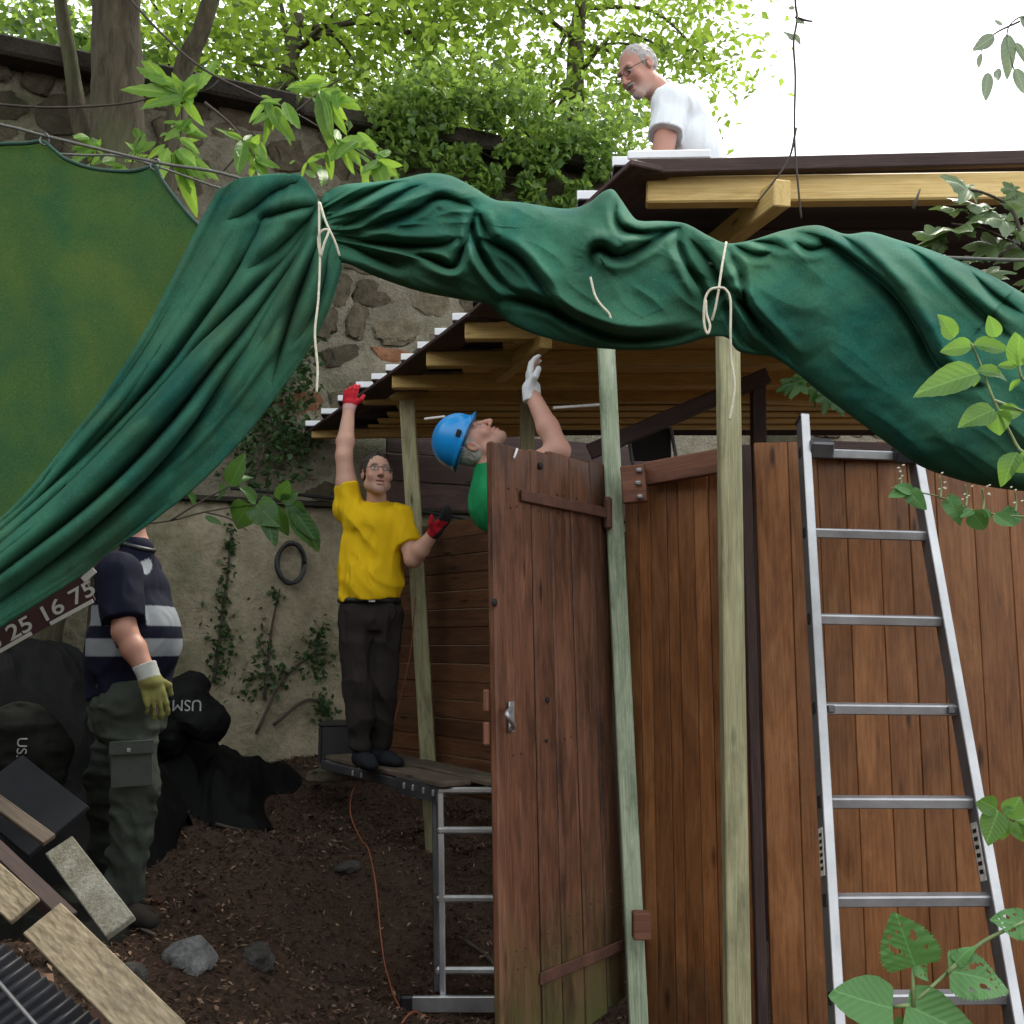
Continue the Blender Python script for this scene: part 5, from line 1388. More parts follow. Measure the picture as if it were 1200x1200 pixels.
d_R = nrm(J['wR'] - J['eR'] + v3(0, 0, -.12)); prims += hand_prims(J['wR'], d_R, (-.6, .8, 0), (.8, 0, 0.2), 0.4, .009)
d_L = nrm(J['wL'] - J['eL']); prims += hand_prims(J['wL'], d_L, (-.6, -.8, 0), (.8, 0, 0.2), 0.4, .009)
sdf_obj('body', prims, 0.006, M['skin'], man, None, lambda X: H.skin_color(X, (0.36, 0.18, 0.125)))
H.eyes(man)
sdf_obj('hair', [H.E((0, -.026, .046), (.078, .093, .083)), H.E((0, -.03, .01), (.080, .08, .06), .02), cut(H.w(0, .055, .08), H.f - H.u * .45), cut(H.w(0, 0, -.05), -H.u)], 0.007, M['hair_grey'], man)
NAVY, GREYS = (0.005, 0.006, 0.016), (0.20, 0.215, 0.225)
za, zb = P(190, 733, Y4 - .12).z, P(190, 710, Y4 - .12).z; zc_, zd = P(190, 769, Y4 - .12).z, P(190, 748, Y4 - .12).z
S0 = J['sR']
def navy(X):
    C = np.tile(np.array(NAVY), (len(X), 1))
    q = X - ch; fx = q @ f4; ry = q @ r4
    arm = np.linalg.norm(X - (S0 + (J['eR'] - S0) * np.clip((X - S0) @ (J['eR'] - S0) / ((J['eR'] - S0) @ (J['eR'] - S0)), 0, 1)[:, None]), axis=1) < .094
    zz = X[:, 2] - 0.10 * 0 * fx
    front = (fx > -.10) & ~arm
    for lo, hi in ((za, zb), (zc_, zd)):
        C = np.where(((zz > lo) & (zz < hi) & front)[:, None], np.array(GREYS), C)
    # curved pale piece from the sleeve seam up the chest
    s = (X[:, 2] - P(168, 706, Y4 - .15).z) / (P(168, 652, Y4 - .15).z - P(168, 706, Y4 - .15).z)
    wdt = .030 * np.sin(np.clip(s, 0, 1) * math.pi) ** .8
    mid_ = .065 + .03 * np.clip(s, 0, 1)
    piece = (s > 0) & (s < 1) & (np.abs(fx - mid_) < wdt) & (ry > 0.02) & ~arm
    C = np.where(piece[:, None], np.array(GREYS) * 1.15, C)
    return C
slR = J['sR'] * .18 + J['eR'] * .82; slL = J['sL'] * .2 + J['eL'] * .8
prims = [ec(pel + v3(0, 0, .0), pel + v3(0, 0, .22), (.165, .165), (.175, .175), r4, .03), ec(pel + v3(0, 0, .2), ch, (.178, .175), (.18, .135), r4, .03), el(pel + v3(0, 0, .26) + f4 * .085, (.155, .125, .16), (r4, f4, (0, 0, 1)), .05), ec(ch, J['neck'] - v3(0, 0, .015), (.15, .12), (.072, .07), r4, .03),
         rc(ch + r4 * .09, J['sR'], .09, .085, .03), rc(ch - r4 * .09, J['sL'], .09, .085, .03), rc(J['sR'], slR, .086, .084, .025, flat_b=True), rc(J['sL'], slL, .084, .08, .025, flat_b=True), cut(pel - v3(0, 0, -.01), (0, 0, -1))]
sdf_obj('shirt', prims, 0.0065, M['cloth'], man, drape(.010, 21), navy)
col_pts = [Vector(J['neck'] + v3(0, 0, .0) + r4 * .07 * math.cos(a) + f4 * .072 * math.sin(a) + v3(0, 0, -.02 * math.sin(a))) for a in np.linspace(0, 2 * math.pi, 22)]
tube('collar', col_pts, .011, M['black_plastic'], man, seg=6, n=2)
OLV = (0.036, 0.042, 0.032)
prims = [ec(pel - v3(0, 0, .05), pel + v3(0, 0, .05), (.165, .16), (.165, .16), r4, .03), ec(J['hR'], J['kR'], (.105, .125), (.085, .095), r4, .03), ec(J['hL'], J['kL'], (.10, .115), (.08, .09), r4, .03), ec(J['kR'], J['aR'] + v3(.01, 0, .02), (.085, .092), (.075, .085), r4, .03), ec(J['kL'], J['aL'] + v3(0, 0, .02), (.08, .085), (.072, .08), r4, .03)]
tro, TV, TF = sdf_obj('trousers', prims, 0.007, M['cloth'], man, lambda X: drape(.013, 23, 8, 10)(X) + .01 * np.abs(vnoise(X * np.array([9, 9, 22.]))) , const(OLV))
# cargo pocket
def pocket(u0, v0, u1, v1, Y, off, name, th=.007):
    a = (P(u0, v0, Y) + P(u1, v0, Y)) / 2; b = (P(u0, v1, Y) + P(u1, v1, Y)) / 2
    return beam(name, b, a, (P(u1, v0, Y) - P(u0, v0, Y)).length, th, plain('olive_pocket', (0.037, 0.043, 0.033), 0.9, 0, 20, .25, .5, 200) if 'olive_pocket' not in bpy.data.materials else bpy.data.materials['olive_pocket'], tro, up=(0.1, -1, 0), bev=.005)
pocket(131, 872, 178, 922, Y4 - .225, 0, 'pocket'); pocket(129, 868, 180, 884, Y4 - .236, 0, 'pocket_flap')
c0 = P(151, 879, Y4 - .246); beam('snap_button', c0, c0 + Vector((0, -.004, 0)), .014, .014, M['alu_dull'], tro, bev=.004)
for a, z_ in (('aR', zR), ('aL', zL)): shoe(man, J[a], f4 + v3(0, -.3, 0), None, (0.022, 0.018, 0.015), z_)
GY, GW = (0.17, 0.165, 0.05), (0.34, 0.35, 0.32)
sdf_obj('glove', hand_prims(J['wR'], d_R, (-.6, .8, 0), (.8, 0, 0.2), 0.4, .0135, sc=1.12) + [rc(J['wR'] - d_R * .05, J['wR'] + d_R * .02, .046, .046, .01, flat_a=True)], 0.005, M['cloth'], man, wrinkle(.004, 4, 60), glove_colors(J['wR'], d_R, .3, (.6, -.8, 0), GY, GY, GW))
sdf_obj('glove', hand_prims(J['wL'], d_L, (-.6, -.8, 0), (.8, 0, 0.2), 0.4, .0135, sc=1.12) + [rc(J['wL'] - d_L * .05, J['wL'] + d_L * .02, .046, .046, .01, flat_a=True)], 0.006, M['cloth'], man, None, const(GY))

# ------------------------------------------------------------------ dark bags heaped on the bank
def lump(name, label, blobs, mat, seed, cat='bag', amp=.02, h=.012):
    """blobs: (u, v, Y, rx, ry, rz, rot)"""
    pr = []
    for (u, v, Y, rx, ry, rz, a) in blobs:
        ax = (v3(math.cos(a), 0, math.sin(a)), v3(0, 1, 0), v3(-math.sin(a), 0, math.cos(a)))
        pr.append(el(A3(P(u, v, Y)), (rx, ry, rz), ax, .05))
    o, V, F = sdf_obj(name, pr, h, mat, None, lambda X: amp * vfbm(X * 4, 2) + 1.7 * amp * (np.abs(vnoise(X * np.array([6, 6, 9.]) + seed)) + .5 * np.abs(vnoise(X * np.array([13, 13, 20.]) + seed)) + .25 * np.abs(vnoise(X * 37 + seed))) - 1.3 * amp)
    tag(o, label, cat)
    return o, V, F
b1, V_, F_ = lump('duffel_bag', 'black canvas bag with upside down white letters beside the striped man', [(212, 826, 6.0, .18, .15, .14, 0), (238, 846, 6.0, .14, .15, .11, -.3), (195, 855, 6.0, .15, .15, .16, 0), (225, 805, 6.1, .10, .1, .07, .2)], M['bag'], 31)
BAG1 = (V_, F_)
b2, V_, F_ = lump('duffel_bag', 'olive canvas bag with sideways white letters on the slope', [(26, 868, 4.3, .13, .13, .16, 0), (44, 892, 4.28, .12, .12, .13, .3), (5, 885, 4.3, .12, .13, .15, 0)], M['bag_olive'], 33)
BAG2 = (V_, F_)
def heap_cover(name, label, cat, xr, yr, bumps, mat, seed, amp=.05):
    """crumpled sheet lying over a heap; bumps: (x, y, height, radius)"""
    nx, ny = 190, 170
    X, Yy = np.meshgrid(np.linspace(*xr, nx), np.linspace(*yr, ny), indexing='ij')
    Z = gz(X, Yy)
    hgt = np.zeros_like(X)
    for (bx, by, bh, br) in bumps: hgt = np.maximum(hgt, bh * np.exp(-((X - bx) ** 2 + (Yy - by) ** 2) / br ** 2))
    Pn = np.stack([X, Yy, hgt * 1.5 + seed], -1)
    wv = vfbm(Pn * 2.2, 2)
    fold = np.zeros_like(X)
    for k, (f_, w_) in enumerate(((3.2, 1.0), (6.5, .55), (14., .28))):
        q = Pn * f_ + 3.7 * k + .5 * wv[..., None]; fold += w_ * (0.55 - np.abs(vnoise(q * np.array([1, .6, 1]))) * 1.6)
    edge = np.minimum(np.minimum(X - xr[0], xr[1] - X), np.minimum(Yy - yr[0], yr[1] - Yy))
    e = np.clip((edge + .10 * wv) / .12, 0, 1)
    Z = Z - .05 + e * (.065 + hgt + amp * fold)
    org = np.array([(xr[0] + xr[1]) / 2, (yr[0] + yr[1]) / 2, float(Z.min())])
    Xd = X + .06 * vnoise(Pn * 3 + 9); Yd = Yy - .06 * vnoise(Pn * 3 + 5)
    o = mesh_obj(name, grid_mesh(name, np.stack([Xd, Yd, Z], -1).reshape(-1, 3) - org, nx, ny), mat, None, Matrix.Translation(Vector(org)), True)
    sm = o.modifiers.new('thickness', 'SOLIDIFY'); sm.thickness = .004
    return tag(o, label, cat)
heap_cover('crumpled_sheet', 'crumpled black plastic sheet spread over the bank beside the bag', 'sheet', (-2.3, -1.35), (5.85, 6.75), [(-1.68, 6.2, .20, .26), (-1.5, 6.35, .12, .2), (-1.9, 6.0, .24, .25), (-2.0, 6.3, .28, .3)], M['bag'], 3, .07)
heap_cover('heap_cover', 'black tarpaulin thrown over the heap under the number banner', 'sheet', (-2.9, -1.72), (4.7, 5.8), [(-2.3, 5.2, .45, .45), (-2.6, 4.95, .5, .4), (-2.05, 5.5, .40, .3)], M['bag'], 8, .07)
heap_cover('dark_blanket', 'dark rumpled blanket between the propped board and the bags', 'blanket', (-2.3, -1.45), (3.75, 4.5), [(-1.95, 4.15, .14, .3), (-1.7, 3.95, .08, .2)], M['bag_olive'], 13, .05)

def text_mesh(s, size, bold=0.0):
    cu = bpy.data.curves.new('txt', 'FONT'); cu.body = s; cu.size = size; cu.align_x = 'CENTER'; cu.align_y = 'CENTER'; cu.offset = bold; cu.resolution_u = 4
    ob = bpy.data.objects.new('txt', cu); COL.objects.link(ob)
    dg = bpy.context.evaluated_depsgraph_get(); me = bpy.data.meshes.new_from_object(ob.evaluated_get(dg))
    bpy.data.objects.remove(ob); return me
def text_on(parent, s, u, v, Y, hpx, rot, VF, mat, bold=.0, name='lettering'):
    """lettering pressed on to a surface, as seen from the camera side"""
    size = hpx / 1200 * Y * 1.4
    me = text_mesh(s, size, bold); c = P(u, v, Y)
    bvh = BVHTree.FromPolygons([Vector(q) for q in VF[0]], VF[1].tolist())
    Rm = Matrix.Rotation(rot, 3, 'Z'); org = WM[parent.name].translation
    me_b = bmesh.new(); me_b.from_mesh(me); bmesh.ops.subdivide_edges(me_b, edges=[e for e in me_b.edges if e.calc_length() > .012], cuts=2); me_b.to_mesh(me); me_b.free()
    for vt in me.vertices:
        q = Rm @ vt.co; w = c + Vector((q.x, 0, q.y)); d = (w - EYE).normalized()
        hit = bvh.ray_cast(EYE, d)
        p = hit[0] - d * .006 if hit[0] is not None else w
        vt.co = p - org
    mesh_obj(name, me, mat, parent, Matrix.Translation(org))
M['letter'] = plain('letter_white', (0.26, 0.26, 0.25), 0.8, 0, 60, .35)
text_on(b1, 'USM', 219, 826, 5.85, 13, math.pi, BAG1, M['letter'])
text_on(b2, 'US.', 25, 876, 4.1, 12, -math.pi / 2, BAG2, M['letter'])
# ------------------------------------------------------------------ green tarpaulin
def tarp_mat(name, base, hi, olive, oamt, trans, tcol):
    t = NT(name); geo = t.n('NewGeometry')
    n1 = t.noise(geo.outputs['Position'], 4.5, 5, 0.6, 0.4); n2 = t.noise(geo.outputs['Position'], 3.2, 6, 0.65, 0.6)
    c = t.mix(t.ramp(n1, [(0.35, (0, 0, 0)), (0.7, (1, 1, 1))]), base, hi)
    c = t.mix(t.ramp(n2, [(0.50 - oamt * .3, (0, 0, 0)), (0.72, (oamt, oamt, oamt))]), c, olive)
    n4 = t.noise(geo.outputs['Position'], 170, 2, 0.5)
    c = t.mix(t.ramp(n4, [(0.62, (0, 0, 0)), (0.8, (0.25, 0.25, 0.25))]), c, (0.20, 0.26, 0.20))
    n3 = t.noise(geo.outputs['Position'], 420, 3, 0.6); n7 = t.noise(geo.outputs['Position'], 230, 4, 0.8)
    hv = t.n('HueSaturation'); mv = t.n('MapRange'); mv.inputs[1].default_value = .3; mv.inputs[2].default_value = .7; mv.inputs[3].default_value = .72; mv.inputs[4].default_value = 1.28; t.l(n7, mv.inputs[0]); t.l(mv.outputs[0], hv.inputs['Value']); t.l(c, hv.inputs['Color']); c = hv.outputs[0]
    if tcol is None:
        hs = t.n('HueSaturation', Value=2.9, Saturation=0.85); t.l(c, hs.inputs['Color']); tcol = hs.outputs[0]
    return t.pbr(c, 0.9, 0, t.bump(n3, 0.25, 0.002), 0.12, (trans, tcol))
M['tarp'] = tarp_mat('tarpaulin', (0.008, 0.080, 0.064), (0.034, 0.165, 0.108), (0.075, 0.125, 0.040), 0.5, 0.08, (0.02, 0.20, 0.10))
M['tarp_thin'] = tarp_mat('tarpaulin_thin', (0.022, 0.098, 0.060), (0.060, 0.125, 0.048), (0.112, 0.145, 0.046), 0.9, 0.62, None)

def polyline(pts, n):
    C = catmull([(p[0], p[1], 0) for p in pts], 12)[:, :2]
    L = np.concatenate([[0], np.cumsum(np.linalg.norm(np.diff(C, axis=0), axis=1))]); s = np.linspace(0, L[-1], n)
    return np.stack([np.interp(s, L, C[:, 0]), np.interp(s, L, C[:, 1])], -1)
def poly_u(pts, us):
    C = catmull([(p[0], p[1], 0) for p in pts], 12)[:, :2]; return np.interp(us, C[:, 0], C[:, 1])

def fold_h(UV, folds):
    """relief (in photo pixels, towards the viewer) of a set of creases.
    fold: (pts, step, crease, w, decay, side)"""
    H_ = np.zeros(UV.shape[:-1])
    for (pts, step, crease, w, decay, side) in folds:
        C = polyline(pts, 40)
        best = np.full(UV.shape[:-1], 1e9); sd = np.zeros_like(best); tt = np.zeros_like(best)
        for i in range(len(C) - 1):
            a, b = C[i], C[i + 1]; ab = b - a; L = np.linalg.norm(ab) + 1e-9
            q = UV - a; t_ = np.clip((q @ ab) / (L * L), 0, 1); r = q - t_[..., None] * ab
            d = np.linalg.norm(r, axis=-1); sgn = np.sign(q[..., 0] * ab[1] - q[..., 1] * ab[0])
            m = d < best; best = np.where(m, d, best); sd = np.where(m, d * np.where(sgn == 0, 1, sgn), sd); tt = np.where(m, (i + t_) / (len(C) - 1), tt)
        d = sd * side
        tap = np.sin(np.clip(tt, 0.0, 1.0) * math.pi) ** 0.9 * 1.15
        sg = 1 / (1 + np.exp(-np.clip(d / (w * 0.22), -40, 40)))
        H_ += tap * (step * sg * np.exp(-np.maximum(d, 0) / (0.75 * decay)) - 1.25 * crease * np.exp(-np.abs(d) / (w * .8)) - 0.55 * step * np.exp(-np.abs(d) / (decay * .45)) + 0.5 * crease * np.exp(-((np.abs(d) - 2.4 * w) / (1.5 * w)) ** 2))
    return H_

TOP = [(372, 238), (384, 224), (405, 216), (440, 213), (470, 209), (500, 203), (528, 206), (556, 220), (580, 234), (610, 237), (655, 244), (676, 243), (692, 236), (706, 225), (718, 222), (728, 234), (742, 254), (752, 259), (775, 259), (803, 262), (830, 276), (852, 285), (882, 281), (918, 270), (958, 264), (990, 274), (1020, 272), (1052, 281), (1085, 291), (1122, 305), (1162, 323), (1205, 347), (1270, 385), (1400, 440), (1560, 480)]
BOT = [(396, 308), (410, 310), (440, 324), (490, 341), (540, 351), (574, 358), (592, 376), (622, 390), (660, 401), (700, 408), (760, 410), (800, 404), (832, 395), (852, 396), (864, 411), (886, 416), (906, 419), (932, 436), (962, 461), (1002, 491), (1042, 521), (1078, 546), (1122, 562), (1162, 571), (1205, 576), (1270, 580), (1400, 610), (1560, 640)]
tarp = thing('tarpaulin', 'huge green tarpaulin gathered up and tied along a rope', 'tarpaulin', P(600, 320, 2.5))
FOLDS = [
    ([(392, 276), (433, 266), (483, 247), (512, 231), (545, 238), (558, 248)], 7, 6, 4, 30, 1),
    ([(388, 250), (420, 232), (455, 216), (480, 212)], 6, 5, 4, 22, 1),
    ([(392, 270), (425, 254), (450, 238), (478, 222), (500, 215)], 5, 5, 4, 20, 1),
    ([(396, 276), (440, 284), (480, 287), (520, 286), (540, 276)], 5, 6, 4, 26, 1),
    ([(470, 294), (500, 303), (530, 314), (541, 296), (556, 256)], 7, 8, 4, 24, -1),
    ([(404, 285), (430, 298), (465, 312), (478, 310)], 4, 5, 5, 26, -1),
    ([(558, 244), (552, 262), (555, 282), (568, 310), (588, 334), (610, 348)], 13, 8, 4, 40, -1),
    ([(562, 250), (566, 262), (575, 282)], 4, 5, 4, 20, 1),
    ([(560, 279), (588, 288), (612, 304), (634, 330), (652, 356), (676, 380)], 13, 8, 4.5, 55, 1),
    ([(575, 352), (607, 349), (640, 357), (680, 378), (730, 394), (790, 392), (822, 386)], 20, 10, 5, 60, 1),
    ([(724, 232), (722, 252), (732, 268), (762, 272), (797, 266)], 9, 7, 4, 25, 1),
    ([(693, 318), (692, 298), (704, 290), (726, 300), (756, 286), (780, 272), (800, 266)], 9, 9, 5, 30, 1),
    ([(797, 262), (794, 286), (804, 312), (822, 342), (830, 372)], 10, 6, 4, 40, -1),
    ([(806, 278), (828, 300), (848, 330), (880, 366), (912, 402), (935, 432)], 13, 8, 4.5, 55, 1),
    ([(852, 290), (866, 318), (872, 350), (882, 372), (900, 398)], 6, 6, 4, 24, -1),
    ([(842, 330), (858, 370), (872, 400), (890, 414)], 5, 6, 4, 20, 1),
    ([(858, 286), (885, 298), (905, 296)], 5, 5, 4, 16, 1),
    ([(870, 282), (905, 285), (925, 294)], 4, 5, 4, 16, 1),
    ([(930, 282), (950, 292), (975, 286)], 4, 5, 4, 18, 1),
    ([(928, 270), (965, 280), (1010, 310), (1050, 345), (1078, 385), (1096, 420), (1118, 440), (1160, 455)], 22, 7, 6, 60, 1),
    ([(967, 265), (1000, 285), (1030, 312), (1055, 345)], 5, 4, 4, 26, 1),
    ([(1048, 281), (1080, 300), (1110, 328), (1150, 366), (1190, 400)], 10, 5, 5, 45, 1),
    ([(1130, 310), (1165, 345), (1205, 372)], 5, 5, 5, 40, 1),
]
nu, nt = 730, 200
us = np.linspace(0, 1, nu); tops = polyline(TOP, nu); bots = polyline(BOT, nu)
# pair top and bottom by horizontal position away from the tie
uu = np.concatenate([np.linspace(373, 1260, nu - 90, endpoint=False), np.linspace(1260, 1555, 90)])
slant = np.clip(1 - (uu - 373) / 60, 0, 1)
tops = np.stack([uu, poly_u(TOP, uu)], -1); ub = uu + 22 * slant; bots = np.stack([ub, poly_u(BOT, ub)], -1)
def tarpY(u): return np.interp(u, [300, 380, 600, 850, 1270, 1560], [2.50, 2.47, 2.52, 2.46, 2.22, 2.1])
th = np.linspace(0, math.pi, nt); tv = 0.5 * (1 - np.cos(th)) * 0.8 + 0.2 * th / math.pi
UV = tops[:, None, :] * (1 - tv[None, :, None]) + bots[:, None, :] * tv[None, :, None]
half = np.linalg.norm(bots - tops, axis=1) / 2
pinch = 1 - 0.55 * np.exp(-((uu - 376) / 30) ** 2) - 0.35 * np.exp(-((uu - 850) / 24) ** 2)
bulge = half[:, None] * 0.55 * pinch[:, None] * np.sin(th)[None, :] ** 0.8
relief = 2.9 * fold_h(UV, FOLDS) * (np.sin(th)[None, :] ** 0.35)
nz_ = np.stack([UV[..., 0] / 95, UV[..., 1] / 60, np.zeros(UV.shape[:2])], -1)
relief += 3.5 * vfbm(nz_, 3) * np.sin(th)[None, :] ** 0.6 + 0.9 * vfbm(nz_ * 5, 2)
# crisp secondary creases that follow the run of the cloth
def ridged(q, p): return 0.5 - 1.7 * np.abs(vnoise(np.stack([q, p, 0 * q], -1)))
u_, v_ = UV[..., 0], UV[..., 1]
wL = np.clip((600 - u_) / 60, 0, 1); wR = np.clip((u_ - 830) / 50, 0, 1); wM = 1 - np.maximum(wL, wR)
angL = np.arctan2(v_ - 268, u_ - 335); radL = np.hypot(v_ - 268, u_ - 335)
dR = (-(u_ - 850) * 0.62 + (v_ - 330) * 0.78); pR = (u_ - 850) * 0.78 + (v_ - 330) * 0.62
dM = ((u_ - 700) * -0.55 + (v_ - 320) * 0.83); pM = (u_ - 700) * 0.83 + (v_ - 320) * 0.55
sec = wL * (8 * ridged(angL * 7, radL / 120) + 3.5 * ridged(angL * 15 + 9, radL / 70)) + wM * (7 * ridged(dM / 46 + 3, pM / 150) + 3 * ridged(dM / 19, pM / 60 + 4)) + wR * (7 * ridged(dR / 52 + 7, pR / 200) + 2.5 * ridged(dR / 20, pR / 90))
relief += sec * np.sin(th)[None, :] ** 0.5
# pleats running out of the two ties
for (tu, tvv, rad, nfold) in ((385, 272, 70, 11), (850, 335, 55, 10)):
    dx, dy = UV[..., 0] - tu, UV[..., 1] - tvv; ang = np.arctan2(dy, np.abs(dx) + 18); rr_ = np.hypot(dx, dy)
    relief += 4.0 * np.exp(-(rr_ / rad) ** 2) * np.sin(ang * nfold + 0.6 * np.sin(rr_ / 14))
def to_world(UV, depth_px, Yb):
    """UV pixels, relief in pixels towards the viewer, base depth"""
    Yv = Yb - depth_px * Yb / 1200.0
    a = (UV[..., 0] - 600) / 1200; b = (600 - UV[..., 1]) / 1200
    dx, dy, dz = a, _cp - b * _sp, _sp + b * _cp
    k = Yb / dy                                   # lateral position at the base depth, relief along the view axis
    X = np.stack([dx * k, np.broadcast_to(Yv, a.shape), EYE.z + dz * k], -1)
    # keep outline true: pull in proportion to relief
    X[..., 0] *= (Yv / Yb); X[..., 2] = EYE.z + (X[..., 2] - EYE.z) * (Yv / Yb)
    return X
Yb = tarpY(UV[..., 0])
front = to_world(UV, bulge + relief, Yb)
backb = half[:, None] * 0.42 * pinch[:, None] * np.sin(th)[None, :] ** 0.8 + 4 * vfbm(nz_ + 7, 3) * np.sin(th)[None, :]
back = to_world(UV, -backb, Yb)[:, 1:-1][:, ::-1]
V = np.concatenate([front, back], 1); nvv = V.shape[1]
V = V.reshape(-1, 3) - np.array(tarp.location)
mesh_obj('gathered_roll', grid_mesh('gathered_roll', V, nu, nvv, closed_v=True), M['tarp'], tarp, Matrix.Translation(tarp.location), True)

# side drape: pulled from the tie down to the lower corner
C0 = [(256, 226), (272, 213), (300, 208), (335, 205), (354, 208), (371, 232), (384, 262), (399, 312)]
C1 = [(-300, 850), (-300, 880), (-300, 910), (-300, 945), (-302, 980)]
D0 = [(256, 226), (236, 262), (206, 322), (172, 388), (128, 458), (84, 515), (30, 582), (-20, 628), (-70, 668), (-180, 755), (-300, 850)]
D1 = [(399, 312), (385, 358), (364, 402), (332, 450), (296, 498), (262, 536), (225, 572), (185, 604), (150, 632), (112, 660), (80, 682), (50, 701), (0, 733), (-72, 783), (-180, 868), (-302, 980)]
nS, nT = 430, 190
c0, c1, d0, d1 = polyline(C0, nT), polyline(C1, nT), polyline(D0, nS), polyline(D1, nS)
S, T = np.meshgrid(np.linspace(0, 1, nS), np.linspace(0, 1, nT), indexing='ij')
UV = (1 - S)[..., None] * c0[None] + S[..., None] * c1[None] + (1 - T)[..., None] * d0[:, None] + T[..., None] * d1[:, None] \
    - ((1 - S) * (1 - T))[..., None] * c0[0] - (S * (1 - T))[..., None] * c1[0] - ((1 - S) * T)[..., None] * c0[-1] - (S * T)[..., None] * c1[-1]
DF = [
    ([(262, 262), (292, 246), (318, 226), (352, 212)], 4, 4, 5, 30, 1),
    ([(312, 238), (308, 262), (292, 296), (262, 345), (225, 396), (180, 452), (110, 525), (40, 590), (-40, 655)], 15, 9, 6, 40, 1),
    ([(300, 258), (335, 247), (370, 240)], 4, 5, 4, 18, 1),
    ([(285, 322), (325, 290), (354, 262), (374, 242)], 5, 6, 5, 26, 1),
    ([(372, 250), (340, 296), (300, 340), (262, 378), (228, 412), (196, 450), (140, 510), (70, 580), (0, 640), (-50, 682)], 14, 9, 5.5, 30, 1),
    ([(376, 262), (352, 300), (318, 345), (282, 392), (250, 432), (205, 492), (150, 552), (90, 606), (20, 660), (-50, 712)], 17, 11, 5.5, 26, 1),
    ([(340, 322), (318, 358), (292, 400), (262, 440), (222, 500), (170, 560), (100, 625), (30, 680), (-50, 740)], 12, 12, 7, 20, -1),
    ([(376, 280), (362, 318), (346, 362), (334, 400), (318, 452)], 12, 8, 5, 22, 1),
    ([(385, 290), (380, 330), (365, 372), (340, 410)], 6, 6, 4, 18, 1),
    ([(200, 585), (150, 628), (112, 660), (85, 690)], 5, 6, 4, 18, 1),
]
ridged2 = lambda q, p: 0.5 - 1.7 * np.abs(vnoise(np.stack([q, p, 0 * q], -1)))
env = (np.sin(np.clip(T, 0, 1) * math.pi) ** 0.5)
rel = 3.0 * fold_h(UV, DF) * (0.25 + 0.75 * env) + 16 * env * (0.4 + 0.6 * S)
nz_ = np.stack([T * 9, S * 2.2, S * 0], -1)
rel += env * (9 * ridged2(T * 8 + .8 * S, S * 1.6) + 4 * ridged2(T * 19 + S, S * 3.0 + 5)) + 2.5 * vfbm(nz_, 3) * env + 0.8 * vfbm(np.stack([UV[..., 0] / 18, UV[..., 1] / 18, S * 0], -1), 2)
Yb = 2.47 - 0.10 * S + 0 * T
X = to_world(UV, rel, Yb)
o = mesh_obj('side_drape', grid_mesh('side_drape', X.reshape(-1, 3) - np.array(tarp.location), nS, nT), M['tarp'], tarp, Matrix.Translation(tarp.location), True)
sm = o.modifiers.new('thickness', 'SOLIDIFY'); sm.thickness = 0.006; sm.offset = 1
# flat hanging panel behind the drape
PT = [(-460, 120), (-330, 158), (-230, 150), (-140, 168), (-60, 174), (0, 170), (30, 169), (50, 167), (62, 176), (78, 188), (110, 199), (150, 202), (172, 198), (182, 196), (190, 212), (205, 233), (222, 254), (236, 268), (262, 300), (300, 330)]
ucol = np.linspace(-460, 300, 150)
ptop = poly_u(PT, ucol)
vout = np.interp(ucol, [p[0] for p in D0[::-1]], [p[1] for p in D0[::-1]]); vin = np.interp(ucol, [p[0] for p in D1[::-1]], [p[1] for p in D1[::-1]])
pbot = vout + 0.45 * (vin - vout); pbot = np.maximum(pbot, ptop + 2)
W_ = np.linspace(0, 1, 90)
UV = np.stack([np.broadcast_to(ucol[:, None], (150, 90)), ptop[:, None] * (1 - W_) + pbot[:, None] * W_], -1)
rel = 5 * vfbm(np.stack([UV[..., 0] / 60, UV[..., 1] / 260, UV[..., 0] * 0], -1), 3)
for hu, hv in ((52, 167), (182, 195)):
    dx, dy = UV[..., 0] - hu, UV[..., 1] - hv
    rel += 5 * np.exp(-(dx / (10 + 0.22 * np.abs(dy))) ** 2) * np.exp(-dy / 110)
X = to_world(UV, rel, np.full(UV.shape[:2], 2.60))
o = mesh_obj('hanging_panel', grid_mesh('hanging_panel', X.reshape(-1, 3) - np.array(tarp.location), 150, 90), M['tarp_thin'], tarp, Matrix.Translation(tarp.location), True)
sm = o.modifiers.new('thickness', 'SOLIDIFY'); sm.thickness = 0.003
# hem cord along the scalloped top
tube('hem', [P(u, v - 1, 2.592) for u, v in PT[1:18]], 0.0055, plain('tarp_hem', (0.012, 0.05, 0.032), 0.8), tarp, seg=6, n=4)
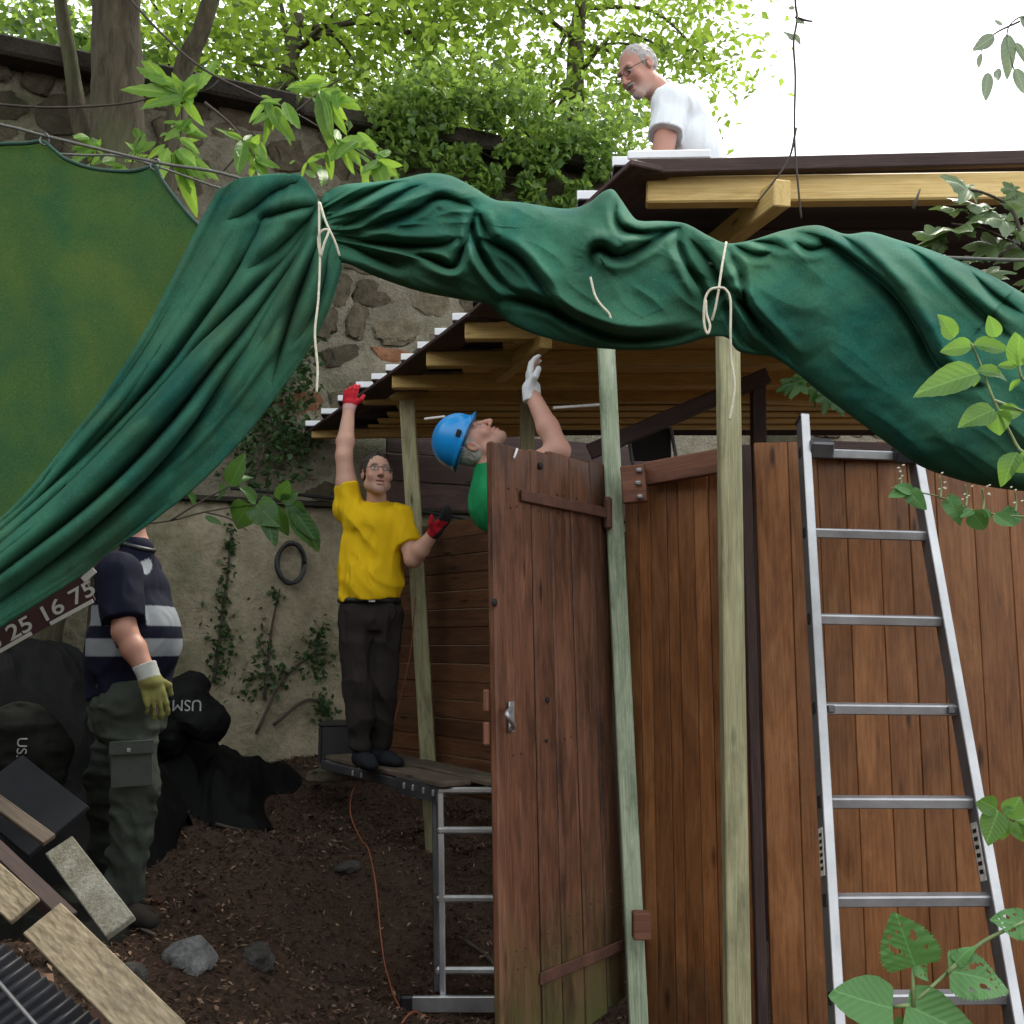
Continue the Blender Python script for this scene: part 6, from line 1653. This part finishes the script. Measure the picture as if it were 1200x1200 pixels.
# rope, hooks, ties
rp = tube('support_rope', [P(-520, 60, 2.59), P(-150, 118, 2.59), P(0, 146, 2.59), P(52, 159, 2.59), P(182, 190, 2.59), P(260, 203, 2.57), P(372, 236, 2.52), P(600, 285, 2.52), P(850, 310, 2.46), P(1085, 301, 2.33), P(1110, 302, 2.30), P(1210, 305, 2.25), P(1330, 303, 2.2), P(1750, 290, 2.05)], 0.0042, M['rope'], None, seg=7)
tag(rp, 'dark rope carrying the green tarpaulin', 'rope')
rp2 = tube('thin_cord', [P(-120, 168, 2.66), P(80, 181, 2.66), P(150, 185, 2.65), P(250, 218, 2.62), P(300, 232, 2.6)], 0.003, M['rope'], None, seg=6)
tag(rp2, 'second thinner cord sagging just behind the scalloped tarpaulin edge', 'cord')
for (u, v) in ((52, 163), (182, 193)):
    c0 = P(u, v, 2.588)
    pts = [c0 + Vector((0.012 * math.cos(a), -0.004 * math.sin(2 * a), 0.016 * math.sin(a))) for a in np.linspace(0, 2 * math.pi, 13)]
    tube('hook', pts, 0.0025, M['steel'], tarp, seg=6, n=2)
def string(label, segs):
    T_ = thing('tie_string', label, 'string', segs[0][0])
    for s_ in segs: tube('strand', s_, 0.0030, M['string'], T_, seg=7, n=8)
fy = lambda u, v, dep: P(u, v, float(tarpY(u)) - dep)
string('long white string tied where the tarpaulin drapes down', [
    [fy(374, 237, .09), fy(374, 270, .10), fy(375, 300, .10), fy(373, 350, .11), fy(369, 390, .12), fy(372, 430, .12), fy(371, 460, .12)],
    [fy(375, 238, .09), fy(381, 258, .10), fy(392, 282, .10), fy(398, 300, .09)],
    [fy(375, 300, .10), fy(373, 280, .105), fy(378, 270, .11), fy(385, 271, .11), fy(380, 285, .11), fy(376, 300, .105)]])
string('looped white string tied round the tarpaulin above the timber post', [
    [fy(851, 284, .10), fy(846, 312, .14), fy(842, 340, .16), fy(838, 362, .16), fy(834, 376, .15)],
    [fy(842, 337, .17), fy(832, 340, .17), fy(826, 352, .17), fy(825, 378, .17), fy(829, 391, .17), fy(832, 382, .17), fy(828, 368, .17), fy(827, 352, .17)],
    [fy(842, 337, .17), fy(850, 339, .17), fy(856, 352, .17), fy(856, 390, .17), fy(857, 420, .16), fy(861, 450, .16), fy(859, 470, .16), fy(855, 492, .16)]])
string('short pale thread stuck on the middle of the gathered tarpaulin', [[fy(692, 325, .145), fy(697, 345, .15), fy(704, 357, .155), fy(714, 368, .155), fy(716, 378, .15)]])

# ------------------------------------------------------------------ number banner under the drape
M['banner'] = plain('banner_red', (0.045, 0.012, 0.014), 0.7, 0, 10, .3)
M['print_white'] = plain('banner_print', (0.50, 0.47, 0.45), 0.7, 0, 40, .15)
YB = 3.25
b0, b1_ = P(-60, 800, YB), P(112, 703, YB)
ex = (b1_ - b0).normalized(); ez = Vector((-ex.z, 0, ex.x))
bm_m = Matrix((ex, Vector((0, 1, 0)), ez)).transposed().to_4x4(); bm_m.translation = b1_
ban = mesh_obj('number_banner', box_mesh(1.0, 0.006, 0.26, 0).copy(), M['banner'], None, bm_m @ Matrix.Translation((-0.5, 0, 0.13)))
tag(ban, 'dark red banner with white phone number slanting under the tarpaulin', 'banner')
def ban_pt(u, v):
    d = P(u, v, YB); return d
me = text_mesh('6 25 16 75', 0.075, .001)
xs = [v.co.x for v in me.vertices]; wtxt = max(xs) - min(xs)
c0 = (P(-10, 760, YB) + P(109, 685, YB)) / 2
want = (P(109, 685, YB) - P(-10, 760, YB)).length
for v in me.vertices: v.co = Vector((v.co.x * want / wtxt, 0, v.co.y * 0.92))
tm = bm_m.copy(); tm.translation = c0 + Vector((0, -0.006, 0))
mesh_obj('lettering', me, M['print_white'], ban, tm)
for a, b in (((-20, 775), (38, 742)), ((60, 731), (110, 704))):
    beam('underline', P(*a, YB) + Vector((0, -.006, 0)), P(*b, YB) + Vector((0, -.006, 0)), .003, .012, M['print_white'], ban, bev=0)
beam('underline', P(98, 680, YB) + Vector((0, -.006, 0)), P(112, 668, YB) + Vector((0, -.006, 0)), .003, .02, M['print_white'], ban, bev=0)

# ------------------------------------------------------------------ leafy sprigs
def leaf_blade(n, m, wfun, bend=.18, fold=.22, ripple=.012, holes=None, seed=0, serr=0.0):
    s = np.linspace(0, 1, n); V = []; r = np.random.default_rng(seed)
    for i, a in enumerate(s):
        w = wfun(a)
        for j in range(-m, m + 1):
            t_ = j / m; ww = w
            if serr and abs(j) == m: ww = w * (1 + serr * (1 if i % 2 else -1))
            V.append((a, t_ * ww, fold * abs(t_) * w - bend * a * a + ripple * math.sin(a * 38) * abs(t_)))
    F = []
    k = 2 * m + 1
    for i in range(n - 1):
        for j in range(k - 1):
            if holes is not None:
                c = ((s[i] + s[i + 1]) / 2, (j + .5) / (k - 1) - .5)
                if any(math.hypot((c[0] - hx), (c[1] - hy) * 0.9) < hr for hx, hy, hr in holes): continue
            F.append((i * k + j, (i + 1) * k + j, (i + 1) * k + j + 1, i * k + j + 1))
    me = bpy.data.meshes.new('leaf'); me.from_pydata(V, [], F); me.update()
    me.polygons.foreach_set('use_smooth', np.ones(len(me.polygons), dtype=bool))
    return me
def maple_leaf(seed=0):
    lobes = [(90, 1.0), (62, .52), (42, .86), (18, .46), (0, .66), (-28, .36), (-55, .38), (-80, .16)]
    pts = []
    for a, rr_ in lobes: pts.append((a, rr_))
    out = [(R(a), rr_) for a, rr_ in lobes]; mir = [(math.pi - a, rr_) for a, rr_ in out[::-1] if True]
    ring = out[::-1] + mir[::-1][1:] if False else out + [(math.pi - a, rr_) for a, rr_ in out[::-1]]
    ring = [(a, b) for a, b in out[::-1]] + [(math.pi - a, b) for a, b in out[1:]]
    # add small teeth
    V = [(0, 0, 0)]; dense = []
    for i in range(len(ring)):
        a0, r0 = ring[i]; a1, r1_ = ring[(i + 1) % len(ring)]
        if i == len(ring) - 1: dense.append((a0, r0)); break
        for f in (0, .33, .66): dense.append((a0 + (a1 - a0) * f, (r0 + (r1_ - r0) * f) * (1 + (.07 if f == .33 else -.04 if f == .66 else 0))))
    for a, rr_ in dense:
        x, y = rr_ * math.sin(a), rr_ * math.cos(a)
        V.append((x * .5 * 1, 0, 0) if False else (x, y * .8, -.16 * rr_ * rr_ + .05 * math.sin(5 * a)))
    for a, rr_ in dense:
        x, y = .5 * rr_ * math.sin(a), .5 * rr_ * math.cos(a); V.append((x, y * .8, .04 * math.cos(4 * a)))
    nd = len(dense); F = []
    for i in range(nd - 1):
        F.append((0, 1 + nd + i + 1, 1 + nd + i)); F.append((1 + nd + i, 1 + nd + i + 1, 1 + i + 1, 1 + i))
    me = bpy.data.meshes.new('leaf'); me.from_pydata(V, [], F); me.update()
    me.polygons.foreach_set('use_smooth', np.ones(len(me.polygons), dtype=bool))
    return me
def veinmat(name, dark, light, tcol, tfac=.4, rough=.45):
    t = NT(name); tc = t.n('TexCoord'); sp = t.n('SeparateXYZ'); t.l(tc.outputs['Object'], sp.inputs[0])
    ab = t.n('Math', _operation='ABSOLUTE'); t.l(sp.outputs['Y'], ab.inputs[0])
    # side veins: stripes of x - |y|
    sb = t.n('Math', _operation='SUBTRACT'); t.l(sp.outputs['X'], sb.inputs[0]); t.l(ab.outputs[0], sb.inputs[1])
    ml = t.n('Math', _operation='MULTIPLY'); ml.inputs[1].default_value = 52; t.l(sb.outputs[0], ml.inputs[0])
    sn = t.n('Math', _operation='SINE'); t.l(ml.outputs[0], sn.inputs[0])
    vein = t.ramp(sn.outputs[0], [(0.85, (0, 0, 0)), (0.98, (.22, .22, .22))])
    mid = t.ramp(ab.outputs[0], [(0.006, (.5, .5, .5)), (0.016, (0, 0, 0))])
    oi = t.n('ObjectInfo'); geo = t.n('NewGeometry'); n1 = t.noise(geo.outputs['Position'], 14, 4, .6)
    ad = t.n('Math', _operation='MULTIPLY_ADD'); t.l(oi.outputs['Random'], ad.inputs[0]); ad.inputs[1].default_value = .7; t.l(n1, ad.inputs[2])
    c = t.ramp(ad.outputs[0], [(0.45, dark), (1.0, light)])
    c = t.mix(vein, c, tuple(min(1, x * 1.7 + .02) for x in light)); c = t.mix(mid, c, tuple(min(1, x * 2.0 + .03) for x in light))
    return t.pbr(c, rough, 0, t.bump(sn.outputs[0], .12, .004), .4, (tfac, t.mix(.6, c, tcol)))
LM = {'lance': veinmat('leaf_lance', (0.06, 0.15, 0.018), (0.14, 0.28, 0.04), (0.36, 0.55, 0.06), .5),
      'oval': veinmat('leaf_oval', (0.05, 0.14, 0.02), (0.11, 0.24, 0.045), (0.28, 0.48, 0.07), .45),
      'heart': veinmat('leaf_heart', (0.05, 0.15, 0.035), (0.09, 0.23, 0.06), (0.20, 0.40, 0.08), .35),
      'maple': veinmat('leaf_maple', (0.06, 0.11, 0.035), (0.11, 0.17, 0.06), (0.17, 0.25, 0.07), .3),
      'shade': veinmat('leaf_shade', (0.025, 0.075, 0.014), (0.05, 0.125, 0.025), (0.12, 0.24, 0.03), .35),
      'pale': veinmat('leaf_pale', (0.10, 0.15, 0.09), (0.17, 0.22, 0.14), (0.24, 0.30, 0.18), .4)}
LS = {'lance': leaf_blade(14, 3, lambda a: .138 * math.sin(math.pi * a ** .8) ** .8 + .004),
      'oval': leaf_blade(14, 3, lambda a: .27 * math.sin(math.pi * a ** .7) ** .85 + .004, .25, .3),
      'heart': leaf_blade(22, 8, lambda a: .42 * math.sin(math.pi * min(1, a * .86 + .14) ** .75) ** .8 * (1 - .25 * a) + .003, .15, .12, .01),
      'holed': leaf_blade(40, 18, lambda a: .45 * math.sin(math.pi * min(1, a * .86 + .14) ** .75) ** .8 * (1 - .25 * a) + .003, .15, .1, .012, [(.35, .2, .055), (.42, .27, .04), (.5, -.18, .06), (.58, -.24, .04), (.66, .1, .03), (.3, -.3, .035), (.74, -.1, .03), (.5, .33, .03), (.25, .1, .02), (.62, .3, .04), (.8, .15, .025)], 0, .06),
      'maple': maple_leaf()}
_lc = {}
def leaf_data(shape, mat):
    k = (shape, mat, rl.randrange(4))
    if k not in _lc:
        me = LS[shape].copy(); q = k[2]
        for v in me.vertices:
            x, y, z = v.co
            z += (.10, -.16, .02, .22)[q] * x * x + (.05, -.08, .1, -.03)[q] * math.sin(7 * x + q) * abs(y) * 2 + (.3, -.25, .1, -.1)[q] * y * x
            v.co = (x * (1 - .06 * q * x), y * (1, .88, 1.1, .95)[q] + (.05, -.07, .0, .1)[q] * x * x, z)
        me.materials.append(LM[mat]); _lc[k] = me
    return _lc[k]
rl = random.Random(12)
def leaf(parent, shape, mat, base, tip, wide=1.0, face=None, tilt=0.5):
    base, tip = Vector(base), Vector(tip); d = tip - base; L = d.length; x = d / L
    toc = (EYE - base).normalized()
    n = toc + Vector((rl.uniform(-tilt, tilt), 0, rl.uniform(0, tilt) + .25)) if face is None else Vector(face)
    y = n.cross(x)
    if y.length < 1e-3: y = Vector((0, 1, 0))
    y.normalize(); z = x.cross(y)
    m = Matrix((x * L, y * L * wide, z * L)).transposed().to_4x4(); m.translation = base
    return mesh_obj('leaf', leaf_data(shape, mat), None, parent, m)
def sprig(label, stems, leaves, Y, shape, mat, rad=(.006, .003), dy=.12, wide=1.0, stem_mat='twig', name='leafy_branch', cat='branch', tilt=.5):
    """stems: pixel polylines; leaves: (base, tip) pixel pairs"""
    T_ = thing(name, label, cat, P(*stems[0][0], Y))
    for s_ in stems: tube('stem', [P(u, v, Y + (k % 2) * .01) for k, (u, v) in enumerate(s_)], list(rad), M[stem_mat], T_, seg=6, n=5)
    for lf in leaves:
        b_, t_ = lf[0], lf[1]; sh = lf[2] if len(lf) > 2 else shape; wd = lf[3] if len(lf) > 3 else wide
        leaf(T_, sh, mat, P(*b_, Y + .0), P(*t_, Y + rl.uniform(-dy, dy)), wd, None, tilt)
    return T_
def cluster(c, tips):
    out_ = [(c, t_) for t_ in tips]
    for t_ in tips + tips:
        if rl.random() < .7:
            dx, dy = t_[0] - c[0], t_[1] - c[1]; a = rl.uniform(-.7, .7); k = rl.uniform(.4, .9); o_ = (c[0] + rl.uniform(-22, 22), c[1] + rl.uniform(-14, 14))
            out_.append((o_, (o_[0] + k * (dx * math.cos(a) - dy * math.sin(a)), o_[1] + k * (dx * math.sin(a) + dy * math.cos(a)))))
    return out_
sprig('bare curving twig with a tuft of long bright leaves across the thick trunk', [[(-20, 121), (60, 126), (140, 122), (190, 112), (240, 106), (260, 90)], [(213, 112), (213, 150), (208, 175)]],
      cluster((213, 112), [(158, 74), (140, 98), (160, 120), (203, 142), (236, 148), (240, 76), (258, 92), (203, 78)]) + cluster((212, 150), [(190, 165), (236, 158), (248, 168), (196, 138)]) + cluster((208, 175), [(228, 250), (240, 225), (200, 205), (252, 210), (228, 190), (218, 240)]), 4.3, 'lance', 'lance', wide=1.0)
sprig('long arching branch with bright pointed leaves in front of the wall', [[(135, -20), (190, 40), (240, 82), (300, 112), (345, 132), (400, 165), (440, 190)], [(345, 132), (380, 105), (400, 92)], [(285, 165), (275, 185), (262, 200)], [(240, 120), (270, 145), (285, 165), (300, 185)]],
      cluster((312, 120), [(290, 142), (352, 165), (345, 180), (320, 172), (335, 118)]) + cluster((375, 105), [(385, 165), (396, 138), (324, 95), (420, 128), (405, 150)]) + cluster((400, 165), [(452, 168), (430, 198), (380, 196), (412, 205)]) + cluster((440, 190), [(468, 215), (455, 225), (420, 215), (470, 195)]) + cluster((285, 165), [(262, 150), (305, 205), (278, 200), (316, 190), (300, 160)]) + cluster((300, 185), [(312, 215), (330, 205), (288, 212)]) + cluster((360, 190), [(390, 210), (382, 180), (350, 212)]), 4.1, 'lance', 'lance')
sprig('low leafy shoots rising behind the scalloped edge of the tarpaulin', [[(105, 200), (112, 175), (118, 160)], [(150, 210), (158, 180), (165, 160)], [(90, 195), (70, 182)]],
      cluster((112, 172), [(86, 156), (114, 156), (122, 164), (78, 188), (100, 190)]) + cluster((158, 178), [(148, 165), (172, 152), (184, 166), (150, 196), (178, 188)]) + cluster((120, 190), [(150, 200), (98, 192), (140, 186)]), 4.4, 'lance', 'lance', wide=1.2)
sprig('drooping leafy branch in front of the plaster beside the hose coil', [[(150, 616), (200, 610), (240, 600), (290, 592), (335, 590)], [(200, 610), (240, 585), (270, 570)], [(240, 600), (270, 608), (290, 622)]],
      [((335, 590), (386, 650), 'lance', 1.3), ((340, 592), (372, 635), 'lance', 1.4), ((320, 590), (335, 630), 'lance', 1.5), ((310, 590), (320, 640), 'lance', 1.4), ((292, 590), (272, 622), 'heart', 1.0), ((300, 588), (285, 568), 'oval', 1.1), ((330, 588), (350, 575), 'oval', 1.3), ((270, 570), (296, 548), 'oval', 1.0), ((265, 575), (245, 580), 'oval', 1.2), ((340, 590), (358, 605), 'oval', 1.4), ((300, 592), (330, 618), 'heart', .9), ((270, 570), (285, 532), 'oval', 1.0), ((325, 585), (345, 560), 'oval', 1.0), ((240, 605), (262, 614), 'lance', 1.), ((220, 580), (236, 590), 'oval', 1.1)],
      5.4, 'oval', 'shade')
sprig('leafy green shoot with pointed leaves in front of the tarpaulin end', [[(1330, 1500), (1290, 900), (1215, 575), (1190, 520), (1165, 470), (1150, 430), (1138, 402)], [(1262, 760), (1215, 480), (1196, 440), (1192, 395)], [(1165, 470), (1200, 482)]],
      [((1147, 437), (1070, 457), 'oval', 1.0), ((1145, 434), (1192, 436), 'oval', .8), ((1140, 405), (1100, 409), 'oval', 1.1), ((1140, 404), (1186, 408), 'oval', .8), ((1118, 396), (1103, 367), 'oval', .9), ((1168, 395), (1160, 370), 'oval', 1.2), ((1165, 480), (1122, 496), 'oval', 1.0), ((1168, 482), (1172, 514), 'heart', 1.1), ((1168, 480), (1205, 488), 'oval', .9), ((1192, 430), (1196, 380), 'oval', 1.0), ((1192, 430), (1165, 425), 'oval', .8), ((1196, 445), (1178, 458), 'oval', .8), ((1192, 530), (1172, 562), 'oval', 1.2), ((1192, 535), (1215, 555), 'heart', 1.2), ((1148, 440), (1142, 452), 'oval', .8), ((1200, 420), (1215, 400), 'oval', 1.)],
      1.85, 'oval', 'oval', (.004, .002), .04, 1.0, 'green_stem', tilt=.35)
T_ = sprig('thin flowering shoot with tiny buds hanging before the ladder rail', [[(1420, 720), (1300, 630), (1215, 608), (1180, 604), (1140, 598), (1100, 582), (1070, 576), (1044, 572)]] + [[(u, v), (u + 1, v - 12), (u - 1, v - 26)] for u, v in ((1055, 574), (1102, 584), (1132, 594), (1152, 598), (1190, 600))],
      [((1065, 576), (1085, 598), 'heart', .9), ((1062, 575), (1042, 580), 'oval', 1.1), ((1070, 576), (1050, 568), 'oval', 1.1), ((1112, 584), (1128, 614), 'heart', .9), ((1110, 582), (1124, 592), 'heart', .9), ((1138, 598), (1158, 626), 'oval', 1.2), ((1140, 598), (1126, 604), 'oval', 1.), ((1165, 602), (1192, 622), 'oval', 1.1), ((1172, 602), (1205, 612), 'oval', 1.), ((1150, 598), (1166, 606), 'oval', 1.)],
      2.05, 'oval', 'heart', (.0025, .0015), .03, 1.0, 'green_stem', tilt=.3)
for (u, v) in ((1055, 574), (1102, 584), (1132, 594), (1152, 598), (1190, 600)):
    for k in range(5):
        c0 = P(u + rl.uniform(-7, 7), v - rl.uniform(8, 30), 2.05 + rl.uniform(-.01, .01))
        beam('bud', c0, c0 + Vector((.005, 0, .002)), .003, .003, M['string'], T_, bev=.0012)
sprig('large insect eaten heart shaped leaves growing up before the ladder foot', [[(1075, 1560), (1064, 1300), (1062, 1215), (1066, 1180), (1082, 1165), (1110, 1140), (1120, 1130)], [(1070, 1180), (1070, 1130)], [(1110, 1140), (1150, 1105), (1200, 1080)], [(1066, 1178), (1045, 1180)]],
      [((1072, 1132), (1050, 1070), 'holed', 1.15), ((1072, 1130), (1100, 1148), 'holed', .8), ((1112, 1138), (1196, 1152), 'holed', .95), ((1120, 1128), (1142, 1104), 'heart', .8), ((1046, 1182), (952, 1156), 'heart', .85), ((1062, 1178), (1150, 1218), 'heart', .85), ((1205, 1085), (1156, 1074), 'holed', .9), ((1190, 1090), (1215, 1100), 'holed', 1.), ((1060, 1195), (1050, 1225), 'heart', .8)],
      1.75, 'heart', 'heart', (.004, .0025), .03, 1.0, 'green_stem', tilt=.3)
sprig('small cluster of rounded leaves beside the lower ladder rail', [[(1320, 1480), (1260, 1100), (1215, 985), (1195, 965), (1178, 957), (1165, 948)]],
      [((1168, 948), (1140, 934), 'oval', 1.3), ((1170, 950), (1155, 988), 'oval', 1.3), ((1182, 958), (1196, 932), 'oval', 1.4), ((1182, 960), (1176, 982), 'oval', 1.3), ((1190, 962), (1204, 990), 'oval', 1.3), ((1192, 962), (1215, 958), 'oval', 1.3), ((1175, 952), (1190, 946), 'oval', 1.2)], 1.95, 'oval', 'oval', (.003, .002), .03, 1.0, 'green_stem', tilt=.3)
mk = [((1108, 262), 34), ((1085, 272), 30), ((1135, 235), 36), ((1120, 215), 30), ((1165, 250), 40), ((1190, 235), 34), ((1150, 280), 40), ((1185, 285), 44), ((1130, 300), 30), ((1170, 315), 36), ((1205, 320), 40), ((1150, 320), 30), ((1110, 240), 26), ((1205, 265), 40), ((1140, 262), 30), ((1095, 282), 22), ((1180, 218), 24)]
ml_ = []
for (c, r_) in mk:
    a = rl.uniform(2.2, 3.6) + (math.pi if rl.random() < .2 else 0); ml_.append(((c[0] - r_ * .45 * math.cos(a), c[1] + r_ * .2), (c[0] + r_ * .75 * math.cos(a), c[1] + r_ * .5 * math.sin(a) * .6), 'maple', .95))
sprig('maple branch with pale lobed leaves between tarpaulin and roof', [[(1650, 330), (1400, 310), (1230, 300), (1190, 285), (1150, 268), (1115, 262)], [(1190, 285), (1160, 305), (1130, 300)], [(1200, 290), (1185, 245), (1150, 225), (1122, 222)], [(1070, 245), (1078, 222)]], ml_, 2.95, 'maple', 'maple', (.006, .003), .1, tilt=.8)
sprig('small maple sprig under the tarpaulin beside the timber post', [[(1250, 470), (1080, 500), (985, 470), (950, 455), (925, 445)]], [((930, 448), (905, 458), 'maple', 1.), ((935, 446), (925, 470), 'maple', 1.), ((940, 446), (945, 430), 'maple', 1.), ((955, 455), (962, 480), 'maple', 1.), ((968, 462), (990, 485), 'maple', 1.), ((980, 468), (1008, 478), 'maple', .9)], 3.75, 'maple', 'shade', (.004, .003), .05, tilt=.6)
sprig('thin twig dangling into the white sky above the roof beam', [[(960, -700), (940, -300), (932, -30), (934, 20), (930, 50), (932, 90), (931, 140), (932, 180), (936, 225), (939, 256)], [(933, 150), (925, 185), (905, 215), (888, 236)], [(932, 20), (945, 24), (952, 25)]],
      [((930, 48), (918, 34), 'oval', 1.), ((932, 24), (950, 26), 'oval', .8), ((930, 40), (941, 52), 'oval', .8), ((931, 10), (922, 8), 'oval', 1.)], 3.0, 'oval', 'pale', (.004, .003), .02)
sprig('pale drooping leaves against the white sky at the roof end', [[(1600, -500), (1380, -120), (1230, 10), (1195, 20), (1180, 40), (1190, 90)], [(1195, 25), (1165, 40), (1150, 60)]],
      [((1180, 40), (1186, 84), 'lance', 1.3), ((1190, 50), (1205, 70), 'lance', 1.3), ((1150, 62), (1144, 84), 'lance', 1.2), ((1165, 42), (1142, 58), 'lance', 1.2), ((1190, 80), (1202, 112), 'lance', 1.2), ((1158, 85), (1154, 116), 'lance', 1.1), ((1175, 30), (1164, 22), 'lance', 1.), ((1195, 20), (1210, 38), 'lance', 1.2), ((1170, 80), (1166, 100), 'lance', 1.)], 3.4, 'lance', 'pale', (.004, .002), .05)
